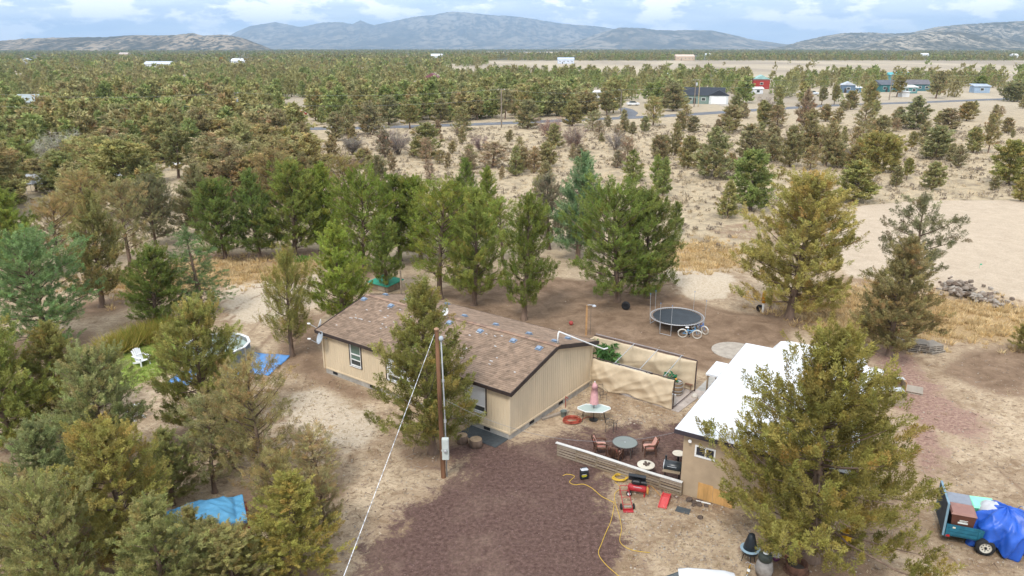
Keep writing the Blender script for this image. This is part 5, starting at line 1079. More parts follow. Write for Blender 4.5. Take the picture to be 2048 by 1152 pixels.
for k, (px, py, l, a, lb) in enumerate([(1108, 832, 1.7, .62, 'grey plank leaning along the gable wall'), (1117, 830, 1.4, .55, 'shorter grey plank beside the bucket')]):
    g = G(px, py); solo('plank', MB().rbox((0, 0, .06 + k * .002), (l, .16, .12), .01), mat('weathered grey board', (.36, .30, .24), .9, .3, 4, .2, aniso=(.2, 1, 1)), lb, 'plank', (g.x, g.y, 0), a)
g = G(1127, 833); t = thing('bucket', 'dark green bucket beside the planks', 'bucket', (g.x, g.y, 0)); part('pail', MB().lathe([(.13, 0), (.18, .34), (.19, .35), (.17, .34), (.12, .03), (.001, .02)], n=16, close=False), mat('green-grey plastic', (.16, .19, .17), .6), t, True); part('handle', MB().tube([(.18 * math.cos(a), .02, .33 + .12 * math.sin(a)) for a in np.linspace(0, math.pi, 9)], .006, 4), GALV, t)
g = G(1131, 815); t = thing('tap_post', 'short red standpipe beside the gable wall', 'standpipe', (g.x, g.y, 0)); part('pipe', MB().tube([(0, 0, 0), (0, 0, .72)], .022, 6), mat('red paint', (.36, .05, .04), .5), t); part('spout', MB().tube([(0, 0, .66), (.1, -.1, .66), (.12, -.12, .58)], .018, 6), mat('red paint', (.36, .05, .04)), t)

# ------------------------------------------------------------------ low slat fence and cinder patio
F0, F1 = G(1114, 911), G(1363, 992); fd = (F1 - F0); FLN = fd.length; frz = math.atan2(fd.y, fd.x); OLDW = mat('old fence wood', (.27, .205, .135), .9, .3, 3, .3, aniso=(.25, 1, 1)); OLDW2 = mat('greyed fence wood', (.34, .275, .205), .9, .3, 3, .3, aniso=(.25, 1, 1))
fe = thing('slat_fence', 'low slatted wood fence with white cap board beside the cinder patio', 'fence', (F0.x, F0.y, 0), frz); NB = 6; bw = FLN / NB
for k in range(NB + 1): part('post', MB().box((min(max(k * bw, .05), FLN - .05), .03, .34), (.10, .09, .74)), OLDW, fe)
slm = [MB().box((0, 0, 0), (bw - .02, .025, .082)).mesh('slat', m) for m in (OLDW, OLDW2)]
for k in range(NB):
    for j, z in enumerate((.08, .22, .36, .50, .62)): link('slat', slm[TR.randrange(2)], fe, ((k + .5) * bw, -.03, z + TR.uniform(-.012, .012)), rot=(TR.uniform(-.06, .06), TR.uniform(-.01, .01), TR.uniform(-.006, .006)))
capp = [(FLN * a, b + .0, .715 + c) for a, b, c in ((-.01, 0, 0), (.25, .01, .012), (.5, -.012, .0), (.75, -.03, -.012), (1.0, .0, .0))]
cb = MB()
for a, b in zip(capp[:-1], capp[1:]): cb.bar(a, b, .17, .035)
part('cap_board', cb, mat('chalky white board', (.60, .58, .54), .8, .12, 4), fe)
WICK = mat('brown wicker', (.145, .075, .048), .75, .35, 8, .5, 40)
def cushion_mat():
    m = bpy.data.materials.new('red striped cushion'); m.use_nodes = True; N, L = m.node_tree.nodes, m.node_tree.links; b = N['Principled BSDF']; b.inputs['Roughness'].default_value = .9
    tc = N.new('ShaderNodeTexCoord'); w = N.new('ShaderNodeTexWave'); w.inputs['Scale'].default_value = 4.2; w.bands_direction = 'X'; w.inputs['Distortion'].default_value = .3; L.new(tc.outputs['Object'], w.inputs[0])
    r = N.new('ShaderNodeValToRGB'); r.color_ramp.elements[0].position = .45; r.color_ramp.elements[0].color = (.48, .13, .09, 1); r.color_ramp.elements[1].position = .6; r.color_ramp.elements[1].color = (.72, .52, .42, 1); L.new(w.outputs[0], r.inputs[0]); L.new(r.outputs[0], b.inputs['Base Color']); return m
CUSH = cushion_mat()
def patio_chair(loc, rz, label):
    t = thing('patio_chair', label, 'chair', loc, rz)
    for x in (-.29, .29):
        part('leg', MB().tube([(x, -.28, 0), (x, -.27, .58)], [.028, .034], 6), WICK, t); part('leg', MB().tube([(x, .30, 0), (x, .26, .45)], [.028, .034], 6), WICK, t)
        part('armrest', MB().tube([(x, -.31, .60), (x * 1.03, -.1, .645), (x * 1.0, .15, .64), (x * .95, .30, .70)], [.045, .048, .042, .035], 6), WICK, t, True)
    part('seat_frame', MB().rbox((0, 0, .36), (.56, .56, .10), .03), WICK, t)
    rows = []
    for j in range(9):
        z = .36 + j * .07; y = .26 + (z - .36) * .28
        rows.append([(.30 * s * (1 - .10 * (j / 8) ** 3), y - .10 * s * s, z + (.05 * (1 - s * s) if j == 8 else 0)) for s in np.linspace(-1, 1, 9)])
    bk = part('backrest', MB().grid(rows), WICK, t, True); solid(bk, .05)
    for s in (-.66, -.33, 0, .33, .66): part('back_slat', MB().tube([(.30 * s, .32 - .1 * s * s, .40), (.29 * s, .475 - .1 * s * s, .92)], .016, 5), mat('dark wicker rib', (.07, .035, .025), .8), bk)
    part('seat_cushion', MB().rbox((0, -.02, .45), (.50, .54, .10), .04), CUSH, t, True); part('back_cushion', MB().bar((0, .20, .50), (0, .36, .88), .46, .09, up=(0, -1, 0)), CUSH, t); return t
tc_ = G(1250, 884, .72)
def face(px, py): p = G(px, py); return p, math.atan2(tc_.y - p.y, tc_.x - p.x) + math.pi / 2
for (px, py, lb, da) in [(1200, 905, 'brown wicker chair with red striped cushion left of the round glass table', .15), (1298, 909, 'brown wicker chair with red striped cushion right of the round glass table', .0), (1230, 922, 'brown wicker chair seen from behind, nearest the slat fence', .2)]:
    p, a = face(px, py); patio_chair((p.x, p.y, 0), a + da, lb)
rt = thing('round_table', 'round glass patio table with dark rim between the wicker chairs', 'table', (tc_.x, tc_.y, 0)); r = .62
part('table_top', MB().lathe([(r * .97, .70), (r * .97, .715)], n=32), glass('grey pebbled glass', (.17, .19, .17), .3), rt); part('rim', MB().tube([(r * math.cos(k * math.pi / 16), r * math.sin(k * math.pi / 16), .707) for k in range(32)], .022, 6, True), mat('dark bronze', (.10, .09, .08), .5), rt)
part('hub', MB().lathe([(.035, .714), (.035, .724)], n=10), GALV, rt)
for k in range(4): a = k * math.pi / 2 + .5; part('leg', MB().tube([(.52 * math.cos(a), .52 * math.sin(a), 0), (.42 * math.cos(a), .42 * math.sin(a), .70)], .018, 6), mat('dark bronze', (.10, .09, .08)), rt)
c2 = G(1292, 929, .45); ft = thing('fire_table', 'low round white-topped table with stones behind the slat fence', 'table', (c2.x, c2.y, 0)); STONEW = mat('pale stone top', (.66, .60, .49), .8, .15, 5)
part('table_top', MB().lathe([(.40, .40), (.42, .42), (.42, .45), (.40, .46)], n=28), STONEW, ft, True); part('pedestal', MB().lathe([(.24, 0), (.18, .05), (.16, .40)], n=16), mat('brown pedestal', (.22, .16, .12), .8), ft)
RK = mat('dark brown rock', (.13, .095, .075), .9, .35, 6, .4)
def rock(name, r, m, parent=None, loc=(0, 0, 0), seed=0, flat=.7):
    rng = random.Random(seed); b = MB(); prof = []
    n = 7; vs = []
    for i, (ph) in enumerate((-.9, -.3, .35, .85)):
        for k in range(n): q = r * rng.uniform(.78, 1.18); vs.append((q * math.cos(ph) * math.cos(k * 6.283 / n + i * .4), q * math.cos(ph) * math.sin(k * 6.283 / n + i * .4) * rng.uniform(.85, 1.1), q * math.sin(ph) * flat))
    fs = [tuple(range(n - 1, -1, -1)), tuple(range(3 * n, 4 * n))] + [(i * n + k, i * n + (k + 1) % n, i * n + n + (k + 1) % n, i * n + n + k) for i in range(3) for k in range(n)]
    b.add(vs, fs); return link(name, b.mesh(name, m), parent, loc) if parent is not None or loc is None else b
for k, (x, y) in enumerate(((.02, .05), (-.10, -.02), (.09, -.08), (.15, .05), (-.02, -.13), (.0, .16))): tag(solo('stone', rock('stone', .065, RK, seed=k), RK, ['largest dark stone in the middle of the low white table', 'dark stone at the left of the heap on the low white table', 'dark stone at the front right of the low white table', 'dark stone at the right end of the low white table', 'dark stone nearest the fence on the low white table', 'dark stone at the back of the low white table'][k], 'stone', (c2.x + x, c2.y + y, .495)), group='stones on the low white table')
c3 = G(1362, 906, .5); st = thing('side_table', 'small pale round side table at the outbuilding corner', 'table', (c3.x - .12, c3.y, 0)); part('table_top', MB().lathe([(.28, .47), (.30, .49), (.29, .50)], n=22), STONEW, st); part('pedestal', MB().lathe([(.16, 0), (.05, .05), (.04, .47)], n=10), BLACK, st)
g = G(1343, 962); gr_ = thing('barrel_grill', 'black drum barbecue grill at the end of the slat fence', 'grill', (g.x, g.y, 0), -.35); GRB = mat('black enamel', (.022, .028, .032), .35, .25, 4, spec=.5); RX = Matrix.Rotation(math.pi / 2, 3, 'Y')
part('drum', MB().lathe([(.02, -.42), (.25, -.42), (.275, -.40), (.275, .40), (.25, .42), (.02, .42)], (0, 0, .78), 22, RX), GRB, gr_, True); part('end_band', MB().lathe([(.279, -.40), (.283, -.40), (.283, -.37), (.279, -.37)], (0, 0, .78), 22, RX), GALV, gr_)
for x in (-.33, .33):
    for y in (-.2, .2): part('leg', MB().tube([(x, y * 1.2, 0), (x, y, .60)], .018, 6), GRB, gr_)
part('chimney', MB().tube([(-.34, .1, .95), (-.34, .1, 1.25)], .045, 8), GRB, gr_); part('shelf', MB().rbox((0, -.38, .72), (.8, .24, .03), .008), OLDW, gr_); part('handle', MB().tube([(-.2, -.25, .9), (-.2, -.31, .92), (.2, -.31, .92), (.2, -.25, .9)], .012, 5), GALV, gr_)

# ------------------------------------------------------------------ tools on the drive
g = G(1168, 957); t = thing('battery_charger', 'black tool charger box with yellow and white label bands on the cinder drive', 'tool box', (g.x, g.y, 0), .25)
part('case', MB().rbox((0, 0, .25), (.40, .28, .44), .05), mat('black plastic', (.02, .024, .028), .5), t); part('top_cap', MB().rbox((0, 0, .50), (.36, .24, .10), .045), mat('silver plastic', (.62, .64, .68), .3), t); part('handle', MB().tube([(-.15, 0, .54), (-.14, 0, .60), (.14, 0, .60), (.15, 0, .54)], .018, 6), mat('black plastic', (.02, .024, .028)), t)
for z, c, w in ((.30, (.55, .55, .55), .20), (.25, (.78, .62, .02), .27), (.19, (.62, .62, .03), .20)): part('label_band', MB().box((-.04, -.1425, z), (w, .006, .035)), mat('label %.2f' % z, c, .6), t)
for x in (-.15, .15): part('foot', MB().box((x, 0, .018), (.06, .2, .036)), BLACK, t)
CORD = mat('yellow cord', (.70, .46, .06), .6, .12, 4)
def cord(name, pts, m, r, label, cat='cord'):
    P = [G(a, b) for a, b in pts]; q = []
    for i in range(len(P) - 1):
        p0, p1, p2, p3 = P[max(i - 1, 0)], P[i], P[i + 1], P[min(i + 2, len(P) - 1)]
        for k in range(5):
            s = k / 5; q.append(.5 * ((2 * p1) + (p2 - p0) * s + (2 * p0 - 5 * p1 + 4 * p2 - p3) * s * s + (3 * p1 - p0 - 3 * p2 + p3) * s ** 3) + Vector((0, 0, r + .004)))
    q.append(P[-1] + Vector((0, 0, r + .004))); return solo(name, MB().tube(q, r, 5), m, label, cat, smooth=True)
cord('extension_cord', [(1126, 952), (1134, 949), (1149, 953), (1139, 964), (1149, 970), (1167, 969), (1184, 977), (1203, 993), (1222, 1003), (1228, 1009), (1222, 1042), (1212, 1065), (1203, 1088), (1197, 1108), (1212, 1130), (1243, 1158), (1270, 1190)], CORD, .013, 'long yellow extension cord winding down the cinder drive')
cord('extension_cord', [(1229, 964), (1241, 976), (1230, 987), (1230, 1004), (1238, 1030), (1243, 1058), (1240, 1084), (1262, 1100), (1300, 1106)], CORD, .012, 'yellow cord running from the coil past the hand truck')
cord('air_hose', [(1288, 980), (1300, 972), (1312, 982), (1322, 993), (1332, 998)], mat('orange hose', (.62, .33, .08), .6), .014, 'short orange air hose from the compressor to the ramp', 'hose')
g = G(1240, 958); solo('cord_coil', MB().tube([((.30 + .05 * math.sin(k * .37)) * 1.1 * math.cos(k * .42), (.27 + .05 * math.cos(k * .29)) * math.sin(k * .42), .025 + k * .0011 + .015 * math.sin(k * .8)) for k in range(110)], .016, 5), CORD, 'coil of bright yellow cord against the slat fence', 'cord', (g.x, g.y, 0), smooth=True)
RED = mat('red tool paint', (.42, .025, .03), .4, .2, 4, spec=.5); TYRE = mat('black tyre rubber', (.025, .025, .026), .85, .2, 8)
def wheel(parent, c, r, w, axis='x', rimc=None, name='wheel'):
    M = Matrix.Rotation(math.pi / 2, 3, 'Y' if axis == 'x' else 'X'); c = Vector(c)
    wl = part(name, MB().lathe([(r * .62, -w / 2), (r * .92, -w / 2), (r, -w * .3), (r, w * .3), (r * .92, w / 2), (r * .62, w / 2)], c, 20, M, False), TYRE, parent, True)
    part('rim', MB().lathe([(.01, -w * .30), (r * .25, -w * .36), (r * .58, -w * .25), (r * .66, -w * .48), (r * .66, w * .48), (r * .58, w * .25), (r * .25, w * .36), (.01, w * .3)], c, 18, M, False), rimc or WHITE, wl, True); return wl
g = G(1274, 989); t = thing('air_compressor', 'red portable air compressor with black motor against the slat fence', 'air compressor', (g.x, g.y, 0), -.30)
part('tank', MB().lathe([(.02, -.44), (.12, -.42), (.17, -.36), (.17, .36), (.12, .42), (.02, .44)], (0, 0, .34), 18, RX), RED, t, True); part('label', MB().bar((-.16, -.135, .44), (.22, -.135, .44), .008, .09, up=(0, -.5, .8)), mat('white decal', (.72, .72, .72), .5), t)
part('motor', MB().rbox((-.06, .04, .64), (.42, .30, .22), .05).lathe([(.09, -.16), (.1, .16)], (.24, .04, .62), 12, RX), BLACK, t); part('shroud', MB().box((-.05, .22, .74), (.78, .03, .34)).box((-.05, .12, .90), (.78, .22, .02)), mat('black shroud', (.03, .033, .038), .5), t)
part('handle', MB().tube([(.40, -.1, .40), (.52, -.1, .52), (.52, .1, .52), (.40, .1, .40)], .014, 5), RED, t); wheel(t, (-.34, -.22, .125), .125, .07, 'y'); wheel(t, (-.34, .22, .125), .125, .07, 'y'); part('foot', MB().box((.34, 0, .09), (.06, .26, .18)), RED, t)
for k in range(3): part('hose', MB().tube([(.45 + .03 * k + .0 * a, .12 * math.cos(a) - .12, .40 + .17 * math.sin(a) - .03 * k) for a in np.linspace(0, 6.28, 14)], .014, 5, True), mat('orange hose', (.62, .20, .08)), t)
g = G(1256, 1022); t = thing('hand_truck', 'red two-wheeled hand truck lying back on the ground before the compressor', 'hand truck', (g.x, g.y, .0), .03)
# lies tilted: toe plate towards the camera, handles propped towards the fence
for x in (-.20, .20): part('rail', MB().tube([(x, .0, .10), (x, .10, .16), (x * .95, .75, .34), (x * .95, 1.15, .46)], .018, 6), RED, t, True)
part('handle', MB().tube([(-.19, 1.15, .46), (-.17, 1.25, .50), (.17, 1.25, .50), (.19, 1.15, .46)], .018, 6), RED, t)
for y, z in ((.22, .20), (.62, .305), (.98, .41)): part('cross_brace', MB().bar((-.2, y, z), (.2, y, z), .03, .012), RED, t)
part('toe_plate', MB().rbox((0, -.06, .035), (.46, .20, .02), .006).box((0, .03, .07), (.44, .02, .08)), RED, t)
for x in (-.28, .28): wheel(t, (x, .16, .13), .13, .07, 'x', BLACK)
part('axle', MB().tube([(-.25, .16, .13), (.25, .16, .13)], .012, 5), GALV, t)
part('prop', MB().tube([(-.19, 1.15, .45), (-.16, 1.2, .0)], .014, 5).tube([(.19, 1.15, .45), (.16, 1.2, .0)], .014, 5), RED, t)
g = G(1324, 1017); t = thing('car_ramp', 'red plastic car ramp lying on the ground right of the compressor', 'ramp', (g.x, g.y, 0), -.42); RP = mat('red plastic', (.56, .055, .055), .45, .15, 5)
rp = MB(); w = .17
for x in (-w, w): rp.add([(x - .02, 0, 0), (x + .02, 0, 0), (x + .02, .95, 0), (x - .02, .95, 0), (x - .02, 0, .06), (x + .02, 0, .06), (x + .02, .62, .27), (x - .02, .62, .27), (x + .02, .95, .25), (x - .02, .95, .25)], [(0, 3, 2, 1), (0, 1, 5, 4), (4, 5, 6, 7), (7, 6, 8, 9), (9, 8, 2, 3), (0, 4, 7, 9, 3), (1, 2, 8, 6, 5)])
part('side_rail', rp, RP, t); part('bed', MB().add([(-w, 0, .02), (w, 0, .02), (w, .62, .22), (-w, .62, .22), (w, .95, .21), (-w, .95, .21), (w, .95, .0), (-w, .95, .0)], [(0, 1, 2, 3), (3, 2, 4, 5), (5, 4, 6, 7)]), RP, t)
trd = MB().box((0, 0, 0), (.30, .022, .016)).mesh('tread', mat('light red tread', (.66, .16, .15), .5))
for k in range(9): link('tread', trd, t, (0, .07 + k * .062, .045 + k * .02), rot=(.31, 0, 0))
g = G(1366, 1021); solo('rubber_mat', MB().rbox((0, 0, .012), (.62, .42, .024), .008), RUB, 'small grey rubber mat in front of the outbuilding', 'mat', (g.x, g.y, 0), -.45)
for k, (px, py, r, lb) in enumerate([(1378, 1002, .17, 'dark rock against the outbuilding wall, leftmost'), (1388, 1006, .12, 'small dark rock second from the outbuilding corner'), (1398, 1010, .15, 'dark rock in front of the plywood panel'), (1400, 1036, .13, 'lone grey rock right of the rubber mat'), (1386, 1012, .09, 'smallest rock in front of the outbuilding wall'), (1412, 1013, .12, 'dark rock half hidden by the huge juniper')]):
    g = G(px, py); solo('rock', rock('rock', r, RK, seed=20 + k), RK, lb, 'rock', (g.x, g.y, r * .4))
g = G(1405, 1006); solo('white_pipe', MB().tube([(-.3, 0, .03), (.35, .05, .03)], .03, 8), WHITE, 'short white pipe lying by the rocks', 'pipe', (g.x, g.y, 0), -.5)

# ------------------------------------------------------------------ white-roofed outbuilding
ZR2 = 3.38; NL, FL = G(1350, 857, ZR2), G(1492, 686, ZR2); sv = (FL - NL); SLEN = sv.length; SV = sv / SLEN; SU = Vector((SV.y, -SV.x, 0)); SRZ = math.atan2(SU.y, SU.x); SWD = 7.2
ROOFW = mat('white roof coating', (.76, .77, .785), .6, .16, .9, .08, 3, aniso=(2.4, .5, 1), detail=8); TANW = mat('tan stucco board', (.43, .325, .215), .85, .10, 1.6, .12, 20)
ob = thing('outbuilding', 'tan outbuilding with flat white roof behind the huge juniper', 'outbuilding', (NL.x, NL.y, 0), SRZ)
rf_ = part('roof', MB().box((SWD / 2, SLEN / 2, ZR2 - .035), (SWD, SLEN, .07)), ROOFW, ob)
for k in range(1, 12): part('roof_seam', MB().box((SWD / 2, k * SLEN / 12, ZR2 + .004), (SWD - .05, .05, .012)), ROOFW, rf_)
part('fascia', MB().box((SWD / 2, -.012, ZR2 - .12), (SWD + .04, .03, .20)), mat('dark fascia', (.05, .042, .05), .6), rf_); part('fascia', MB().box((-.012, SLEN / 2, ZR2 - .12), (.03, SLEN, .20)), mat('dark fascia', (.05, .042, .05)), rf_); part('fascia', MB().box((SWD + .012, SLEN / 2, ZR2 - .12), (.03, SLEN, .20)), mat('dark fascia', (.05, .042, .05)), rf_)
IN = .33; WT = ZR2 - .08; S0 = IN; X0 = IN + .0
def shed_wall(name, x0, x1, y, z0, z1, t=.12): return MB().box(((x0 + x1) / 2, y + t / 2, (z0 + z1) / 2), (x1 - x0, t, z1 - z0))
# front wall with its window opening
def sloc(px, py):
    p = ONP(px, py, Vector((NL.x, NL.y, 0)) + SV * S0, SV) - Vector((NL.x, NL.y, 0)); return p.dot(SU), p.z
wx0, wz1 = sloc(1391, 889); wx1, wz0 = sloc(1430, 923)
wl = MB().box(((X0 + wx0) / 2, S0 + .06, WT / 2), (wx0 - X0, .12, WT)).box(((wx1 + SWD - IN) / 2, S0 + .06, WT / 2), (SWD - IN - wx1, .12, WT)).box(((wx0 + wx1) / 2, S0 + .06, (wz1 + WT) / 2), (wx1 - wx0, .12, WT - wz1)).box(((wx0 + wx1) / 2, S0 + .06, wz0 / 2), (wx1 - wx0, .12, wz0))
part('front_wall', wl, TANW, ob); part('side_wall', MB().box((X0 + .06, (S0 + SLEN) / 2, WT / 2), (.12, SLEN - S0 - .5, WT)), TANW, ob); part('side_wall', MB().box((SWD - IN - .06, (S0 + SLEN) / 2, WT / 2), (.12, SLEN - S0 - .5, WT)), TANW, ob); part('back_wall', MB().box((SWD / 2, SLEN - .3, WT / 2), (SWD - 2 * IN, .12, WT)), TANW, ob)
sw = part('window', MB().box(((wx0 + wx1) / 2, S0 - .005, wz1 - .035), (wx1 - wx0, .06, .07)).box(((wx0 + wx1) / 2, S0 - .005, wz0 + .035), (wx1 - wx0, .06, .07)).box((wx0 + .035, S0 - .005, (wz0 + wz1) / 2), (.07, .06, wz1 - wz0 - .14)).box((wx1 - .035, S0 - .005, (wz0 + wz1) / 2), (.07, .06, wz1 - wz0 - .14)).box(((wx0 + wx1) / 2 + .02, S0 - .002, (wz0 + wz1) / 2), (.06, .055, wz1 - wz0 - .14)), WHITE, ob)
for s in (0, 1): part('pane', MB().box((wx0 + (wx1 - wx0) * (.27 + .48 * s), S0 + .03, (wz0 + wz1) / 2), ((wx1 - wx0) * .42, .01, wz1 - wz0 - .14)), glass('dark pane', (.025, .028, .04), .08), sw)
part('eave_board', MB().box((.3 + 2.2, S0 - .03, WT - .20), (4.2, .04, .13)), mat('rusty red board', (.28, .085, .05), .8), ob)
part('flood_lamp', MB().lathe([(.02, 0), (.07, .05), (.08, .12)], (IN + .35, S0 - .1, WT - .42), 10, Matrix.Rotation(math.pi / 2, 3, 'X')), WHITE, ob)
px0, pz1 = sloc(1397, 964); px1, pz0 = sloc(1424, 1000)
PLY = mat('bare plywood', (.58, .33, .12), .85, .25, 1.6, 0, aniso=(3, 3, .5))
part('plywood_panel', MB().box(((px0 + px1) / 2, S0 - .014, pz1 / 2 + .02), (px1 - px0, .02, pz1 - .04)), PLY, ob); part('plywood_panel', MB().box((px1 + .47, S0 - .017, pz1 / 2 - .02), (.9, .02, pz1 - .12)), PLY, ob)
part('porch_roof', MB().box((-.42, SLEN * .70, ZR2 - .42), (.95, 1.9, .10)), ROOFW, ob); part('porch_post', MB().box((-.8, SLEN * .70 - .85, (ZR2 - .47) / 2), (.08, .08, ZR2 - .47)).box((-.8, SLEN * .70 + .85, (ZR2 - .47) / 2), (.08, .08, ZR2 - .47)), OLDW, ob)
# ---- travel trailer behind it
c = NL + SV * (SLEN + 1.75) + SU * 3.6; c.z = 0
cm = thing('travel_trailer', 'white travel trailer with rounded roof parked behind the outbuilding', 'travel trailer', c, SRZ); prof = [(-2.6, .45), (-2.75, 1.3), (-2.6, 2.35), (-2.25, 2.78), (-1.8, 2.9), (1.9, 2.9), (2.35, 2.75), (2.65, 2.2), (2.7, 1.2), (2.55, .45)]
rows = [[(x, y, z) for x, z in prof] for y in (-1.12, 1.12)]; bd = MB().grid(rows); bd.add([(x, -1.12, z) for x, z in prof], [tuple(range(len(prof)))]); bd.add([(x, 1.12, z) for x, z in prof], [tuple(range(len(prof) - 1, -1, -1))]); bd.box((0, 0, .43), (5.0, 2.2, .06))
part('body', bd, mat('white fibreglass', (.80, .80, .80), .45, .06, 2), cm); part('window', MB().rbox((-.8, -1.125, 1.7), (1.1, .03, .6), .01), PANE, cm); part('door', MB().rbox((1.2, -1.128, 1.35), (.7, .03, 1.75), .01), WHITE, cm); part('roof_vent', MB().rbox((.4, .0, 2.96), (.5, .5, .12), .03), WHITE, cm)
for y in (-1.0, 1.0): wheel(cm, (.2, y, .34), .34, .2, 'y')
part('hitch', MB().tube([(-2.6, -.4, .42), (-3.5, 0, .42), (-2.6, .4, .42)], .05, 6), BLACK, cm); part('jack', MB().tube([(-3.3, 0, 0), (-3.3, 0, .6)], .035, 6), BLACK, cm)

# ------------------------------------------------------------------ trampoline, bikes, yard things
g = G(1354, 659); R_ = 1.92; tz = .86; gc = G(1354, 632.5, tz); tr = thing('trampoline', 'round black trampoline with bare net poles in the dirt yard', 'trampoline', (gc.x, gc.y, 0))
part('mat', MB().lathe([(.001, tz - .05), (R_ * .5, tz - .035), (R_ * .88, tz - .012), (R_ * .9, tz), (R_ * .88, tz - .022), (.001, tz - .06)], n=40, close=False), mat('black trampoline mat', (.038, .046, .054), .55, .25, 2), tr, True)
part('frame', MB().tube([(R_ * math.cos(k * math.pi / 20), R_ * math.sin(k * math.pi / 20), tz) for k in range(40)], .035, 6, True), GALV, tr, True)
spr = MB()
for k in range(64): a = k * math.pi / 32; spr.bar((R_ * .9 * math.cos(a), R_ * .9 * math.sin(a), tz - .005), (R_ * .985 * math.cos(a), R_ * .985 * math.sin(a), tz), .014)
tag(part('springs', spr, GALV, tr), kind='stuff')
for k in range(4):
    a = k * math.pi / 2 + math.pi * .80; d = .22; p0 = (R_ * math.cos(a - d), R_ * math.sin(a - d)); p1 = (R_ * math.cos(a + d), R_ * math.sin(a + d)); part('leg', MB().tube([(*p0, tz - .03), (*p0, .03), (*p1, .03), (*p1, tz - .03)], .025, 6), GALV, tr)
    for p in (p0, p1):
        np_ = part('net_pole', MB().tube([(p[0] * 1.03, p[1] * 1.03, .3), (p[0] * 1.05, p[1] * 1.05, 2.3)], .013, 6), GALV, tr) if (k + (p is p0)) % 4 != 3 else None
        if np_: part('pole_cap', MB().lathe([(.022, 2.28), (.022, 2.34), (.005, 2.36)], (p[0] * 1.05, p[1] * 1.05, 0), 8), mat('blue cap', (.10, .30, .60), .5), np_)
def bike(loc, rz, label, col, lean=.12, tyre=None, sc=1.0):
    t = thing('bicycle', label, 'bicycle', loc, rz); t.rotation_euler = (lean, 0, rz); t.scale = (sc,) * 3; FM = mat('bike frame ' + label[:14], col, .35, .1, 4, spec=.5); TY = tyre or TYRE
    for x in (-.52, .52):
        w_ = part('wheel', MB().tube([(x + .32 * math.cos(k * math.pi / 12), 0, .345 + .32 * math.sin(k * math.pi / 12)) for k in range(24)], .036, 6, True), TY, t, True); s = MB()
        for k in range(8): s.bar((x, 0, .345), (x + .31 * math.cos(k * math.pi / 4), 0, .345 + .31 * math.sin(k * math.pi / 4)), .005)
        part('spokes', s, GALV, w_); part('fender', MB().tube([(x + .37 * math.cos(a), 0, .345 + .37 * math.sin(a)) for a in np.linspace(.4, 2.9, 10)], .022, 5), WHITE, w_)
    part('frame', MB().tube([(-.52, 0, .345), (-.08, 0, .33), (.36, 0, .78), (.30, .0, .92)], .028, 6).tube([(-.08, 0, .33), (-.18, 0, .80)], .028, 6).tube([(-.52, 0, .345), (-.16, 0, .66), (.1, 0, .62), (.37, 0, .74)], .028, 6), FM, t, True)
    part('fork', MB().tube([(.52, .0, .345), (.40, 0, .70), (.34, 0, .98)], .018, 6), FM, t); part('handlebar', MB().tube([(.12, -.3, 1.02), (.26, -.22, 1.08), (.34, 0, .99), (.26, .22, 1.08), (.12, .3, 1.02)], .014, 6), GALV, t, True)
    part('saddle', MB().rbox((-.22, 0, .88), (.28, .17, .07), .03), WHITE, t, True); part('pedal_crank', MB().tube([(-.08, -.09, .33), (-.02, -.09, .20)], .012, 5).box((-.02, -.14, .20), (.09, .08, .025)).lathe([(.08, -.01), (.08, .01)], (-.08, -.05, .33), 14, Matrix.Rotation(math.pi / 2, 3, 'X')), BLACK, t); return t
g = G(1379, 676); bike((g.x, g.y, .0), -.25, 'light blue cruiser bicycle with white fenders leaning at the trampoline', (.16, .38, .62), .14, mat('cream tyre', (.62, .58, .50), .8), .95)
g = G(1399, 665); bike((g.x, g.y, .0), -.9, 'blue bicycle standing behind the light blue cruiser', (.07, .20, .55), .1, mat('cream tyre', (.62, .58, .50)), .9)
g = G(1172, 670); zt = 2.25; yl = thing('yard_light', 'wooden yard light post with metal lamp arm behind the tarp screen', 'lamp post', (g.x, g.y, 0)); part('post', MB().box((0, 0, zt / 2), (.12, .12, zt)), mat('raw post wood', (.48, .28, .13), .9, .3, 3), yl)
part('lamp_arm', MB().tube([(0, 0, zt - .03), (.15, -.02, zt + .03), (.42, -.05, zt + .02)], .03, 6), GALV, yl, True); part('lamp_head', MB().lathe([(.05, .05), (.13, .0), (.15, -.06), (.12, -.09)], (.5, -.06, zt + .0), 12), mat('lamp metal', (.55, .58, .62), .35, metal=.3), yl, True)
part('wire_post', MB().tube([(.30, .05, 0), (.30, .05, zt - .1)], .014, 5), mat('dark wire', (.10, .09, .085)), yl)
g = G(1142, 650); b = MB(); b.lathe([(.16 * math.sin(a), .16 - .16 * math.cos(a)) for a in np.linspace(.05, math.pi - .05, 11)], n=18); solo('ball', b, mat('red rubber ball', (.42, .07, .06), .5, .2, 4), 'red play ball lying on the bare dirt', 'ball', (g.x, g.y, 0), smooth=True)
g = G(1254, 617); t = thing('tyre_swing', 'black tyre standing against the trunk of the thicket juniper', 'tyre', (g.x - .15, g.y - .3, 0), 1.2); wheel(t, (0, 0, .34), .34, .2, 'x', BLACK, 'tyre')
g = G(1525, 626); t = thing('padded_post', 'white post with an orange pad behind the trampoline', 'post', (g.x, g.y, 0)); part('post', MB().tube([(0, 0, 0), (0, 0, 1.3)], .075, 10), WHITE, t); part('pad', MB().lathe([(.10, .80), (.145, .84), (.155, 1.5), (.13, 1.72), (.05, 1.80)], n=12), mat('orange vinyl pad', (.62, .28, .02), .5), t, True)
t2 = thing('tyre', 'black tyre standing behind the orange padded post', 'tyre', (g.x - .12, g.y + .35, 0), .9); wheel(t2, (0, 0, .28), .28, .16, 'x', BLACK, 'tread')
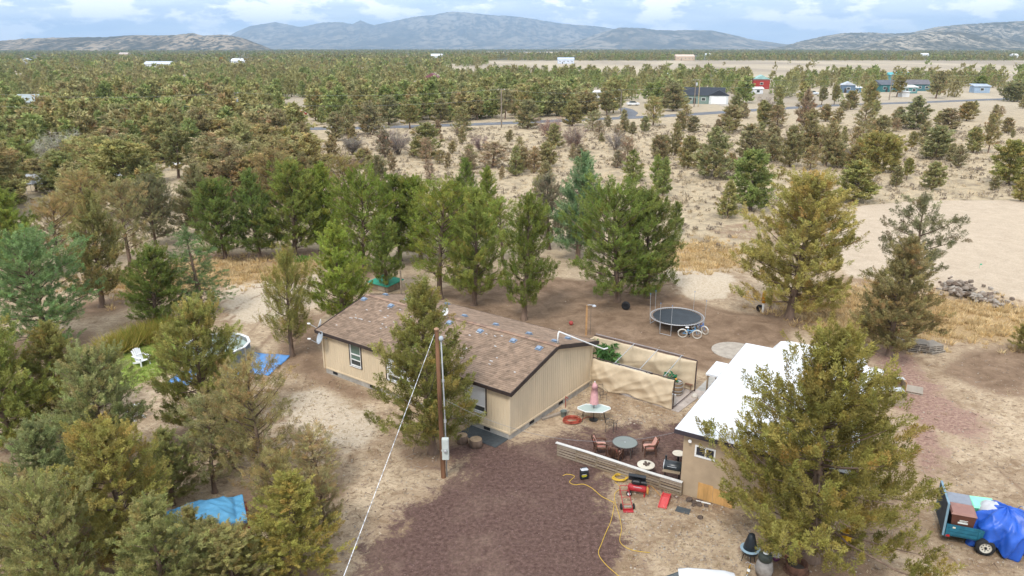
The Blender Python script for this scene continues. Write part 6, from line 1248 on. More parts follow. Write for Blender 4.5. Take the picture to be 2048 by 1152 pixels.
for x0_, nm in ((1540, 'thin dark post right of the orange padded post'),): g = G(x0_, 621); solo('thin_post', MB().tube([(0, 0, -.1), (.02, 0, 2.6)], [.09, .07], 8), BARK, nm, 'post', (g.x, g.y, 0))
# ---- pallets
PALW = mat('grey pallet wood', (.44, .38, .31), .9, .3, 3, .3, aniso=(.3, 1, 1)); dm = MB().box((0, 0, 0), (1.2, .10, .02)).mesh('deck_board', PALW); sm = MB().box((0, 0, 0), (.05, 1.0, .09)).mesh('stringer', PALW)
def pallet(loc, rz, label, tilt=(0, 0), group=None):
    t = thing('pallet', label, 'pallet', loc, rz, group); t.rotation_euler = (tilt[0], tilt[1], rz)
    for x in (-.56, 0, .56): link('stringer', sm, t, (x, 0, .065))
    for k in range(7): link('deck_board', dm, t, (0, -.45 + k * .15, .121))
    for y in (-.45, 0, .45): link('deck_board', dm, t, (0, y, .0095))
g = G(1823, 781); pallet((g.x, g.y, 0), -.5, 'single pallet lying alone by the reddish gravel')
ords = ['bottom', 'second', 'third', 'fourth', 'fifth', 'top']
g = G(1832, 700)
for k in range(5): pallet((g.x + TR.uniform(-.12, .12), g.y + TR.uniform(-.1, .1), k * .134), -.35 + TR.uniform(-.12, .12), ords[k] + ' pallet of the taller left stack under the brownish juniper', group='stacked pallets')
g = G(1863, 702)
for k in range(4): pallet((g.x + TR.uniform(-.12, .12), g.y + TR.uniform(-.1, .1), k * .134), .25 + TR.uniform(-.12, .12), ords[k] + ' pallet of the lower right stack under the brownish juniper', group='stacked pallets')
g = G(1806, 694); pallet((g.x, g.y, .30), -.2, 'tilted pallet leaning on the left side of the pallet stack', (0, .38))
# ---- firewood bin and box at the end of the outbuilding
g = G(1783, 806); t = thing('firewood_bin', 'pale lidded firewood bin at the end of the outbuilding', 'bin', (g.x, g.y, 0), -.12)
part('side', MB().box((-.55, 0, .35), (.04, .7, .7)).box((.55, 0, .35), (.04, .7, .7)), OLDW2, t); part('back', MB().box((0, .34, .35), (1.06, .04, .7)), OLDW2, t); part('front', MB().box((0, -.34, .25), (1.06, .04, .5)), OLDW2, t); part('lid', MB().box((0, .22, .78), (1.25, .55, .03)), mat('grey-white sheet', (.55, .57, .58), .5), t)
lgm = MB().lathe([(.07, -.22), (.075, .22)], n=9, M=Matrix.Rotation(math.pi / 2, 3, 'X')).mesh('log', ENDW)
for k in range(7): link('split_log', lgm, t, (-.42 + (k % 4) * .26, -.1 + .04 * (k % 2), .50 + .13 * (k // 4)))
g = G(1790, 786); t = thing('open_box', 'open wooden box with orange lining behind the firewood bin', 'box', (g.x, g.y, 0), -.12)
part('side', MB().box((-.42, 0, .42), (.03, .7, .84)).box((.42, 0, .42), (.03, .7, .84)), mat('orange plywood', (.50, .26, .10), .8), t); part('back', MB().box((0, .34, .42), (.84, .03, .84)), mat('orange plywood', (.50, .26, .10)), t); part('shelf', MB().box((0, 0, .45), (.8, .66, .03)), OLDW, t); part('top_sheet', MB().box((0, .22, .86), (.95, .35, .02)), mat('grey-white sheet', (.55, .57, .58)), t)
g = G(1803, 789); solo('board', MB().box((0, 0, .45), (.04, .62, .9)), OLDW, 'brown board standing between the firewood bin and the lone pallet', 'board', (g.x, g.y, 0), -.12)
# ---- rock pile at the edge of the pad
g0 = G(1935, 592); rp_ = thing('rock_pile', 'long pile of broken grey rocks along the levelled pad', 'rock pile', (g0.x, g0.y, gz1(g0.x, g0.y)))
RKS = [mat('pile rock %d' % i, c, .95, .3, 3, .4) for i, c in enumerate(((.25, .195, .15), (.34, .28, .23), (.19, .14, .105), (.40, .35, .295)))]
rmesh = [rock('rock', 1.0, RKS[k % 4], seed=40 + k, flat=.75).mesh('rock', RKS[k % 4]) for k in range(12)]
for k in range(150):
    px = TR.triangular(1868, 2040, 1925); t_ = (px - 1868) / 172; py = 577 + t_ * 38 + TR.gauss(0, 7 - 3 * t_); g = G(px, py); s = TR.uniform(.13, .36) * (1.15 - .5 * t_); hgt = max(0, .5 * (1 - abs(px - 1925) / 90)) * TR.random()
    link('rock', rmesh[TR.randrange(12)], rp_, (g.x - g0.x, g.y - g0.y, hgt + s * .35 + gz1(g.x, g.y) - gz1(g0.x, g0.y)), rot=(TR.uniform(-.5, .5), TR.uniform(-.5, .5), TR.uniform(0, 6)), scale=(s, s * TR.uniform(.7, 1.1), s * TR.uniform(.6, .9)))
g = G(1957, 545); solo('survey_flag', MB().tube([(0, 0, 0), (0, 0, .45)], .012, 4).box((.09, 0, .38), (.18, .01, .13)), mat('green flag', (.08, .42, .24), .7), 'small green flag on the levelled pad', 'flag', (g.x, g.y, gz1(g.x, g.y)))

# ------------------------------------------------------------------ loaded blue trailer
a = G(1889, 1068, .50); b = G(2048, 1098, .50); dx = (b - a); trz = math.atan2(dx.y, dx.x); TL, TW = 4.6, 1.75
tl = thing('utility_trailer', 'blue utility trailer loaded with bins and a blue tarp', 'trailer', (a.x, a.y, 0), trz); BLU = mat('worn teal-blue paint', (.02, .135, .20), .55, .3, 3, .1); TRPB = mat('bright blue tarp', (.018, .10, .50), .42, .2, 2, .12, 10, spec=.5)
part('bed', MB().box((TL / 2, TW / 2, .50), (TL, TW, .06)), BLU, tl)
for z in (.62, .78, .94):
    part('side_board', MB().box((TL / 2, -.02, z), (TL, .04, .145)), BLU, tl); part('side_board', MB().box((TL / 2, TW + .02, z), (TL, .04, .145)), BLU, tl)
for x in (.04, 1.2, 2.3, 3.4, TL - .04): part('stake', MB().box((x, -.055, .72), (.07, .03, .58)), BLU, tl)
part('front_board', MB().box((TL - .02, TW / 2, .78), (.04, TW, .5)), BLU, tl); part('tail_gate', MB().box((-.05, TW / 2, 1.18), (.05, TW, 1.4)), mat('dark blue gate', (.03, .06, .10), .6), tl); part('gate_frame', MB().box((-.06, -.01, 1.2), (.08, .06, 1.48)).box((-.06, TW + .01, 1.2), (.08, .06, 1.48)).box((-.06, TW / 2, 1.92), (.08, TW, .06)), mat('pale blue steel', (.20, .32, .40), .5), tl)
RIMW = mat('cream steel rim', (.66, .62, .52), .5)
for y in (-.16, TW + .16): wheel(tl, (1.45, y, .36), .36, .22, 'y', RIMW)
hm_ = MB().lathe([(.024, 0), (.024, .006)], (0, 0, 0), 8, Matrix.Rotation(math.pi / 2, 3, 'X')).mesh('rim_hole', BLACK)
for k in range(8): link('rim_hole', hm_, tl, (1.45 + .14 * math.cos(k * .785), -.232, .36 + .14 * math.sin(k * .785)))
part('hub', MB().lathe([(.05, 0), (.05, .05)], (1.45, -.235, .36), 10, Matrix.Rotation(math.pi / 2, 3, 'X')), BLACK, tl); part('axle', MB().tube([(1.45, -.1, .36), (1.45, TW + .1, .36)], .04, 6), BLACK, tl); part('tongue', MB().tube([(TL, .3, .45), (TL + 1.3, TW / 2, .45), (TL, TW - .3, .45)], .05, 6), BLACK, tl); part('tail_lamp', MB().box((.10, -.05, .50), (.14, .05, .08)), mat('red lens', (.45, .03, .03), .3), tl); part('sticker', MB().box((.28, -.043, .90), (.10, .006, .07)), mat('cream sticker', (.66, .62, .48), .7), tl)
TM = Matrix.Translation((a.x, a.y, 0)) @ Matrix.Rotation(trz, 4, 'Z')
def on_trailer(x, y, z): p = TM @ Vector((x, y, z)); return (p.x, p.y, p.z)
def wheelie(x, y, rz, label, col, decal=None, z=.53):
    t = thing('wheelie_bin', label, 'bin', on_trailer(x, y, z), trz + rz); CM_ = mat('bin ' + label[:12], col, .55, .12, 4)
    b = MB(); b.add([(-.36, -.30, .0), (.36, -.30, .0), (.36, .30, 0), (-.36, .30, 0), (-.44, -.36, .92), (.44, -.36, .92), (.44, .36, .92), (-.44, .36, .92)], [(0, 3, 2, 1), (0, 1, 5, 4), (1, 2, 6, 5), (2, 3, 7, 6), (3, 0, 4, 7)]); part('tub', b, CM_, t)
    l = MB(); l.add([(-.47, -.39, .92), (.47, -.39, .92), (.47, .39, .96), (-.47, .39, .96), (-.42, -.33, 1.0), (.42, -.33, 1.0), (.42, .35, 1.04), (-.42, .35, 1.04)], [(0, 3, 2, 1), (4, 5, 6, 7), (0, 1, 5, 4), (1, 2, 6, 5), (2, 3, 7, 6), (3, 0, 4, 7)]); part('lid', l, mat('lid ' + label[:12], tuple(min(1, c * 2.1 + .06) for c in col), .5, .1, 4), t)
    part('handle', MB().tube([(-.3, .42, .94), (.3, .42, .94)], .02, 6), CM_, t)
    if decal:
        part('decal', MB().box((0, -.352, .56), (.36, .008, .07)).box((.02, -.358, .68), (.30, .006, .022)).box((.0, -.352, .635), (.26, .006, .018)), mat('white print', (.72, .74, .70), .6), t)
    return t
wheelie(.58, .44, .0, 'brown lidded bin with white lettering at the trailer side', (.115, .045, .03), True); wheelie(.58, 1.26, 0, 'grey-lidded bin beside the raised trailer gate', (.09, .10, .12)); wheelie(1.45, 1.28, .1, 'green bin behind the grey sack on the trailer', (.10, .36, .22))
def blob(name, rx, ry, rz_, m, label, cat, loc, rot, seed, fold=.12, nu=26, nv=14, zmin=-.25, skirt=0):
    rng = random.Random(seed); ph = [rng.uniform(0, 6) for _ in range(8)]; rows = []; cr = [(rng.uniform(-4, 4), rng.uniform(-4, 4), rng.uniform(-4, 4), rng.uniform(0, 6), rng.uniform(.3, .9)) for _ in range(9)]
    for j in range(nv + 1):
        v = j / nv; el = math.pi / 2 * (1 - v) + zmin * v; row = []
        for i in range(nu + 1):
            az = 2 * math.pi * i / nu; n_ = math.sin(3 * az + ph[0] + 2 * v) * .5 + math.sin(7 * az + ph[1] - 3 * v) * .35 + abs(math.sin(5 * az + 4 * v + ph[2])) * .5 + math.sin(11 * az + ph[3] + 6 * v) * .18
            q = 1 + fold * n_ * (.25 + v); px_, py_, pz_ = rx * math.cos(el) * math.cos(az), ry * math.cos(el) * math.sin(az), rz_ * math.sin(el); q += fold * .62 * (sum((1 - abs(math.sin(k0 * px_ + k1 * py_ + k2 * pz_ + k3))) ** 3 * k4 for k0, k1, k2, k3, k4 in cr) - .5); row.append((rx * math.cos(el) * math.cos(az) * q, ry * math.cos(el) * math.sin(az) * q, rz_ * math.sin(el) * (1 + fold * .6 * n_) - skirt * max(0, v - .8) * 5 * (1 + .5 * math.sin(4 * az + ph[4]))))
        rows.append(row)
    return tag(link(name, MB().grid(rows).mesh(name, m, True), None, loc, rot), label, cat)
solid(blob('tarp_load', .98, .92, .95, TRPB, 'crumpled bright blue tarp mounded over the middle of the trailer load', 'tarp', on_trailer(2.15, .72, .80), trz, 4, .20, 110, 56, -.30, .35), .01)
solid(blob('tarp_load', 1.05, .80, .78, TRPB, 'smooth blue tarp bundle at the front end of the trailer', 'tarp', on_trailer(3.55, .88, .82), trz + .2, 9, .17, 90, 44, -.25, .12), .01)
blob('sack', .48, .40, .42, mat('grey-white sack', (.55, .56, .58), .6, .12, 3, .15), 'pale grey sack on top of the trailer load', 'sack', on_trailer(1.72, 1.0, 1.36), trz, 14, .12, 24, 14, -1.2)
wire('strap', on_trailer(2.75, -.05, 1.0), on_trailer(2.75, 1.6, 1.2), -.75, .018, mat('grey strap', (.5, .52, .55), .7), 'grey strap tied over the blue tarps on the trailer', 10)

# ------------------------------------------------------------------ under the huge juniper, foreground
g = G(1497, 1128); t = thing('charcoal_smoker', 'tall black smoker grill at the foot of the huge juniper', 'grill', (g.x, g.y, 0)); part('bowl', MB().lathe([(.12, .42), (.30, .55), (.36, .68), (.37, .72), (.34, .72), (.28, .58)], n=20), mat('black kettle', (.02, .025, .03), .35), t, True); part('rim', MB().lathe([(.365, .715), (.385, .72), (.385, .75), (.365, .755)], n=20), mat('blue-grey rim', (.30, .42, .50), .4), t); part('stack', MB().lathe([(.28, .75), (.24, .95), (.17, 1.2), (.12, 1.38), (.08, 1.4)], n=14), mat('black kettle', (.02, .025, .03)), t, True)
for k in range(3): aa = k * 2.094 + .4; part('leg', MB().tube([(.3 * math.cos(aa), .3 * math.sin(aa), 0), (.2 * math.cos(aa), .2 * math.sin(aa), .5)], .016, 5), BLACK, t)
g = G(1527, 1148); t = thing('stone_lantern', 'grey stone lantern with a dark round cap in the foreground', 'lantern', (g.x, g.y, 0)); part('body', MB().lathe([(.30, 0), (.34, .25), (.30, .55), (.20, .66)], n=14), mat('grey cast stone', (.36, .33, .30), .9, .25, 4, .3), t, True); part('cap', MB().lathe([(.25, .66), (.27, .72), (.26, .9), (.2, .96)], n=18), mat('dark green metal', (.05, .06, .05), .5), t, True); part('lid', MB().lathe([(.10, .955), (.11, .98), (.09, .99)], n=12), WHITE, t)
g = G(1551, 1120); t = thing('glazed_pot', 'purple pot with a pale rim under the huge juniper', 'pot', (g.x, g.y, 0)); part('pot_body', MB().lathe([(.10, 0), (.16, .10), (.19, .24)], n=16), mat('purple glaze', (.16, .05, .12), .4), t, True); part('rim', MB().lathe([(.185, .235), (.21, .25), (.20, .27), (.15, .26), (.02, .24)], n=16, close=False), mat('pale rim', (.5, .47, .45), .6), t, True)
g = G(1577, 1118); t = thing('broken_pot', 'terracotta planter with dark plants under the huge juniper', 'pot', (g.x, g.y, 0)); part('pot_body', MB().lathe([(.14, 0), (.22, .28), (.25, .32), (.22, .32), (.18, .26), (.02, .25)], n=16, close=False), mat('salmon clay', (.52, .24, .15), .8), t, True); part('soil', MB().lathe([(.21, .25), (.20, .27)], n=14), RK, t)
g = G(1592, 1140); t = thing('fire_ring', 'rusty iron fire ring with a grate beside the juniper trunk', 'fire ring', (g.x, g.y, 0)); RUST = mat('rusty iron', (.14, .07, .045), .85, .4, 5, .3); part('ring', MB().lathe([(.40, 0), (.42, .34), (.40, .36), (.37, .34), (.36, .02)], n=28, close=False), RUST, t, True); part('ash', MB().lathe([(.37, .03), (.36, .06)], n=20), mat('ash', (.10, .085, .075), .95), t)
for k in range(4): part('grate_bar', MB().tube([(-.30 + k * .07, -.24, .37), (-.30 + k * .07, .26, .39)], .012, 5), BLACK, t)
part('base_plate', MB().lathe([(.50, 0), (.50, .015)], n=24), RUST, t)
g = G(1490, 1158); bike((g.x, g.y, 0), 1.1, 'yellow child bicycle at the bottom edge beside the white vehicle', (.58, .33, .02), .2, None, .62)
for k, (px, py, s, h, lb, cl) in enumerate([(1690, 1082, .34, .5, 'yellow toy crate under the right side of the huge juniper', (.68, .40, .02))]):
    g = G(px, py); t = thing('toy_crate', lb, 'crate', (g.x, g.y, 0), .4); m__ = mat('yellow plastic', cl, .5); part('base', MB().box((0, 0, .02), (s, s, .04)), m__, t)
    for sx, sy, wx_, wy_ in ((1, 0, .03, s), (-1, 0, .03, s), (0, 1, s - .06, .03), (0, -1, s - .06, .03)): part('side', MB().box((sx * (s / 2 - .015), sy * (s / 2 - .015), h / 2 + .02), (wx_, wy_, h - .04)), m__, t)
# white car, only its roof reaches into the picture
g = G(1425, 1236); vc = thing('parked_car', 'white car at the bottom edge, only its roof in view', 'car', (g.x, g.y, 0), -.12); CARW = mat('white car paint', (.80, .81, .82), .25, .04, 2, spec=.6)
def loft(b, secs):
    rows = []
    for x, pts in secs: rows.append([(x, y, z) for y, z in pts])
    b.grid(rows); b.add(rows[0], [tuple(range(len(rows[0])))]); b.add(rows[-1], [tuple(range(len(rows[0]) - 1, -1, -1))]); return b
def sec(w, z0, z1): return [(-w, z0), (-w * 1.03, (z0 + z1) / 2), (-w * .96, z1 - .06), (-w * .84, z1), (w * .84, z1), (w * .96, z1 - .06), (w * 1.03, (z0 + z1) / 2), (w, z0)]
part('body', loft(MB(), [(-2.2, sec(.80, .35, .82)), (-1.9, sec(.88, .28, .95)), (-.9, sec(.90, .26, 1.0)), (.9, sec(.90, .26, 1.0)), (1.9, sec(.87, .28, .93)), (2.25, sec(.78, .35, .75))]), CARW, vc, True)
part('windows', loft(MB(), [(-1.75, sec(.76, .95, 1.0)), (-1.1, sec(.74, .95, 1.45)), (.6, sec(.74, .95, 1.47)), (1.25, sec(.76, .95, 1.0))]), PANE, vc); part('roof', loft(MB(), [(-1.25, sec(.70, 1.40, 1.46)), (-.9, sec(.74, 1.42, 1.53)), (.4, sec(.74, 1.43, 1.54)), (.75, sec(.70, 1.40, 1.47))]), CARW, vc, True)
for x in (-1.35, 1.35):
    for y in (-.82, .82): wheel(vc, (x, y, .32), .32, .2, 'y', GALV)

# ------------------------------------------------------------------ left side: pool, chairs, covered vehicle
c = G(438, 722); PR_ = 1.95; pl_ = thing('swimming_pool', 'empty above-ground pool with grey wall and white rim', 'pool', (c.x, c.y, 0)); NPOL = 14; PW = mat('grey pool panel', (.26, .275, .27), .6, .15, 2)
pnl = MB().box((0, 0, .58), (2 * PR_ * math.tan(math.pi / NPOL) - .04, .03, 1.14)).mesh('wall_panel', PW); upm = MB().box((0, 0, .6), (.09, .07, 1.2)).mesh('upright', mat('pale pool post', (.46, .48, .47), .6)); rim = MB().box((0, 0, 0), (2 * PR_ * math.tan(math.pi / NPOL) + .05, .16, .05)).mesh('rim_cap', WHITE)
for k in range(NPOL):
    a = k * 2 * math.pi / NPOL; link('wall_panel', pnl, pl_, (PR_ * math.cos(a), PR_ * math.sin(a), 0), a + math.pi / 2); link('rim_cap', rim, pl_, (PR_ * math.cos(a), PR_ * math.sin(a), 1.185 + .003 * (k % 2)), a + math.pi / 2); b = a + math.pi / NPOL; r = PR_ / math.cos(math.pi / NPOL); link('upright', upm, pl_, (r * math.cos(b), r * math.sin(b), 0), b + math.pi / 2)
part('liner', MB().lathe([(PR_ * .97, .9), (PR_ * .95, .2), (.01, .16)], n=28, close=False), mat('pale pool liner', (.42, .50, .47), .6, .15, 1.5), pl_, True)
PALEB = mat('faded blue tarp', (.12, .30, .62), .6, .15, 2, .15, 6)
def ground_tarp(pts, label, m, seed, zs=.06):
    P = [G(*p) for p in pts]; cx = sum((p for p in P), Vector()) / len(P); rng = random.Random(seed); n = 16; rows = []
    for j in range(n + 1):
        row = []
        for i in range(n + 1):
            u, v = i / n, j / n; p = P[0].lerp(P[1], u).lerp(P[3].lerp(P[2], u), v); p += Vector((rng.uniform(-.03, .03), rng.uniform(-.03, .03), .02 + zs * abs(math.sin(u * 9 + seed + v * 4)) * abs(math.cos(v * 7 + u * 3))))
            row.append(p - cx)
        rows.append(row)
    o = tag(link('ground_tarp', MB().grid(rows).mesh('ground_tarp', m, True), None, cx), label, 'tarp'); return solid(o, .008)
ground_tarp([(500, 748), (538, 752), (582, 712), (508, 706)], 'faded blue tarp spread on the ground right of the pool', PALEB, 1); ground_tarp([(332, 768), (378, 772), (398, 742), (360, 744)], 'blue tarp piece on the ground left of the pool juniper', PALEB, 2); ground_tarp([(440, 756), (480, 758), (478, 738), (446, 738)], 'crumpled light blue tarp at the foot of the pool', PALEB, 3, .15)
WPL = mat('white resin', (.82, .82, .82), .5, .04, 3)
def adirondack(loc, rz, label):
    t = thing('lawn_chair', label, 'chair', loc, rz)
    for x in (-.30, .30):
        part('leg', MB().bar((x, -.42, 0), (x, -.40, .56), .05, .10, up=(0, 1, 0)), WPL, t); part('leg', MB().bar((x * .93, -.42, .34), (x * .93, .52, .02), .05, .11), WPL, t); part('armrest', MB().rbox((x * 1.12, -.05, .58), (.16, .86, .03), .01), WPL, t)
    for k in range(6): part('seat_slat', MB().bar((-.28, -.42 + k * .11, .36 - k * .03), (.28, -.42 + k * .11, .36 - k * .03), .095, .02), WPL, t)
    for k in range(5):
        x = -.24 + k * .12; h = 1.0 - .05 * abs(k - 2) ** 2 * .5; part('back_slat', MB().bar((x * .85, .18, .18), (x * 1.05, .52, h), .105, .025, up=(0, 1, 0)), WPL, t)
    part('back_brace', MB().bar((-.34, .33, .55), (.34, .33, .55), .05, .06), WPL, t); return t
g = G(284, 728); adirondack((g.x, g.y, 0), math.radians(58), 'white slatted lawn chair facing right on the green lawn'); g = G(270, 836); adirondack((g.x, g.y, 0), math.radians(-120), 'white slatted lawn chair half hidden behind the pale juniper')
g = G(412, 1075); cvh = thing('covered_vehicle', 'red vehicle under a light blue tarp among the junipers', 'vehicle', (g.x, g.y, 0), .42); RDC = mat('dull red paint', (.27, .03, .03), .45, .2, 3)
part('body', loft(MB(), [(-1.75, sec(.78, .35, .85)), (-1.5, sec(.88, .3, 1.0)), (1.4, sec(.88, .3, 1.0)), (1.75, sec(.78, .35, .85))]), RDC, cvh, True)
rows = []
for i in range(61):
    u = i / 60; x = -1.65 + 3.3 * u; row = []
    for j in range(37):
        v = j / 36; y = (v - .5) * 1.98; h = 1.03 + .42 * max(0, math.sin(math.pi * min(1, max(0, (u - .12) / .76)))) ** .5 * (1 - (2 * v - 1) ** 4) + .06 * (1 - abs(math.sin(u * 11 + v * 5))) ** 3 + .05 * (1 - abs(math.sin(v * 9 - u * 7 + 1))) ** 3 + .015 * math.sin(v * 30 + u * 19); row.append((x, y, h if 0 < j < 36 else h - .16 - .05 * math.sin(u * 22)))
    rows.append(row)
solid(part('tarp_cover', MB().grid(rows), mat('light blue tarp', (.12, .36, .58), .5, .2, 2, .1, 8), cvh, True), .01); part('edge_band', MB().bar((-1.6, -.985, .95), (1.6, -.985, .95), .012, .10), mat('deep blue hem', (.03, .14, .45), .5), cvh)
for x in (-1.2, 1.2):
    for y in (-.78, .78): wheel(cvh, (x, y, .33), .33, .2, 'y', GALV)
# ---- small things in the left wood and behind the house
def tent(px, py, w, d, h, rz, m, label):
    g = G(px, py); t = thing('canopy_tent', label, 'tent', (g.x, g.y, gz1(g.x, g.y)), rz); rf = MB().add([(-w / 2, -d / 2, h), (w / 2, -d / 2, h), (w / 2, d / 2, h), (-w / 2, d / 2, h), (-w / 2, 0, h + w * .28), (w / 2, 0, h + w * .28)], [(0, 1, 5, 4), (4, 5, 2, 3), (1, 2, 5), (0, 4, 3)]); solid(part('roof', rf, m, t), .03)
    for x in (-w / 2 + .05, w / 2 - .05):
        for y in (-d / 2 + .05, d / 2 - .05): part('post', MB().tube([(x, y, 0), (x, y, h)], .03, 6), GALV, t)
tent(230, 385, 3.6, 3.2, 1.9, .5, mat('pale grey sheet', (.62, .64, .68), .6), 'pale grey peaked canopy tent in the left wood'); tent(95, 383, 4.6, 2.6, 1.5, .35, mat('grey metal sheet', (.45, .47, .5), .5), 'low grey carport roof left of the canopy tent')
tent(350, 342, 2.0, .9, .75, .2, WHITE, 'small white table on bare ground by the leaning trunk')
g = G(30, 397); t = thing('quad_bike', 'dark quad bike parked at the left margin', 'quad bike', (g.x, g.y, gz1(g.x, g.y)), .3); part('body', MB().rbox((0, 0, .62), (1.5, .6, .3), .1), BLACK, t); part('seat', MB().rbox((-.25, 0, .84), (.7, .32, .14), .05), BLACK, t); part('handlebar', MB().tube([(.35, -.35, 1.05), (.45, 0, .95), (.35, .35, 1.05)], .025, 6), BLACK, t); part('rack', MB().box((.65, 0, .82), (.4, .7, .03)), WHITE, t)
for x in (-.55, .55):
    for y in (-.42, .42): wheel(t, (x, y, .28), .28, .24, 'y', GALV)
g = G(772, 577); t = thing('garden_shed', 'low shed with a green roof behind the left end of the house', 'shed', (g.x, g.y, 0), HRZ); part('wall', MB().box((0, 0, .28), (2.0, 1.6, .56)), OLDW, t); part('roof', MB().plate([(-1.2, -1.0, .57), (1.2, -1.0, .57), (1.2, 1.0, .75), (-1.2, 1.0, .75)], .06), mat('green sheet roof', (.05, .33, .22), .5, .15, 3), t); part('door', MB().box((.3, -.81, .28), (.8, .03, .5)), OLDW2, t)
g = G(803, 590); solo('wood_post', MB().tube([(0, 0, -.2), (0, 0, 2.1)], [.08, .07], 8), OLDW2, 'bare grey post behind the house ridge', 'post', (g.x, g.y, 0))

# ------------------------------------------------------------------ houses across the plain
def far_house(px0, px1, py, hw, depth, label, wallc, roofc, rz=0., roof='gable', rise=1.6, wins=3, garage=None, cat='house', name='house', ov=.4, door=True):
    p0, p1 = G(px0, py), G(px1, py); c = (p0 + p1) / 2; w = abs(p1.x - p0.x) / max(.5, math.cos(rz)); t = thing(name, label, cat, (c.x, c.y + depth / 2, 0), rz)
    WM = mat('wall ' + label[:24], wallc, .85, .1, .5); RM = mat('roof ' + label[:24], roofc, .7, .12, .6); part('wall', MB().box((0, 0, hw / 2), (w, depth, hw)), WM, t)
    W, D = w / 2 + ov, depth / 2 + ov; R = MB()
    if roof == 'gable': R.add([(-W, -D, hw), (W, -D, hw), (W, D, hw), (-W, D, hw), (-W, 0, hw + rise), (W, 0, hw + rise)], [(0, 1, 5, 4), (3, 4, 5, 2), (0, 4, 3), (1, 2, 5), (0, 3, 2, 1)])
    elif roof == 'front': R.add([(-W, -D, hw), (W, -D, hw), (W, D, hw), (-W, D, hw), (0, -D, hw + rise), (0, D, hw + rise)], [(0, 4, 5, 3), (4, 1, 2, 5), (0, 1, 4), (3, 5, 2), (0, 3, 2, 1)])
    else: R.add([(-W, -D, hw), (W, -D, hw), (W, D, hw + rise), (-W, D, hw + rise), (-W, -D, hw + .2), (W, -D, hw + .2), (W, D, hw + rise + .2), (-W, D, hw + rise + .2)], [(0, 3, 2, 1), (4, 5, 6, 7), (0, 1, 5, 4), (1, 2, 6, 5), (2, 3, 7, 6), (3, 0, 4, 7)])
    part('roof', R, RM, t); gx = None
    if garage: gx = garage * w / 2; part('garage_door', MB().box((gx, -depth / 2 - .03, 1.25), (4.9, .08, 2.3)), WHITE, t)
    for k in range(wins):
        x = -w / 2 + (k + .5) * w / wins
        if gx is not None and abs(x - gx) < 3.4: continue
        wn = part('window', MB().box((x, -depth / 2 - .03, hw * .56), (1.5, .08, 1.2)), WHITE, t); part('pane', MB().box((x, -depth / 2 - .06, hw * .56), (1.3, .06, 1.0)), PANE, wn)
    if door: part('door', MB().box((-w / 2 + .28 * w, -depth / 2 - .03, 1.02), (1.0, .07, 2.0)), mat('dark door', (.06, .05, .045), .7), t)
    return t
h = far_house(1376, 1452, 208, 3.0, 11, 'green-grey house with dark hipped roof and white garage across the road', (.20, .27, .24), (.035, .04, .05), -.25, 'gable', 2.6, 3, .62)
part('garage_gable', MB().add([(1.6, -6.6, 3.0), (9.0, -6.6, 3.0), (5.3, -6.6, 5.0), (1.6, 0, 3.0), (9.0, 0, 3.0), (5.3, 0, 5.0)], [(0, 1, 2), (0, 2, 5, 3), (2, 1, 4, 5), (3, 5, 4), (0, 3, 4, 1)]), mat('dark gable roof', (.035, .04, .05), .7), h); part('garage_wing', MB().box((5.3, -5.9, 1.5), (6.6, 1.2, 3.0)), mat('white garage wall', (.62, .64, .64), .8), h); part('garage_door', MB().box((5.3, -6.53, 1.3), (5.2, .08, 2.4)), WHITE, h)
far_house(1511, 1541, 178, 4.6, 9, 'red barn with pale teal roof beyond the road', (.36, .05, .04), (.32, .50, .47), -.2, 'front', 2.0, 1, cat='barn', name='barn', door=False)
far_house(1505, 1525, 188, 2.2, 4, 'small white domed shelter below the red barn', (.72, .74, .76), (.74, .76, .78), .1, 'gable', .8, 1, cat='shelter', name='shelter', door=False)
far_house(1690, 1713, 186, 3.4, 8, 'blue-grey shed with grey roof left of the teal house', (.13, .19, .26), (.50, .54, .60), -.3, 'front', 1.4, 1, cat='shed', name='shed'); far_house(1707, 1722, 186, 2.2, 4, 'bright blue lean-to with white roof beside the blue-grey shed', (.05, .22, .38), (.72, .75, .78), -.1, 'lean', .5, 1, cat='shed', name='lean_to', door=False)
far_house(1757, 1800, 184, 3.2, 9, 'teal-green house with dark roof behind the roadside trees', (.06, .19, .19), (.11, .12, .14), .15, 'gable', 2.0, 3); far_house(1806, 1860, 182, 3.0, 9, 'long house with brown and grey roof right of the teal house', (.08, .18, .20), (.15, .14, .15), -.1, 'gable', 2.0, 4)
far_house(1806, 1834, 187, 2.6, 5, 'low annexe with white sheet roof in front of the long house', (.12, .26, .26), (.72, .72, .70), 0, 'lean', .7, 2, cat='annexe', name='annexe'); far_house(1803, 1818, 194, 2.0, 3, 'white box trailer parked before the annexe', (.72, .73, .74), (.76, .77, .78), .1, 'lean', .1, 0, cat='trailer', name='box_trailer', door=False)
far_house(1952, 1980, 186, 2.8, 6, 'pale blue shed at the bend of the road on the right', (.32, .42, .54), (.40, .46, .54), -.2, 'lean', .8, 1, cat='shed', name='shed', door=False); far_house(1176, 1208, 196, 2.3, 4, 'white trailer with white roof across the road', (.72, .73, .74), (.82, .83, .84), -.1, 'gable', .7, 2, cat='trailer', name='house_trailer')
far_house(1780, 1825, 162, 3.4, 10, 'turquoise-roofed barn behind the teal house', (.16, .36, .38), (.10, .40, .44), 0, 'gable', 1.6, 2, cat='barn', name='barn'); far_house(1400, 1425, 165, 3.2, 8, 'grey-roofed house behind the dark-roofed one', (.25, .27, .30), (.16, .19, .23), 0, 'gable', 1.6, 2); far_house(1332, 1346, 160, 3, 7, 'small white building above the left end of the dark-roofed house', (.66, .67, .68), (.66, .70, .74), 0, 'gable', 1.2, 1, cat='building', name='building')
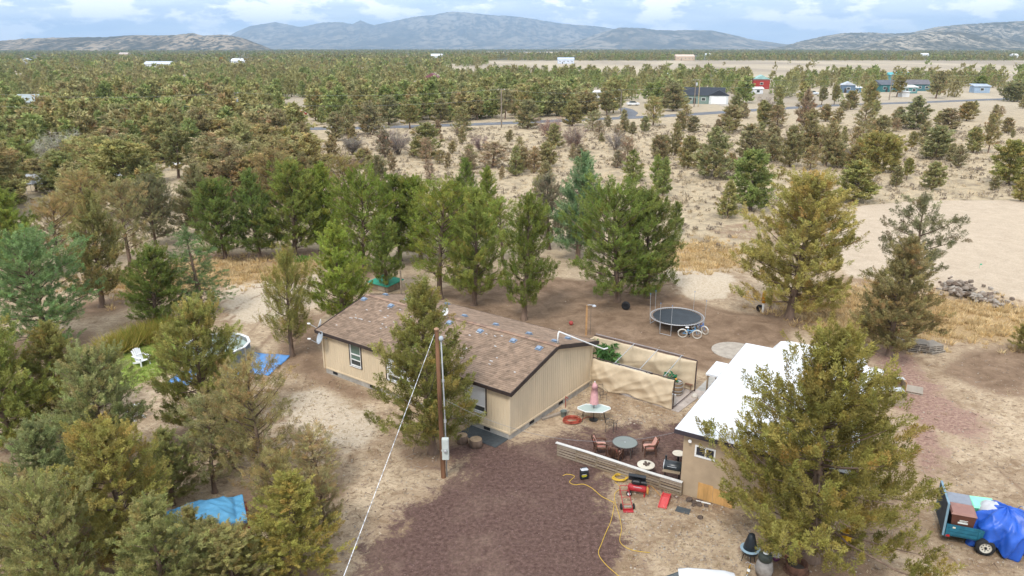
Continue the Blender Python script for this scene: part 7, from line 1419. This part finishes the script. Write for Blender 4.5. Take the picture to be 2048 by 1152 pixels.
far_house(288, 340, 137, 4.2, 14, 'long white building with grey roof in the left woodland', (.62, .62, .62), (.55, .59, .64), 0, 'gable', 2.4, 5, cat='building', name='long_building'); far_house(463, 477, 130, 5, 12, 'white barn, left one of two in the far woodland', (.75, .76, .77), (.80, .82, .84), 0, 'gable', 2.2, 1, cat='barn', name='barn'); far_house(480, 494, 130, 5, 12, 'white barn, right one of two in the far woodland', (.75, .76, .77), (.80, .82, .84), 0, 'gable', 2.2, 1, cat='barn', name='barn')
far_house(18, 98, 224, 3.0, 10, 'long low house with pale grey roof in the left woodland', (.50, .50, .46), (.34, .38, .38), -.1, 'gable', 2.2, 5); far_house(850, 876, 172, 4.4, 9, 'maroon barn in the woodland left of the power pole', (.17, .05, .055), (.20, .08, .085), 0, 'front', 2.2, 1, cat='barn', name='barn', door=False); far_house(830, 846, 178, 2.4, 4, 'white trailer below the maroon barn', (.75, .76, .77), (.80, .82, .84), -.2, 'gable', .6, 1, cat='trailer', name='house_trailer', door=False)
far_house(1116, 1148, 127.5, 5, 14, 'white and blue building at the far edge of the field', (.60, .64, .72), (.52, .60, .74), 0, 'gable', 2.5, 4, cat='building', name='building'); far_house(1352, 1389, 121, 6, 20, 'long tan building at the far edge of the field', (.60, .46, .34), (.66, .50, .40), 0, 'gable', 3, 5, cat='building', name='long_building'); far_house(1412, 1424, 117, 6, 14, 'small white barn right of the long tan building', (.7, .72, .74), (.74, .78, .82), 0, 'gable', 3, 1, cat='barn', name='barn'); far_house(862, 884, 118.5, 6, 16, 'far white building above the maroon barn', (.74, .74, .74), (.78, .8, .82), 0, 'gable', 3, 2, cat='building', name='building')
far_house(46, 62, 128, 4.5, 10, 'small pale gabled house at the far left', (.66, .66, .64), (.55, .58, .60), 0, 'front', 2.4, 1); far_house(1844, 1858, 115, 6, 14, 'white farm building in the dark woodland on the right', (.7, .7, .7), (.74, .75, .76), 0, 'gable', 2.5, 1, cat='building', name='building'); far_house(362, 375, 168, 3.0, 5, 'small white shed in the left woodland clearing', (.74, .75, .76), (.78, .8, .82), 0, 'lean', .6, 1, cat='shed', name='shed')
far_house(238, 256, 113, 6, 14, 'tan farmhouse under the mesa', (.56, .44, .36), (.60, .50, .44), 0, 'gable', 2.5, 2); far_house(2026, 2036, 117, 6, 12, 'tiny white house at the right end of the far woodland', (.75, .75, .74), (.78, .78, .78), 0, 'gable', 2.5, 1)
def small_car(px, py, col, label, rz=0., name='parked_car', cat='car'):
    g = G(px, py); t = thing(name, label, cat, (g.x, g.y, 0), rz); CMt = mat('paint ' + label[:16], col, .35, .05, 2)
    part('body', loft(MB(), [(-2.2, sec(.80, .4, .95)), (-1.9, sec(.88, .33, 1.0)), (1.8, sec(.88, .33, .95)), (2.2, sec(.8, .4, .8))]), CMt, t); part('cabin', loft(MB(), [(-1.4, sec(.74, .95, 1.02)), (-1.0, sec(.72, .95, 1.55)), (.5, sec(.72, .95, 1.55)), (1.1, sec(.74, .95, 1.0))]), PANE, t)
    for x in (-1.3, 1.3):
        for y in (-.8, .8): wheel(t, (x, y, .34), .34, .2, 'y', GALV)
small_car(1266, 211, (.74, .75, .76), 'white pickup parked beside the side road', .2); small_car(528, 207, (.60, .66, .74), 'pale blue-white car in the left wood clearing', .1); small_car(1626, 189, (.66, .70, .74), 'light car parked left of the blue-grey shed', .0)
g = G(592, 232); t = thing('tractor', 'red tractor with a front loader in a clearing of the wood', 'tractor', (g.x, g.y, 0), .15); part('hood', MB().rbox((.9, 0, 1.1), (1.9, .8, .8), .12), RED, t); part('cab', MB().rbox((-.6, 0, 1.75), (1.3, 1.2, 1.5), .1), RED, t); part('loader_arm', MB().bar((-.2, -.6, 1.5), (2.7, -.6, .9), .18).bar((-.2, .6, 1.5), (2.7, .6, .9), .18), RED, t); part('bucket', MB().box((2.9, 0, .6), (.5, 1.9, .6)), RED, t)
for x, r in ((-.7, .75), (1.4, .48)):
    for y in (-.8, .8): wheel(t, (x, y, r), r, .4, 'y', WHITE)
g = G(800, 250); t = thing('field_gate', 'grey pipe gate beyond the road left of the power pole', 'gate', (g.x, g.y, 0), -.1)
for z in (.3, .6, .9, 1.2): part('bar', MB().tube([(-2.4, 0, z), (2.4, 0, z)], .03, 5), GALV, t)
for x in (-2.4, 0, 2.4): part('upright', MB().tube([(x, 0, 0), (x, 0, 1.3)], .05, 6), GALV, t)
# ---- power line along the road
PL = []
for px, py, top, lb in [(-70, 292, 182, 'power pole at the left margin of the wood'), (478, 272, 184, 'power pole with a transformer in the left wood'), (1003, 255, 177, 'lone rust-brown power pole beside the road'), (1241, 228, 178, 'power pole beside the side road'), (1388, 214, 158, 'power pole in front of the dark-roofed house'), (1778, 200, 148, 'power pole beside the teal house'), (2130, 190, 140, 'power pole beyond the right margin')]:
    g = G(px, py); hgt = ZH(g, top); t = thing('power_pole', lb, 'power pole', (g.x, g.y, 0)); part('shaft', MB().tube([(0, 0, -.5), (0, 0, hgt)], [.19, .13], 8), mat('far pole wood', (.25, .14, .085) if px == 1003 else (.28, .23, .18), .9, .25, 1), t); part('cross_arm', MB().bar((-.9, 0, hgt - .35), (.9, 0, hgt - .35), .1, .12), mat('far pole wood', (.28, .23, .18)), t)
    for x in (-.8, 0, .8): part('insulator', MB().lathe([(.05, hgt - .28), (.07, hgt - .15), (.03, hgt - .08)], (x, 0, 0), 6), WHITE, t)
    if px in (478, 1388): part('transformer', MB().lathe([(.05, hgt - 2.2), (.28, hgt - 2.15), (.28, hgt - 1.2), (.05, hgt - 1.15)], (.42, 0, 0), 10), mat('transformer grey', (.55, .58, .6), .5), t)
    PL.append((g, hgt))
for k in range(len(PL) - 1):
    (a, ha), (b, hb) = PL[k], PL[k + 1]
    for dz, nm in ((.12, 'upper'), (2.5, 'lower')): wire('power_line', a + Vector((0, 0, ha - dz)), b + Vector((0, 0, hb - dz)), 1.1, .016, mat('weathered line', (.33, .34, .34), .6), '%s power line span %s' % (nm, ['left of the transformer pole', 'from the transformer pole to the lone pole', 'from the lone pole to the side road pole', 'from the side road pole to the dark-roofed house', 'from the dark-roofed house to the teal house', 'right of the teal house'][k]), 16, 4)
g = G(1396, 214); t = thing('power_pole', 'second bare pole right of the dark-roofed house pole', 'power pole', (g.x, g.y, 0)); part('shaft', MB().tube([(0, 0, -.4), (0, 0, ZH(g, 160))], [.17, .12], 8), mat('far pole pine', (.46, .36, .22), .9), t); part('cap', MB().box((0, 0, ZH(g, 160)), (.3, .3, .05)), GALV, t)

# ------------------------------------------------------------------ the air
hz = MB().box((0, 10900, 349), (35000, 24200, 702))
hm = bpy.data.materials.new('thin blue air'); hm.use_nodes = True; nt = hm.node_tree; nt.nodes.clear()
ho = nt.nodes.new('ShaderNodeOutputMaterial'); hv = nt.nodes.new('ShaderNodeVolumePrincipled')
hv.inputs['Color'].default_value = (.52, .74, 1.0, 1); hv.inputs['Density'].default_value = 8.0e-5; hv.inputs['Anisotropy'].default_value = .1
nt.links.new(hv.outputs[0], ho.inputs['Volume'])
tag(solo('haze', hz, hm, 'thin blue haze in the air over the plain', 'haze'), kind='stuff')
